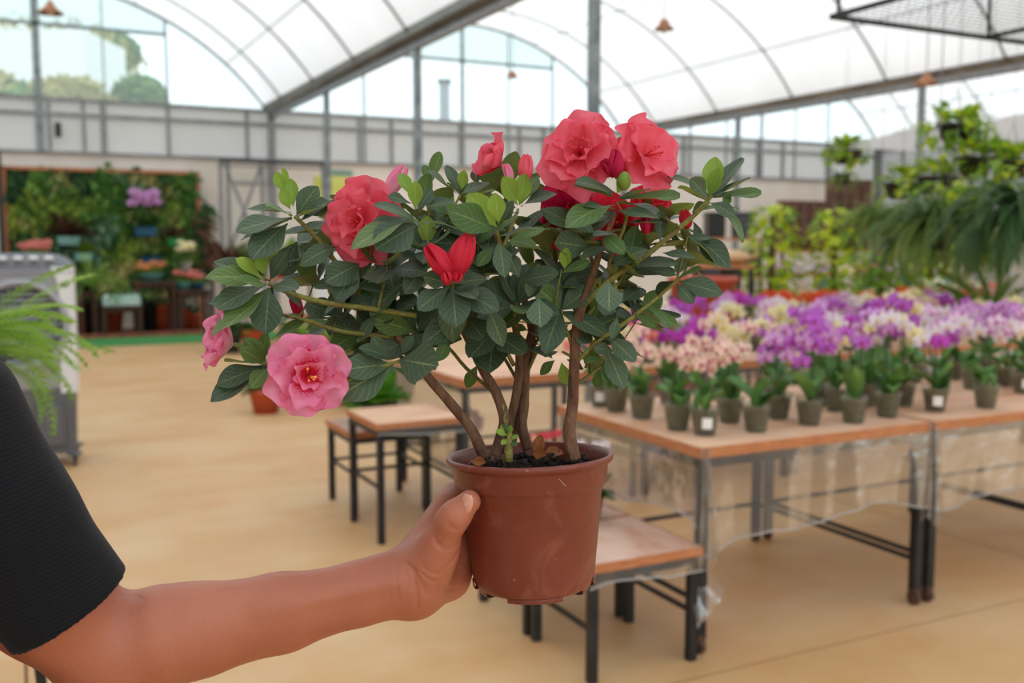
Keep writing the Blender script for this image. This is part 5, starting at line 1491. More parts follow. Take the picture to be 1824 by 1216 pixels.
def hanging_chain(r, z0, z1):
    z1 = max(z0 + .31, z1)
    for k in range(3):
        q = 2.1 * k
        MB().tube([(.10 * math.cos(q), .10 * math.sin(q), z0), (0, 0, z0 + .30)], .0025, 4).obj('wire', M_grey, r)
    MB().tube([(0, 0, z0 + .3), (0, 0, z1)], .0025, 4).obj('wire', M_grey, r)
hr_ = random.Random(31)
def basket(pos, label, rad=.13, leaf=(None,), nleaf=60, ls=.09, trail=.35, top=3.6, potm_=None, group='hanging baskets of pothos', spread=1.0):
    r = thing('hanging_basket', label, 'plant', pos, 0, group)
    MB().lathe([(0, 0), (rad * .62, 0), (rad * .80, .03), (rad, .12), (rad * 1.06, .13), (rad * 1.06, .145), (rad * .96, .14), (rad * .7, .10), (0, .10)], 18).obj('pot', potm_ or M_blackpl, r, True)
    hanging_chain(r, .14, (roof_z(pos[0]) - .02 if top == 3.6 else top) - pos[2])
    for k in range(nleaf):
        q = hr_.uniform(0, 6.28)
        if hr_.random() < .55:
            rr = rad * hr_.uniform(.2, 1.1) * spread; z = .15 + hr_.uniform(0, .12); tilt = hr_.uniform(.2, 1.2)
        else:
            rr = rad * hr_.uniform(1.0, 1.35) * spread; z = .13 - hr_.uniform(-.05, trail); tilt = hr_.uniform(-1.3, .1)
        d = Vector((math.cos(q) * math.cos(tilt), math.sin(q) * math.cos(tilt), math.sin(tilt)))
        x = d.cross(Vector((0, 0, 1))).normalized() if abs(d.z) < .98 else Vector((1, 0, 0)); z_ = x.cross(d)
        put('leaf', hr_.choice(leaf), r, M=Matrix.Translation((rr * math.cos(q), rr * math.sin(q), z)) @ Matrix((x, d, z_)).transposed().to_4x4() @ Matrix.Scale(ls * hr_.uniform(.7, 1.3), 4))
    for k in range(6):
        q = hr_.uniform(0, 6.28)
        MB().tube([(rad * .4 * math.cos(q), rad * .4 * math.sin(q), .11), (rad * 1.1 * math.cos(q), rad * 1.1 * math.sin(q), .16), (rad * 1.25 * math.cos(q), rad * 1.25 * math.sin(q), .13 - trail)], .003, 4).obj('vine', m_g1, r)
    return r
def frond_mesh(m, npair=16, ll=.14, arch=.8, L_=1.0, w=.035, seed=0):
    """pinnate frond of unit length along +Y arching down"""
    b = MB(); rg = random.Random(seed)
    def C(t): return Vector((.04 * math.sin(t * 3 + seed), L_ * math.sin(arch * t) / arch if arch else t, L_ * (math.cos(arch * t) - 1) / arch if arch else 0))
    pts = [C(k / 8) for k in range(9)]
    b.tube(pts, [.007 - .005 * k / 8 for k in range(9)], 3)
    for k in range(npair):
        t = .08 + .90 * k / npair; p = C(t); tg = (C(min(1, t + .02)) - C(max(0, t - .02))).normalized()
        sd = Vector((1, 0, 0)); l = ll * math.sin(PI * (.12 + .86 * t)) ** .7 * rg.uniform(.85, 1.1)
        for s_ in (-1, 1):
            d = (sd * s_ + tg * .45 + Vector((0, 0, -.15))).normalized(); n = tg
            a = p; c = p + d * l; mid = p + d * l * .5 + Vector((0, 0, .02 * l))
            b.add([a, mid + n * w, c, mid - n * w * .8], [(0, 1, 2, 3)] if s_ > 0 else [(3, 2, 1, 0)])
    return b.mesh('frond', m, False)
def fern(pos, label, L_=.5, n=34, m=None, potted=None, group=None, top=3.6, el=(.0, 1.3), ms=None, cat='fern', sector=None, az=None):
    r = thing('hanging_fern' if top else 'potted_fern', label, cat, pos, 0, group)
    MB().lathe([(0, 0), (.07, 0), (.10, .12), (.11, .13), (.10, .135), (.08, .11), (0, .11)], 18).obj('pot', potted or M_blackpl, r, True)
    if top: hanging_chain(r, .13, (roof_z(pos[0]) - .02 if top == 3.6 else top) - pos[2])
    for k in range(n):
        q = 2.399 * k if az is None else hr_.uniform(*az); e = hr_.uniform(*el)
        d = Vector((math.cos(q) * math.cos(e), math.sin(q) * math.cos(e), math.sin(e))); x = Vector((-math.sin(q), math.cos(q), 0)); z_ = x.cross(d)
        if z_.z < 0: x = -x; z_ = x.cross(d)
        put('frond', hr_.choice(ms), r, M=Matrix.Translation((.03 * math.cos(q), .03 * math.sin(q), .12)) @ Matrix((x, d, z_)).transposed().to_4x4() @ Matrix.Scale(L_ * hr_.uniform(.7, 1.15), 4))
    return r
FR3 = [frond_mesh(m_g3, 30, .085, a, w=.016, seed=s_) for a, s_ in ((1.2, 1), (1.7, 2), (2.1, 3))]
FR4 = [frond_mesh(m_g4, 30, .10, a, w=.017, seed=s_) for a, s_ in ((1.0, 4), (1.6, 5), (2.0, 6))]
def lacy_frond(m, arch, seed, npair=18):
    b = MB(); rg = random.Random(seed)
    def C(t): return Vector((.05 * math.sin(t * 3 + seed), math.sin(arch * t) / arch, (math.cos(arch * t) - 1) / arch))
    b.tube([C(k / 8) for k in range(9)], [.006 - .0045 * k / 8 for k in range(9)], 3)
    for k in range(npair):
        t = .06 + .92 * k / npair; p = C(t); tg = (C(min(1, t + .02)) - C(max(0, t - .02))).normalized(); l = .21 * math.sin(PI * (.16 + .82 * t)) ** .8 * rg.uniform(.9, 1.1)
        for s_ in (-1, 1):
            d = (Vector((s_, 0, -.12)) + tg * .40).normalized(); e = d.cross(Vector((0, 0, 1))).normalized()
            n_ = 7
            for i in range(n_):
                u = (i + .3) / n_; w = .021 * (1.15 - u); q = p + d * l * u
                for z_ in (-1, 1):
                    o = q + (e * z_ + d * .35).normalized() * w
                    b.add([q - d * .007, q + d * .010, o + d * .003], [(0, 1, 2)])
    return b.mesh('frond', m, False)
FR5 = [lacy_frond(m_g5, a, s_) for a, s_ in ((.9, 7), (1.5, 8), (2.0, 9))]
FRH = [frond_mesh(m_g3, 36, .07, a, w=.014, seed=s_) for a, s_ in ((1.9, 21), (2.4, 22), (2.8, 23))]
FRD = [frond_mesh(m_g4, 36, .075, a, w=.014, seed=s_) for a, s_ in ((1.8, 24), (2.3, 25), (2.7, 26))]
M_wood_dk = mat('dark_garden_wood', (84, 52, 36), .8, 0, (64, 42, 32), 6)
M_mint2 = mat('pale_teal', (130, 180, 176), .5)
m_brick = mat('reddish_brick', (150, 92, 68), .9, 0, (128, 80, 60), 9, rand=.15)
# ------------------------------------------------------------------ hanging plants on the right
POTHOS = [HE1, HE1, HE2]
DARKL = [blade_leaf(m_g1, .5, .5), blade_leaf(m_g4, .5, .6)]
basket(PW(1507, 292, 11.0), 'small hanging basket of bright green pothos alone in front of the far wall', .17, POTHOS, 110, .085, .10)
basket(PW(1702, 252, 8.4), 'highest large hanging basket, yellow-green pothos in a black pot', .15, POTHOS, 150, .085, .15, spread=1.4)
basket(PW(1606, 355, 8.6), 'hanging pothos basket at the left end of the row under the roof', .15, POTHOS, 130, .075, .30, spread=1.3)
basket(PW(1668, 345, 8.2), 'hanging pothos basket second in the row right of the far column', .15, POTHOS, 130, .075, .32, spread=1.3)
basket(PW(1735, 312, 8.2), 'hanging pothos basket straight below the highest basket', .15, POTHOS, 140, .08, .35, spread=1.35)
basket(PW(1802, 318, 8.0), 'hanging pothos basket cut by the right edge of the photo', .15, POTHOS, 140, .08, .35, spread=1.35)
basket(PW(1700, 400, 7.2), 'lower hanging pothos basket with long trails behind the big fern', .14, POTHOS, 130, .07, .40, spread=1.3)
fern(PW(1500, 330, 11.8), 'small drooping greyish-green basket plant below the lone pothos basket', .30, 40, None, M_blackpl, None, 3.6, (-.4, 1.0), FR3)
fern(PW(1566, 420, 7.6), 'mid-green hanging fern, leftmost of the three big ferns', .40, 130, None, None, None, 3.6, (.2, 1.4), FRH)
fern(PW(1665, 445, 6.2), 'large olive-green hanging fern in the middle of the three', .56, 170, None, None, None, 3.6, (.2, 1.4), FRH + FRD[:1])
fern(PW(1830, 430, 5.4), 'dark green hanging fern filling the right edge of the photo', .56, 170, None, None, None, 2.52, (.2, 1.4), FRD)
# hanging rack in the upper right corner
rk = thing('hanging_rack', 'black steel mesh rack hanging in the upper right corner of the photo', 'rack', (3.85, 3.55, 0))
zr = 2.52
cr = atz(1480, 30, zr); e2 = atz(1824, 79, zr)
ox, oy = cr.x - 3.85, cr.y - 3.55
W_, D_ = 2.3, 1.35
for a, b2 in (((0, 0), (W_, 0)), ((0, 0), (0, -D_)), ((W_, 0), (W_, -D_)), ((0, -D_), (W_, -D_)), ((1.13, 0), (1.13, -D_))):
    MB().bar((ox + a[0], oy + a[1], zr), (ox + b2[0], oy + b2[1], zr), .022).obj('rack_bar', M_black, rk)
ms_ = MB()
for k in range(1, 46): ms_.bar((ox + W_ * k / 46, oy, zr + .004), (ox + W_ * k / 46, oy - D_, zr + .004), .0022)
for k in range(1, 26): ms_.bar((ox, oy - D_ * k / 26, zr + .006), (ox + W_, oy - D_ * k / 26, zr + .006), .0022)
tag(ms_.obj('wire_mesh', M_black, rk), kind='stuff')
for a in ((0.03, -.02), (1.13, -.02), (W_, 0), (0, -D_), (W_, -D_)):
    MB().bar((ox + a[0], oy + a[1], zr), (ox + a[0], oy + a[1], zr + 1.9), .014).obj('hanger_rod', M_black, rk)

# ------------------------------------------------------------------ pothos on moss poles
def totem(pos, hgt, label, seed, mats=(HE2, HE2, HE1)):
    r = thing('pole_plant', label, 'plant', pos); rg = random.Random(seed)
    MB().lathe([(0, 0), (.13, 0), (.17, .26), (.18, .27), (.17, .27), (.15, .24), (0, .24)], 20).obj('pot', M_terra, r, True)
    MB().tube([(0, 0, .22), (0, 0, hgt - .08)], .035, 10).obj('moss_pole', m_moss, r, True)
    n = 270
    for k in range(n):
        t = k / n; z = .26 + (hgt - .30) * t; q = 2.399 * k + rg.uniform(-.4, .4); w = .10 + .09 * math.sin(PI * min(1, .15 + (1 - t))) + rg.uniform(-.04, .05)
        d = Vector((math.cos(q), math.sin(q), rg.uniform(-.7, .1))).normalized(); x = d.cross(Vector((0, 0, 1))).normalized(); z_ = x.cross(d)
        put('leaf', rg.choice(mats), r, M=Matrix.Translation((w * math.cos(q), w * math.sin(q), z)) @ Matrix((x, d, z_)).transposed().to_4x4() @ Matrix.Scale(rg.uniform(.085, .13), 4))
    return r
def floor_at(px, d):
    p = PW(px, 500, d); return Vector((p.x, p.y, 0))
totem(floor_at(1374, 9.8), 1.80, 'tall lime-green climbing plant on a pole, left of the pair', 1)
totem(floor_at(1485, 9.9), 1.77, 'tall lime-green climbing plant on a pole, right of the pair', 2)
totem(floor_at(1655, 10.6), 1.55, 'climbing plant on a pole behind the middle hanging fern', 4, (HE1, HE2))
fern(PW(1752, 470, 7.4), 'smaller hanging fern low between the two largest ferns', .40, 110, None, None, None, 3.6, (.2, 1.4), FRH)
totem(floor_at(1570, 10.6), 1.35, 'shorter climbing plant on a pole behind the hanging fern', 3, (HE1,))

# ------------------------------------------------------------------ stock at the far right
def rack(name, label, x0, x1, y0, y1, zs, leg=.04):
    r = thing(name, label, 'shelf', ((x0 + x1) / 2, (y0 + y1) / 2, 0)); hx, hy = (x1 - x0) / 2, (y1 - y0) / 2
    for z in zs: MB().box((0, 0, z), (2 * hx, 2 * hy, .03)).obj('shelf_board', M_wood_edge, r)
    for sx in (-1, 1):
        for sy in (-1, 1): MB().box((sx * (hx - leg / 2), sy * (hy - leg / 2), zs[-1] / 2), (leg, leg, zs[-1])).obj('leg', M_black, r)
    return r
pr = aty(1385, 431, 14.2); pl_ = aty(1565, 431, 14.2)
rack('stock_shelf', 'dark shelf carrying the stacks of brown plant pots at the far right', pr.x - .15, pl_.x + .6, 13.9, 14.7, (.35, .80, 1.22))
def nested(x, y, z, r0, n, step, label, group=None):
    group = label
    m = MB().lathe([(0, 0), (r0 * .78, 0), (r0 * .97, step * 2.6), (r0, step * 2.65), (r0, step * 3.2), (r0 * .93, step * 3.2), (r0 * .72, .01), (0, .01)], 16).mesh('plant_pot', M_brownpl, True)
    for k in range(n):
        o = put('plant_pot', m, None, loc=(x, y, z + step * k)); tag(o, label, 'pot', group)
for k in range(6):
    x = pr.x + .06 + .235 * k
    nested(x, 14.15, 1.235, .11, 7, .10, 'brown plant pot nested in the %s lower stack from the left on the dark shelf' % ordn[k])
for k in range(4):
    x = aty(1478, 431, 14.5).x + .28 * k
    nested(x, 14.48, 1.235, .13, 10, .112, 'brown plant pot nested in the %s taller stack from the left on the dark shelf' % ordn[k])
# dark racks with stock behind the shrub, right of centre
rg5 = random.Random(51)
def crate(px, py, d, w, h, col, label, name='crate', cat='crate', dep=None, floor=False):
    p = PW(px, py, d)
    if floor: p.z = 0
    dep = dep or w
    r = thing(name, label, cat, (p.x, p.y, p.z), YAW)
    m = MB(); t = .012
    m.box((0, 0, t / 2), (w, dep, t))
    for a, dd_ in (((0, -dep / 2 + t / 2, h / 2), (w, t, h)), ((0, dep / 2 - t / 2, h / 2), (w, t, h)), ((-w / 2 + t / 2, 0, h / 2), (t, dep, h)), ((w / 2 - t / 2, 0, h / 2), (t, dep, h))): m.box(a, dd_)
    m.obj('crate_shell', col, r)
    MB().box((0, 0, h - .015), (w + .02, dep + .02, .03)).obj('lid', col, r)
    return r
def shelf_at(px0, px1, d, zs, name, label, cat='shelf', dep=.5, board=None):
    a, b = PW(px0, 431, d), PW(px1, 431, d); c = (a + b) / 2; w = (b - a).length
    r = thing(name, label, cat, (c.x, c.y, 0), YAW)
    for z in zs: MB().box((0, 0, z - .015), (w, dep, .03)).obj('shelf_board', board or M_wood_edge, r)
    for sx in (-1, 1):
        for sy in (-1, 1): MB().box((sx * (w / 2 - .02), sy * (dep / 2 - .02), zs[-1] / 2 - .016), (.035, .035, zs[-1] - .03)).obj('leg', M_black, r)
    return r, c, w
sh1, c1, w1 = shelf_at(1225, 1332, 8.9, (.30, .78, 1.20), 'stock_shelf', 'shelf of dark trays right of the azalea above the orange-red bin')
sh2, c2, w2 = shelf_at(1238, 1350, 12.0, (.5, 1.0, 1.45), 'stock_shelf', 'dark shelf with black crates farther back right of the azalea')
def on_shelf(base, c, w, u, z, obj_fn):
    p = Vector((c.x + CY * (u * w), c.y + SY * (u * w), z)); return obj_fn(p)
def pottery(pos, r0, h, m, label, name='plant_pot', cat='pot', plant=None, group=None, seed=0, leaf_len=.10, nl=26, flower=None):
    r = thing(name, label, cat, tuple(pos), 0, group)
    MB().lathe([(0, 0), (r0 * .70, 0), (r0 * .96, h * .85), (r0 * 1.02, h * .87), (r0 * 1.02, h), (r0 * .92, h), (r0 * .88, h * .85), (0, h * .84)], 18).obj('pot', m, r, True)
    rg = random.Random(seed)
    if plant:
        for k in range(nl):
            q = rg.uniform(0, 6.28); e = rg.uniform(.2, 1.5); d = Vector((math.cos(q) * math.cos(e), math.sin(q) * math.cos(e), math.sin(e)))
            x = Vector((-math.sin(q), math.cos(q), 0)); z_ = x.cross(d)
            if z_.z < 0: x = -x; z_ = x.cross(d)
            put('leaf', rg.choice(plant), r, M=Matrix.Translation((r0 * .3 * math.cos(q), r0 * .3 * math.sin(q), h * .84)) @ Matrix((x, d, z_)).transposed().to_4x4() @ Matrix.Scale(leaf_len * rg.uniform(.7, 1.3), 4))
    if flower:
        key, nf, fs, fh, spread = flower
        for k in range(nf):
            q = rg.uniform(0, 6.28); rr = spread * math.sqrt(rg.random()); z = h * .84 + fh * rg.uniform(.65, 1.15)
            d = Vector((math.cos(q) * .5, math.sin(q) * .5, .5)) + Vector((-pos[0], -pos[1], 0)).normalized() * .7
            put('flower', OF[key], r, M=Matrix.Translation((rr * math.cos(q), rr * math.sin(q), z)) @ frame_from(d) @ Matrix.Scale(fs, 4))
            MB().tube([(0, 0, h * .8), (rr * .6 * math.cos(q), rr * .6 * math.sin(q), h * .84 + fh * .5), (rr * math.cos(q), rr * math.sin(q), z)], .003, 4).obj('flower_stem', m_ostem, r)
    return r
for k, (u, z, col, lab) in enumerate(((-.36, .30, M_charc, 'charcoal tray on the lowest board of the near stock shelf'), (.0, .30, M_navy, 'dark blue tray in the middle of the lowest board of the near stock shelf'), (.36, .30, M_blackpl, 'black tray at the right of the lowest board of the near stock shelf'),
        (.3, .78, M_navy, 'navy tray on the middle board of the near stock shelf'), (-.3, .78, M_charc, 'charcoal tray on the middle board of the near stock shelf'), (.02, .78, M_cream, 'cream tray between two dark ones on the near stock shelf'))):
    p = Vector((c1.x + CY * u * w1, c1.y + SY * u * w1, z))
    r = thing('tray', lab, 'tray', tuple(p), YAW)
    MB().bevbox((0, 0, .07), (.16, .34, .14), .01).obj('tray_body', col, r); MB().bevbox((0, 0, .15), (.18, .36, .02), .004).obj('tray_rim', col, r)
for k, (u, z, col, lab) in enumerate(((-.3, 1.0, M_charc, 'charcoal crate on the far dark shelf, left'), (.05, 1.0, M_blackpl, 'black crate on the far dark shelf, middle'), (.36, 1.0, M_charc, 'charcoal crate on the far dark shelf, right end'), (-.2, 1.45, M_blackpl, 'black crate on top of the far dark shelf'), (.25, 1.45, M_charc, 'charcoal crate on top of the far dark shelf'))):
    p = Vector((c2.x + CY * u * w2, c2.y + SY * u * w2, z))
    r = thing('crate', lab, 'crate', tuple(p), YAW)
    MB().bevbox((0, 0, .14), (.2, .36, .28), .01).obj('crate_body', col, r); MB().bevbox((0, 0, .29), (.22, .38, .03), .005).obj('crate_rim', col, r)
r = thing('bag', 'pale beige sack lying on top of the near stock shelf', 'bag', (c1.x + CY * .1, c1.y + SY * .1, 1.2), YAW)
MB().ball((0, 0, .06), (.20, .15, .07), 16, 10, 0, .06, random.Random(4)).obj('sack_body', mat('beige_sack', (216, 180, 140), .8, 0, (196, 160, 120), 9), r, True)
MB().tube([(.19, 0, .06), (.24, 0, .07), (.26, .01, .09)], [.03, .012, .022], 8).obj('sack_tie', mat('sack_tie', (190, 150, 110), .8), r, True)
# orange-red bin
pb = floor_at(1252, 7.6)
r = thing('bin', 'tall orange-red plastic barrel behind the azalea, left of the lime climbing plants', 'bin', tuple(pb))
MB().lathe([(0, 0), (.20, 0), (.22, .02), (.235, .50), (.245, .51), (.245, .55), (.235, .56), (.245, 1.08), (.265, 1.09), (.27, 1.13), (.25, 1.14), (.24, 1.10), (.22, .60), (0, .58)], 28).obj('barrel', mat('orange_red_plastic', (186, 76, 48), .5, 0, (170, 66, 42), 5), r, True)
for a in (0, PI): MB().tube([(.25 * math.cos(a) , .25 * math.sin(a) - .06, 1.0), (.29 * math.cos(a), .29 * math.sin(a) - .05, .98), (.29 * math.cos(a), .29 * math.sin(a) + .05, .98), (.25 * math.cos(a), .25 * math.sin(a) + .06, 1.0)], .009, 6).obj('handle', M_charc, r, True)
pottery(floor_at(1160, 9.2), .26, .62, M_terra, 'tall terracotta pot with leafy plant half hidden right behind the azalea', plant=DARKL, seed=3, leaf_len=.22)
# tables of small stuff beyond the orchids
t, c, w = shelf_at(1375, 1700, 12.0, (.40, .82), 'plant_bench', 'long bench of small flowering pots behind the lime climbing plants', 'bench', .8, M_wood)
cols = [('blush', 'white and violet'), ('white', 'white'), ('lilac', 'lilac'), ('cream', 'cream'), ('salmon', 'salmon pink')]
for k in range(9):
    u = -.45 + .9 * k / 8; p = Vector((c.x + CY * u * w, c.y + SY * u * w, .82))
    kk, nm_ = cols[k % 5]
    pottery(p, .09, .14, M_whitepl if k % 2 else M_teal, '%s flowering pot, %s from the left on the bench behind the climbing plants' % (nm_, ordn[k]), 'flowering_pot', 'potted plant', DARKL, None, 60 + k, .10, 16, (kk, 14, .045, .16, .14))
m_cal = mat('caladium_leaf', (232, 232, 208), .5, 0, (150, 176, 110), 5, transl=.3, lo=.45, hi=.62)
CAL = [blade_leaf(m_cal, .8, .4, True)]
for k, (px, lab) in enumerate(((1672, 'white-leaved caladium, left of the two'), (1735, 'white-leaved caladium, right of the two'))):
    p = floor_at(px, 9.75); p.z = TH
    pottery(p, .08, .12, M_blackpl, lab + ' behind the right-hand orchids', 'caladium', 'potted plant', CAL, None, 70 + k, .2, 44)
# upright grassy leaves at the right edge
pottery(Vector((*floor_at(1772, 7.3).xy, TH)), .08, .12, M_blackpl, 'upright grassy plant with long arching blades near the right edge', 'grass_plant', 'potted plant', [blade_leaf(m_g3, .06, .35)], None, 75, .42, 16)

# ------------------------------------------------------------------ left of centre
# lettuce-like plant in a dark green pot on the low stool
p = Vector((1.70, 5.02, .44))
r = pottery(p, .085, .12, M_dkgreen, 'bright green leafy plant in a dark green pot on the lower stool', 'leafy_plant', 'potted plant', [blade_leaf(m_lettuce, .62, .35), blade_leaf(m_lettuce, .7, .1)], None, 5, .17, 46)
pottery(floor_at(748, 6.9), .17, .22, M_pgreen, 'faded green plastic pot standing on the floor behind the tall stool', seed=8)
pottery(floor_at(700, 8.4), .20, .34, M_charc, 'charcoal pot on the floor beyond the stools', seed=8)
# cyclamens on the floor behind the pot
bx = floor_at(1010, 4.9)
CYC = [blade_leaf(m_g4, .9, .3, True)]
for px, key, lab in ((965, 'orange', 'bright red cyclamen just behind the rim of the azalea pot'), (1050, 'white', 'white cyclamen just right of the azalea pot rim')):
    q = floor_at(px, 3.62 if px < 1000 else 3.55); q.z = .395
    if px == 995: OCk = 'redc'
    k_ = {'magenta': 'redc', 'orange': 'redc', 'white': 'white'}[key]
    if k_ not in OF:
        OC['redc'] = mat('red_cyclamen', (206, 36, 44), .5, 0, (222, 60, 66), 4, transl=.3); OF['redc'] = orchid_flower('redc')
    pottery(q, .06, .10, M_blackpl, lab, 'cyclamen', 'potted plant', CYC, 'cyclamens on the dusty stool', px, .08, 44, (k_, 16, .024, .19, .075))
q = Vector((1.80, 2.92, .0))
# white flower seen left of the pot
pottery(Vector((*floor_at(836, 5.7).xy, 0)), .09, .16, M_blackpl, 'small white-flowered pot on the floor left of the azalea pot', 'cyclamen', 'potted plant', CYC, None, 12, .09, 24, ('white', 5, .05, .26, .05))
# the row of big pots and pedestals between shrub and far wall
def pedestal(px, d, w, h, m, label):
    p = floor_at(px, d); r = thing('pedestal', label, 'pedestal', tuple(p), YAW)
    MB().bevbox((0, 0, h / 2), (w, w, h), .012).obj('pedestal_body', m, r); MB().bevbox((0, 0, h - .01), (w + .05, w + .05, .05), .008).obj('pedestal_cap', m, r)
    MB().bevbox((0, 0, .03), (w + .04, w + .04, .06), .008).obj('pedestal_base', m, r)
    return p
pedestal(596, 10.5, .34, 1.25, M_whitepl, 'white square pedestal behind the left branches of the azalea')
pottery(floor_at(618, 8.6), .20, .50, M_charc, 'charcoal grey planter behind the pink bloom', seed=9, plant=DARKL, leaf_len=.2)
pottery(floor_at(500, 8.9), .27, .34, M_cream, 'cream round planter on the floor right of the pink bud', seed=10, plant=[blade_leaf(m_g3, .3, .4)], leaf_len=.25)
pottery(floor_at(468, 8.1), .14, .20, M_terra, 'terracotta pot on the floor behind the large pink bloom', seed=11, plant=[blade_leaf(m_g4, .4, .4)], leaf_len=.15)
pottery(floor_at(660, 9.4), .24, .62, M_cream, 'tall cream planter with dark foliage behind the azalea stems', seed=13, plant=DARKL, leaf_len=.3)
pottery(floor_at(560, 9.8), .22, .50, M_terra, 'terracotta planter beside the white pedestal', seed=14, plant=[blade_leaf(m_g1, .3, .5)], leaf_len=.28)
t, c, w = shelf_at(385, 560, 13.4, (.42, .92), 'plant_bench', 'dark bench with pots in front of the X-braced frame', 'bench', .6)
for k, (u, m, lab) in enumerate(((-.36, M_navy, 'navy pot with purple heather, left on the dark bench'), (-.08, M_charc, 'grey pot with pale grasses on the dark bench'), (.2, M_terra, 'terracotta pot on the dark bench'), (.42, M_blue, 'blue pot at the right end of the dark bench'))):
    p = Vector((c.x + CY * u * w, c.y + SY * u * w, .92))
    pottery(p, .14, .24, m, lab, plant=[[blade_leaf(m_choc, .25, .4)], [blade_leaf(m_g3, .12, .3)], [blade_leaf(m_g1, .4, .4)], [blade_leaf(m_g4, .4, .4)]][k], seed=90 + k, leaf_len=.28, nl=36)
for k, (px, m) in enumerate(((405, M_charc), (450, M_terra), (520, M_charc))):
    pottery(floor_at(px, 12.6), .17, .30, m, ('charcoal pot on the floor below the navy pot', 'terracotta pot on the floor below the dark bench', 'charcoal pot on the floor near the cream planter')[k], seed=100 + k, plant=DARKL, leaf_len=.2)
# X-braced frame against the far wall
a = aty(392, 288, 16.7); b2 = aty(575, 288, 16.7)
xf = thing('braced_frame', 'grey steel frame with an X brace standing before the far white wall', 'frame', ((a.x + b2.x) / 2, 16.7, 0))
hw = (b2.x - a.x) / 2; mid = aty(466, 288, 16.7).x - (a.x + b2.x) / 2
for x in (-hw, -hw + .12, mid, hw): MB().box((x, 0, 1.35), (.055, .055, 2.7)).obj('upright', M_grey, xf)
MB().box((0, 0, 2.72), (2 * hw + .05, .055, .055)).obj('crossbar', M_black, xf); MB().box((0, .05, 2.64), (2 * hw + .05, .03, .03)).obj('crossbar', M_grey, xf)
MB().bar((-hw + .06, -.03, 2.68), (mid, -.03, 1.1), .045).obj('brace', M_grey, xf); MB().bar((-hw + .06, .02, 1.1), (mid, .02, 2.68), .045).obj('brace', M_grey, xf)
MB().box((0, 0, .05), (2 * hw, .05, .05)).obj('crossbar', M_grey, xf)
# notices on the far wall
for px, py, w_, h_, c, lab in ((610, 308, .38, .10, (120, 160, 150), 'small pale green notice high on the far white wall'), (445, 325, .60, .06, (170, 170, 168), 'thin grey strip fixed on the far wall behind the X brace')):
    q = aty(px, py, YB); o = MB().bevbox((0, 0, 0), (w_, .02, h_), .003).obj('wall_sign', mat('sign_face', c, .6), None, loc=(q.x, YB + .02, q.z)); tag(o, lab, 'sign')
q = aty(592, 345, YB)
o = MB().bevbox((0, 0, 0), (.62, .03, .62), .005).obj('wall_poster', mat('yellow_green_poster', (206, 214, 70), .6, 0, (228, 226, 150), 2), None, loc=(q.x, YB + .013, q.z)); tag(o, 'yellow-green board on the far wall behind the upper left leaves', 'board')

# ------------------------------------------------------------------ vertical garden
ga, gb = aty(6, 303, 17.0), aty(352, 309, 17.0)
gz0, gz1 = .55, 2.52
vg = thing('vertical_garden', 'wide vertical garden of mixed green plants on the far left wall', 'plant wall', ((ga.x + gb.x) / 2, 17.0, 0))
gw = (gb.x - ga.x) / 2
MB().box((0, .06, (gz0 + gz1) / 2), (2 * gw, .04, gz1 - gz0)).obj('back_panel', mat('panel_backing', (40, 40, 28), .9), vg)
for x in (-gw, gw): MB().box((x, .03, gz1 / 2), (.06, .09, gz1)).obj('side_post', M_wood_edge, vg)
MB().box((0, .03, gz1), (2 * gw + .06, .09, .05)).obj('top_rail', M_wood_edge, vg)
MB().box((0, .03, gz0), (2 * gw + .06, .09, .05)).obj('bottom_rail', M_wood_edge, vg)
rv = random.Random(77)
def clump_mesh(m, n, ll, w, seed, heart=False, droop=.6):
    rg = random.Random(seed); b = MB()
    for k in range(n):
        q = rg.uniform(0, 6.28); e = rg.uniform(.1, 1.3)
        d = Vector((math.cos(q) * math.cos(e), -math.sin(e), math.sin(q) * math.cos(e) - .35)).normalized()
        x = d.cross(Vector((0, -1, .2))).normalized(); n_ = x.cross(d); l = ll * rg.uniform(.6, 1.2); o = Vector((rg.uniform(-.05, .05), 0, rg.uniform(-.05, .05)))
        a = o; mid = o + d * l * .5 + n_ * -.03; tip = o + d * l + Vector((0, 0, -droop * l * .5))
        b.add([a, mid + x * w * l, tip, mid - x * w * l], [(0, 1, 2, 3)])
    return b.mesh('plant_clump', m)
m_gc = [mat('wall_green_%d' % k, c, .6, 0, c2, 9, transl=.15, rand=.35) for k, (c, c2) in enumerate((((74, 122, 56), (100, 146, 60)), ((48, 88, 48), (66, 108, 54)), ((132, 160, 60), (154, 176, 70)), ((92, 130, 98), (120, 150, 120)), ((104, 76, 58), (124, 88, 66)), ((156, 152, 84), (176, 170, 110))))]
CL = [clump_mesh(m_gc[k % 6], 34, .20, .14 if k % 3 else .28, 200 + k) for k in range(12)]
wts = [0, 0, 1, 1, 2, 3, 0, 1, 6, 6, 7, 8, 9, 5, 2, 11, 6, 7]
nx, nz = 21, 11
for i in range(nx):
    for j in range(nz):
        x = -gw + .1 + (2 * gw - .2) * (i + rv.uniform(-.3, .3) + .5) / nx; z = gz0 + .08 + (gz1 - gz0 - .10) * (j + rv.uniform(-.3, .3) + .5) / nz
        band = int((x + gw) * 1.7 + math.sin(z * 2.1) * 1.2)
        rv2 = (band * 5 + j // 3 * 7) % len(wts) if rv.random() < .6 else rv.randrange(len(wts))
        o = put('plant_clump', CL[wts[rv2] % 12], vg, loc=(x, .035, z)); s_ = rv.uniform(.8, 1.25); o.scale = (s_, s_, s_)
for k in range(9):   # plants spilling over the right end of the garden
    put('plant_clump', CL[(k * 3 + 1) % 12], vg, loc=(gw + rv.uniform(-.02, .16), .0, 1.0 + k * .12 + rv.uniform(-.05, .05))).scale = (1.2, 1.2, 1.2)

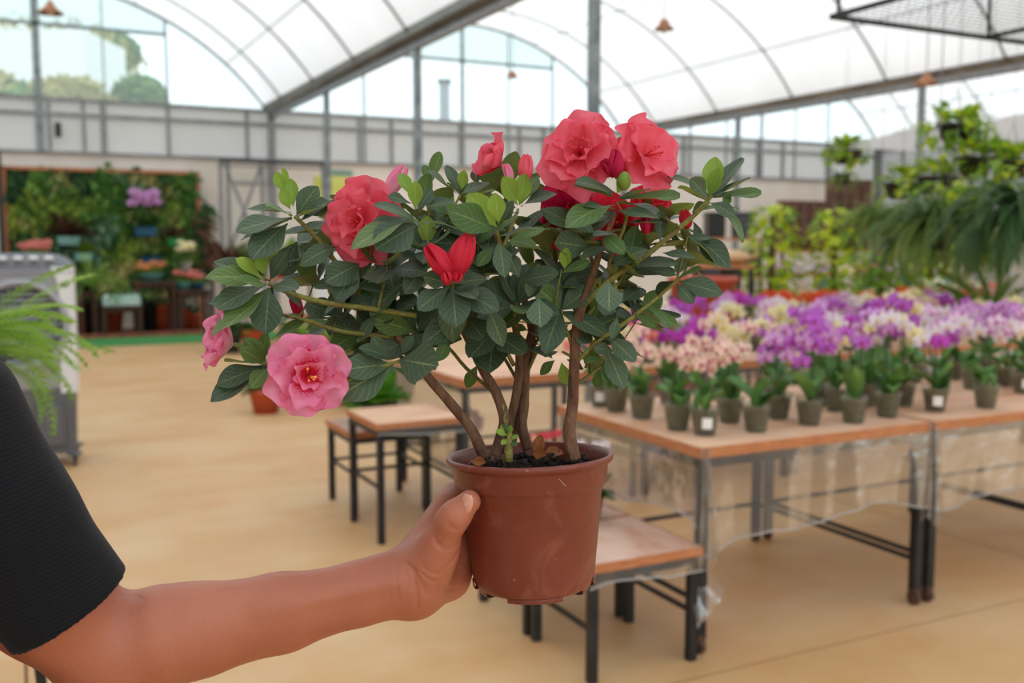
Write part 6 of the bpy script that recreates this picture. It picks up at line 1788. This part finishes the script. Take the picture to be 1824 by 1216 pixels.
# turf strip and edge
q1, q2 = atz(130, 622, 0), atz(375, 611, 0)
tf = MB().box((0, 0, .008), (9.0, 1.15, .016)).obj('turf_strip', mat('green_turf', (54, 132, 68), .9, 0, (66, 148, 76), 60, bump=.6, bscale=300), None, loc=(-.9, 14.9, 0.0)); tag(tf, 'strip of artificial green turf before the vertical garden', 'turf')
kb = thing('brick_edging', 'low edging of reddish bricks along the green turf', 'edging', (-.9, 15.56, 0))
for k in range(38):
    MB().bevbox((-4.4 + .235 * k, 0, .035), (.225, .10, .07), .006).obj('brick', m_brick, kb) if k else None
gravel = MB().grid(lambda u, v: (-5.4 + 9.0 * u, 15.64 + 1.5 * v, .012 + .010 * mnoise.noise(Vector((u * 160, v * 40, 0)))), 120, 24).obj('gravel_bed', mat('reddish_gravel', (120, 84, 62), .95, 0, (84, 62, 50), 30, bump=.6), None); tag(gravel, 'reddish brown gravel bed below the vertical garden', 'gravel', None, 'stuff')

# garden tables and pots in front of the green wall (15.2 .. 16.4 m)
def gtable(px0, px1, ytop, Y, label, dep=.5):
    a, b = aty(px0, ytop, Y), aty(px1, ytop, Y); z = a.z; w = b.x - a.x
    r = thing('garden_table', label, 'table', ((a.x + b.x) / 2, Y, 0))
    for k in range(5): MB().box((0, -dep / 2 + dep * (k + .5) / 5, z - .015), (w, dep / 5 - .012, .03)).obj('plank', M_wood_dk, r)
    for sx in (-1, 1):
        for sy in (-1, 1): MB().box((sx * (w / 2 - .04), sy * (dep / 2 - .04), z / 2 - .015), (.05, .05, z - .03)).obj('leg', M_wood_dk, r)
    MB().box((0, 0, z - .06), (w - .08, dep - .08, .05)).obj('apron', M_wood_dk, r)
    return z
zt1 = gtable(236, 310, 502, 15.95, 'dark wooden garden table under the blue bowls by the vertical garden')
zt2 = gtable(312, 372, 517, 15.9, 'lower dark wooden table right beside the taller one by the vertical garden')
zt3 = gtable(178, 252, 545, 15.75, 'lowest dark wooden table holding the pale mint planter')
zt4 = gtable(136, 172, 520, 15.9, 'narrow dark wooden table partly hidden by the cooler')
def gpot(px, py, Y, r0, h, m, label, plant=None, flower=None, seed=0, ll=.12, nl=24, z=None):
    p = aty(px, py, Y); 
    if z is not None: p.z = z
    return pottery(p, r0, h, m, label, 'garden_pot', 'potted plant' if plant else 'pot', plant, None, seed, ll, nl, flower)
LF = [blade_leaf(m_g3, .35, .5)]; LC = [blade_leaf(m_choc, .3, .4)]; LG = [blade_leaf(m_g1, .4, .4)]
def wallpot(px, py, w, h, m, label, plant=None, flower=None, seed=0, ll=.18, nl=30):
    p = aty(px, py, 16.86)
    r = thing('wall_planter', label, 'planter', tuple(p)); hx = w / 2
    MB().add([(-hx*.9, -.07, 0), (hx*.9, -.07, 0), (hx*.9, .07, 0), (-hx*.9, .07, 0), (-hx, -.10, h), (hx, -.10, h), (hx, .10, h), (-hx, .10, h)], [(0,3,2,1),(0,1,5,4),(1,2,6,5),(2,3,7,6),(3,0,4,7)]).obj('trough', m, r)
    MB().box((0, 0, h - .01), (w - .02, .18, .01)).obj('soil', M_soil, r)
    MB().box((0, .11, h * .6), (w * .6, .04, .03)).obj('bracket', M_black, r)
    rg = random.Random(seed)
    for k in range(nl if plant else 0):
        q = rg.uniform(0, 6.28); e = rg.uniform(.3, 1.5); d = Vector((math.cos(q) * math.cos(e), math.sin(q) * math.cos(e), math.sin(e)))
        x = Vector((-math.sin(q), math.cos(q), 0)); z_ = x.cross(d)
        if z_.z < 0: x = -x; z_ = x.cross(d)
        put('leaf', rg.choice(plant), r, M=Matrix.Translation((rg.uniform(-hx*.8, hx*.8), 0, h)) @ Matrix((x, d, z_)).transposed().to_4x4() @ Matrix.Scale(ll * rg.uniform(.7, 1.3), 4))
    if flower:
        key, nf, fs, fh, sp = flower
        for k in range(nf):
            xx = rg.uniform(-sp, sp); yy = -.05 + rg.uniform(-.06, .04); z = h + fh + rg.uniform(-.09, .09) * (sp / .2)
            put('flower', OF[key], r, M=Matrix.Translation((xx, yy, z)) @ frame_from((rg.uniform(-.6, .4), -1, .3)) @ Matrix.Scale(fs, 4))
        for k in range(3): MB().tube([(0, 0, h), (.05 * (k - 1), -.02, h + fh * .6), (sp * .7 * (k - 1), -.04, h + fh)], .006, 4).obj('flower_stem', m_ostem, r)
    return r
wallpot(123, 436, .34, .13, M_mint2, 'pale teal trough with brownish grasses on the left of the vertical garden', LC, None, 1, .32, 60)
wallpot(149, 464, .26, .12, M_mint2, 'small pale teal trough just above the cooler, right side', LG, None, 2)
wallpot(259, 420, .33, .14, M_blue, 'blue trough with tall lilac orchid on the vertical garden', [blade_leaf(m_g4, .4, .4)], ('lilac', 30, .085, .46, .20), 3, .22)
wallpot(269, 466, .30, .09, M_blue, 'thin blue trough under the lilac orchid trough', LF, None, 4)
wallpot(314, 438, .26, .13, mat('bright_green_pot', (40, 140, 70), .5), 'bright green pot right of the blue troughs', LC, None, 5, .2)
gpot(270, 500, 15.95, .17, .12, M_teal, 'teal bowl of yellow-orange flowers on the taller garden table', LG, ('amber', 20, .055, .17, .20), 6, .14, 30, zt1)
gpot(327, 516, 15.9, .12, .12, M_teal, 'teal bowl of peach flowers on the lower garden table, left', LG, ('salmon', 12, .05, .18, .13), 7, .12, 24, zt2)
gpot(352, 516, 15.9, .11, .11, M_blue, 'blue bowl of peach flowers on the lower garden table, right', LG, ('salmon', 10, .05, .17, .11), 8, .12, 24, zt2)
gpot(330, 470, 16.35, .10, .14, M_whitepl, 'white-flowered pot before the vertical garden, right part', LF, ('cream', 16, .06, .30, .12), 9, .2, 24, .95)
st_ = thing('plant_stand', 'thin black stand under the white-flowered pot', 'stand', (aty(330, 470, 16.35).x, 16.35, 0))
MB().lathe([(0, .93), (.15, .93), (.15, .95), (0, .95)], 16).obj('stand_top', M_black, st_)
for k in range(3): MB().bar((.12 * math.cos(2.1 * k), .12 * math.sin(2.1 * k), .93), (.18 * math.cos(2.1 * k), .18 * math.sin(2.1 * k), 0), .025).obj('leg', M_black, st_)
# mint planter with ferns
a = aty(216, 540, 15.75)
r = thing('mint_planter', 'pale mint rectangular planter with scalloped front on the lowest table', 'planter', (a.x, 15.72, zt3))
MB().bevbox((0, 0, .07), (.52, .20, .14), .01).obj('planter_body', M_mint, r)
for k in range(5): MB().ball((-.2 + .1 * k, -.03, .14), (.05, .03, .035), 10, 6).obj('scallop', M_mint, r, True)
for k in range(26):
    q = hr_.uniform(0, 6.28); e = hr_.uniform(.4, 1.4); d = Vector((math.cos(q) * math.cos(e), math.sin(q) * math.cos(e), math.sin(e))); x = Vector((-math.sin(q), math.cos(q), 0)); z_ = x.cross(d)
    if z_.z < 0: x = -x; z_ = x.cross(d)
    put('frond', FR3[k % 3], r, M=Matrix.Translation((hr_.uniform(-.2, .2), .03, .13)) @ Matrix((x, d, z_)).transposed().to_4x4() @ Matrix.Scale(hr_.uniform(.25, .45), 4))
a = aty(158, 515, 15.9)
fern((a.x, 15.9, zt4), 'lush green fern in a black pot beside the cooler', .55, 40, None, M_blackpl, None, 0, (.1, 1.3), FR5[:2] + FR3[:1])
gpot(65, 448, 16.2, .14, .16, M_terra, 'salmon-flowered pot on a black stand above the cooler', LG, ('salmon', 18, .065, .24, .22), 15, .18, 30, 1.02)
st_ = thing('plant_stand', 'black stand behind the cooler under the salmon-flowered pot', 'stand', (aty(65, 470, 16.2).x, 16.2, 0))
MB().lathe([(0, .99), (.17, .99), (.17, 1.015), (0, 1.015)], 16).obj('stand_top', M_black, st_)
for k in range(3): MB().bar((.12 * math.cos(2.1 * k), .12 * math.sin(2.1 * k), .99), (.18 * math.cos(2.1 * k), .18 * math.sin(2.1 * k), 0), .025).obj('leg', M_black, st_)
for k, (px, r0, h) in enumerate(((152, .15, .32), (200, .19, .40), (292, .19, .42), (322, .15, .34), (345, .13, .26))):
    q = aty(px, 585, 16.4); q.z = .02
    pottery(q, r0, h, M_terra, ('terracotta pot beneath the garden tables, %s from the left' % ordn[k]), seed=k, plant=[blade_leaf(m_g4, .35, .4)], leaf_len=.2, nl=18)
for k, px in enumerate((168, 262)):
    q = aty(px, 585, 16.3); q.z = .02
    pottery(q, .17, .50, M_blackpl, ('black planter on the gravel right beside the cooler', 'black planter on the gravel under the taller garden table')[k], seed=k + 20, plant=LF, leaf_len=.26, nl=26)
MB_f = aty(0, 431, 16.0)
o = thing('black_post', 'black post at the left edge of the photo beside the vertical garden', 'post', (ga.x - .06, 16.85, 0))
MB().box((0, 0, 1.37), (.07, .07, 2.74)).obj('post_shaft', M_black, o); MB().box((0, 0, .01), (.2, .16, .02)).obj('foot_plate', M_black, o)

# ------------------------------------------------------------------ evaporative cooler
cp = atz(53, 826, 0)
ec = thing('air_cooler', 'grey and white evaporative air cooler on casters with a round louvred front', 'air cooler', tuple(cp), YAW + math.radians(22))
m_cg = mat('cooler_grey', (150, 152, 158), .45); m_cd = mat('cooler_dark_grey', (98, 100, 106), .5, 0, (92, 94, 100), 3); m_cw = mat('cooler_white', (226, 228, 232), .4); m_cr = mat('cooler_ring', (166, 168, 180), .35)
w, dp = .60, .40
def rbox(x0, x1, y0, y1, z0, z1, m, name, taper=0.0, b=.025, par=ec):
    c = ((x0 + x1) / 2, (y0 + y1) / 2); hx, hy = (x1 - x0) / 2, (y1 - y0) / 2
    mb = MB(); n = 4; rings = []
    for z, s in ((z0, 1 - taper), (z1, 1)):
        r_ = []
        for cx, cy, a0 in ((hx - b, hy - b, 0), (-hx + b, hy - b, PI / 2), (-hx + b, -hy + b, PI), (hx - b, -hy + b, 3 * PI / 2)):
            for k in range(n + 1):
                q = a0 + PI / 2 * k / n; r_.append((c[0] + (cx + b * math.cos(q)) * s, c[1] + (cy + b * math.sin(q)) * s, z))
        rings.append(r_)
    N_ = len(rings[0]); mb.v = rings[0] + rings[1]
    mb.f = [tuple(range(N_ - 1, -1, -1)), tuple(range(N_, 2 * N_))] + [(k, (k + 1) % N_, N_ + (k + 1) % N_, N_ + k) for k in range(N_)]
    mb.m = [0] * len(mb.f)
    return mb.obj(name, m, par)
yf = -dp / 2
rbox(-w/2 + .01, w/2 - .01, -dp/2 + .01, dp/2, .085, .50, m_cd, 'water_tank', .04)
# upper casing with a round opening in its face
casing = rbox(-w/2, w/2, yf + .10, dp/2, .47, 1.22, m_cd, 'casing')
def face(u, v):
    # square annulus around the grille; u angle, v 0 ring -> 1 edge
    q = 2 * PI * u; cz = .90; R0 = .255
    c_, s_ = math.cos(q), math.sin(q)
    hx = w / 2 - .085; z0, z1 = .50, 1.215
    cand = []
    if abs(c_) > 1e-6: cand.append(hx / abs(c_))
    if s_ > 1e-6: cand.append((z1 - cz) / s_)
    if s_ < -1e-6: cand.append((cz - z0) / -s_)
    Re = max(min(cand), R0 * 1.0)
    r = R0 + (Re - R0) * v
    return (r * c_, yf, cz + r * s_)
MB().grid(face, 64, 2).obj('front_panel', m_cg, ec)
MB().grid(lambda u, v: (.255 * math.cos(2*PI*u), yf + .10 * v, .90 + .255 * math.sin(2*PI*u)), 48, 1).obj('throat', m_cd, ec, True)
for s_ in (-1, 1):
    x0, x1 = (w/2 - .09, w/2 + .005) if s_ > 0 else (-w/2 - .005, -w/2 + .09)
    mbp = MB(); zz_ = [.47, .60, .75, .90, 1.05, 1.18, 1.25]
    inn = [.0, .0, .015, .03, .015, .0, -.03]
    for k, z in enumerate(zz_):
        xi = (x0 + inn[k]) if s_ > 0 else (x1 - inn[k]); xo = x1 if s_ > 0 else x0
        zo = z
        mbp.v += [(xi, yf - .006, zo), (xo - s_ * .02, yf - .006, zo), (xo, yf + .02, zo), (xo, dp/2 + .004, zo)]
    for k in range(6):
        for i in range(3):
            f = (k*4+i, k*4+i+1, (k+1)*4+i+1, (k+1)*4+i); mbp.f.append(f if s_ > 0 else f[::-1]); mbp.m.append(0)
    mbp.obj('side_panel', m_cw, ec)
ring = MB()
def tor(u, v):
    q = 2*PI*u; p = 2*PI*v; r = .258 + .020 * math.cos(p)
    return (r * math.cos(q), yf - .008 + .022 * math.sin(p), .90 + r * math.sin(q))
ring.grid(tor, 56, 10).obj('grille_ring', m_cr, ec, True)
MB().lathe([(0, 0), (.25, 0)], 40).obj('grille_back', mat('cooler_pad', (34, 36, 42), .9, 0, (52, 54, 60), 40), ec, rot=(PI/2, 0, 0), loc=(0, yf + .085, .90))
for k in range(13):
    z = -.222 + .037 * k; hwid = math.sqrt(max(.245**2 - z*z, .001))
    MB().box((0, 0, 0), (2 * hwid, .030, .005)).obj('louvre', m_cr, ec, loc=(0, yf + .020, .90 + z), rot=(.5, 0, 0))
for x in (-.125, 0, .125):
    hh = math.sqrt(.245**2 - x*x); MB().box((x, yf + .045, .90), (.008, .012, 2 * hh)).obj('vane', m_cd, ec)
mt_ = MB()
def topf(u, v):
    x = (u - .5) * w; y = yf - .01 + v * (dp + .01); z = 1.215 + .115 * min(1, v * 2.2) ** .6 * (1 - abs(2*u - 1) ** 5 * .55)
    return (x, y, z)
mt_.grid(topf, 20, 12).obj('top_cover', m_cd, ec, True)
for k in range(5):
    x = -.17 + .085 * k; t = .22
    MB().ball((0, 0, 0), (.030, .022, .016), 12, 8).obj('control_knob', m_cw, ec, True, loc=(x, yf + .055, 1.30))
MB().box((w/2 - .045, yf - .008, 1.14), (.045, .004, .03)).obj('badge', m_cd, ec)
MB().box((0, yf - .002, 1.222), (w - .19, .01, .012)).obj('trim_line', m_cr, ec)
for k in (-1, 1): MB().bevbox((k * .14, -dp/2 - .004, .27), (.17, .02, .26), .01).obj('tank_panel', m_cd, ec)
for sx in (-1, 1):
    for sy in (-1, 1):
        c = MB().lathe([(0, .085), (.045, .085), (.05, .075), (.03, .065), (0, .062)], 14).obj('caster', m_cd, ec, True, loc=(sx * (w/2 - .03), sy * (dp/2 - .05), 0))
        MB().tube([(-.012, 0, .03), (.012, 0, .03)], .030, 14).obj('caster_wheel', M_charc, c)
        MB().box((0, 0, .05), (.03, .012, .04)).obj('caster_fork', M_galv, c)
# fern beside the photographer, on a tall stand
fp = PL(-95, 640, 1.9); fw_ = to_world(fp)
st_ = thing('plant_stand', 'tall black stand under the bright green fern at the left edge', 'stand', (fw_.x, fw_.y, 0))
zt = fw_.z - .13
MB().lathe([(0, zt - .02), (.14, zt - .02), (.14, zt), (0, zt)], 20).obj('stand_top', M_black, st_)
for k in range(3): MB().bar((.10 * math.cos(2.1 * k), .10 * math.sin(2.1 * k), zt - .02), (.17 * math.cos(2.1 * k), .17 * math.sin(2.1 * k), 0), .02).obj('leg', M_black, st_)
fern((fw_.x, fw_.y, zt), 'bright yellow-green fern hanging its fronds in from the left edge', .29, 46, None, M_blackpl, None, 0, (.1, 1.3), FR5, az=(-2.2, .9))

# ------------------------------------------------------------------ lamps
m_cop = mat('copper_shade', (176, 120, 84), .4, .5, (150, 100, 72), 6)
m_bulb = mat('frosted_bulb', (236, 232, 226), .3)
def lamp(px, py, d, r0, label, ztop=None):
    p = PW(px, py, d); r = thing('pendant_lamp', label, 'lamp', tuple(p))
    MB().lathe([(.012, r0 * .95), (.035, r0 * .9), (.05, r0 * .62), (r0 * .55, r0 * .38), (r0, .0), (r0 * .97, -.006), (r0 * .5, r0 * .32), (.04, r0 * .55)], 24).obj('lamp_shade', m_cop, r, True)
    MB().ball((0, 0, .01), (.04, .04, .055), 12, 8).obj('bulb', m_bulb, r, True)
    zc = ZG + RISE - p.z if ztop is None else ztop - p.z
    MB().tube([(0, 0, r0 * .9), (0, 0, max(zc, r0))], .006, 5).obj('cord', M_black, r)
for px, py, d, r0, lab in ((90, 24, 11.5, .15, 'copper pendant lamp at the upper left corner of the photo'), (1183, 52, 9.5, .10, 'copper pendant lamp under the roof right of the tall column'), (913, 137, 15.0, .10, 'small copper pendant lamp before the far glazed gable'), (1650, 150, 12.5, .15, 'brown pendant lamp below the right-hand gutter')):
    p = PW(px, py, d); lamp(px, py, d, r0, lab, roof_z(p.x))
q = aty(103, 232, YB)
o = MB().bevbox((0, 0, 0), (.09, .10, .22), .01).obj('speaker', M_blackpl, None, loc=(q.x, YB - .085, q.z)); tag(o, 'small black box fixed on the pale post at the far left wall', 'speaker')

# ------------------------------------------------------------------ outside: sheds and trees
m_tr1 = mat('olive_foliage', (150, 146, 84), .8, 0, (176, 164, 110), 1, transl=.3, rand=.1); m_tr2 = mat('tree_green', (84, 122, 66), .8, 0, (112, 146, 84), 1, transl=.3)
def tree(px, d, ztop, rad, m, label, seed):
    p = floor_at(px, d); rg = random.Random(seed); r = thing('tree', label, 'tree', (p.x, p.y, -.13))
    MB().tube([(0, 0, 0), (.1, 0, ztop * .4), (0, .1, ztop * .8)], [.22, .16, .06], 8).obj('trunk', m_trunk, r, True)
    b = MB()
    for k in range(1500):
        v = Vector((rg.gauss(0, 1), rg.gauss(0, 1), rg.gauss(0, 1))).normalized() * rg.uniform(.55, 1.0)
        c = Vector((v.x * rad, v.y * rad, ztop - rad * .8 + v.z * rad * .8)); a = Vector((rg.uniform(-1, 1), rg.uniform(-1, 1), rg.uniform(-1, 1))).normalized() * .16; e = a.orthogonal().normalized() * .1
        b.add([c - a, c + e, c + a, c - e], [(0, 1, 2, 3)])
    tag(b.obj('foliage', m, r), kind='stuff')
tree(20, 37, 9.9, 3.0, m_tr1, 'olive-yellow tree outside the gable at the far left', 1)
tree(150, 37, 9.6, 2.6, m_tr1, 'olive-yellow tree outside behind the far left lamp', 2)
tree(222, 41, 9.9, 1.0, m_tr2, 'green tree top outside, right of the olive ones', 3)
tree(262, 24, 5.4, .6, m_tr2, 'small pale green shrub outside the left gable', 4)
def shed(px0, px1, d, z0, z1, dep, m, label):
    a, b = floor_at(px0, d), floor_at(px1, d); c = (a + b) / 2; w = (b - a).length
    r = thing('shelter', label, 'shelter', (c.x, c.y, -.13), YAW)
    MB().box((0, 0, (z0 + z1) / 2), (w, dep, z1 - z0)).obj('roof_slab', m, r)
    for sx in (-1, 1):
        for sy in (-1, 1): MB().box((sx * (w / 2 - .3), sy * (dep / 2 - .2), z0 / 2), (.2, .2, z0)).obj('post', M_galv, r)
shed(-500, 205, 30, 0.0, 7.45, 3, M_whitepl, 'long white building outside the left gable, between the trees')
r = thing('chimney_block', 'grey narrow tower outside the middle gable', 'building', tuple(floor_at(794, 30) + Vector((0, 0, -.13))), YAW)
MB().box((0, 0, 3.15), (.30, .30, 6.3)).obj('shaft', mat('grey_render', (150, 152, 160), .8), r); MB().box((0, 0, 6.25), (.40, .40, .10)).obj('cap', M_charc, r)

for k, (px, h_) in enumerate(((60, 5.0), (140, 5.1), (0, 5.2), (185, 4.6))):
    tree(px, 22, h_, 1.15, m_tr1 if k != 0 else m_tr2, ('low olive tree outside before the white building, %s' % ('greenish one', 'beside the pale post', 'leftmost', 'rightmost')[k]), 10 + k)
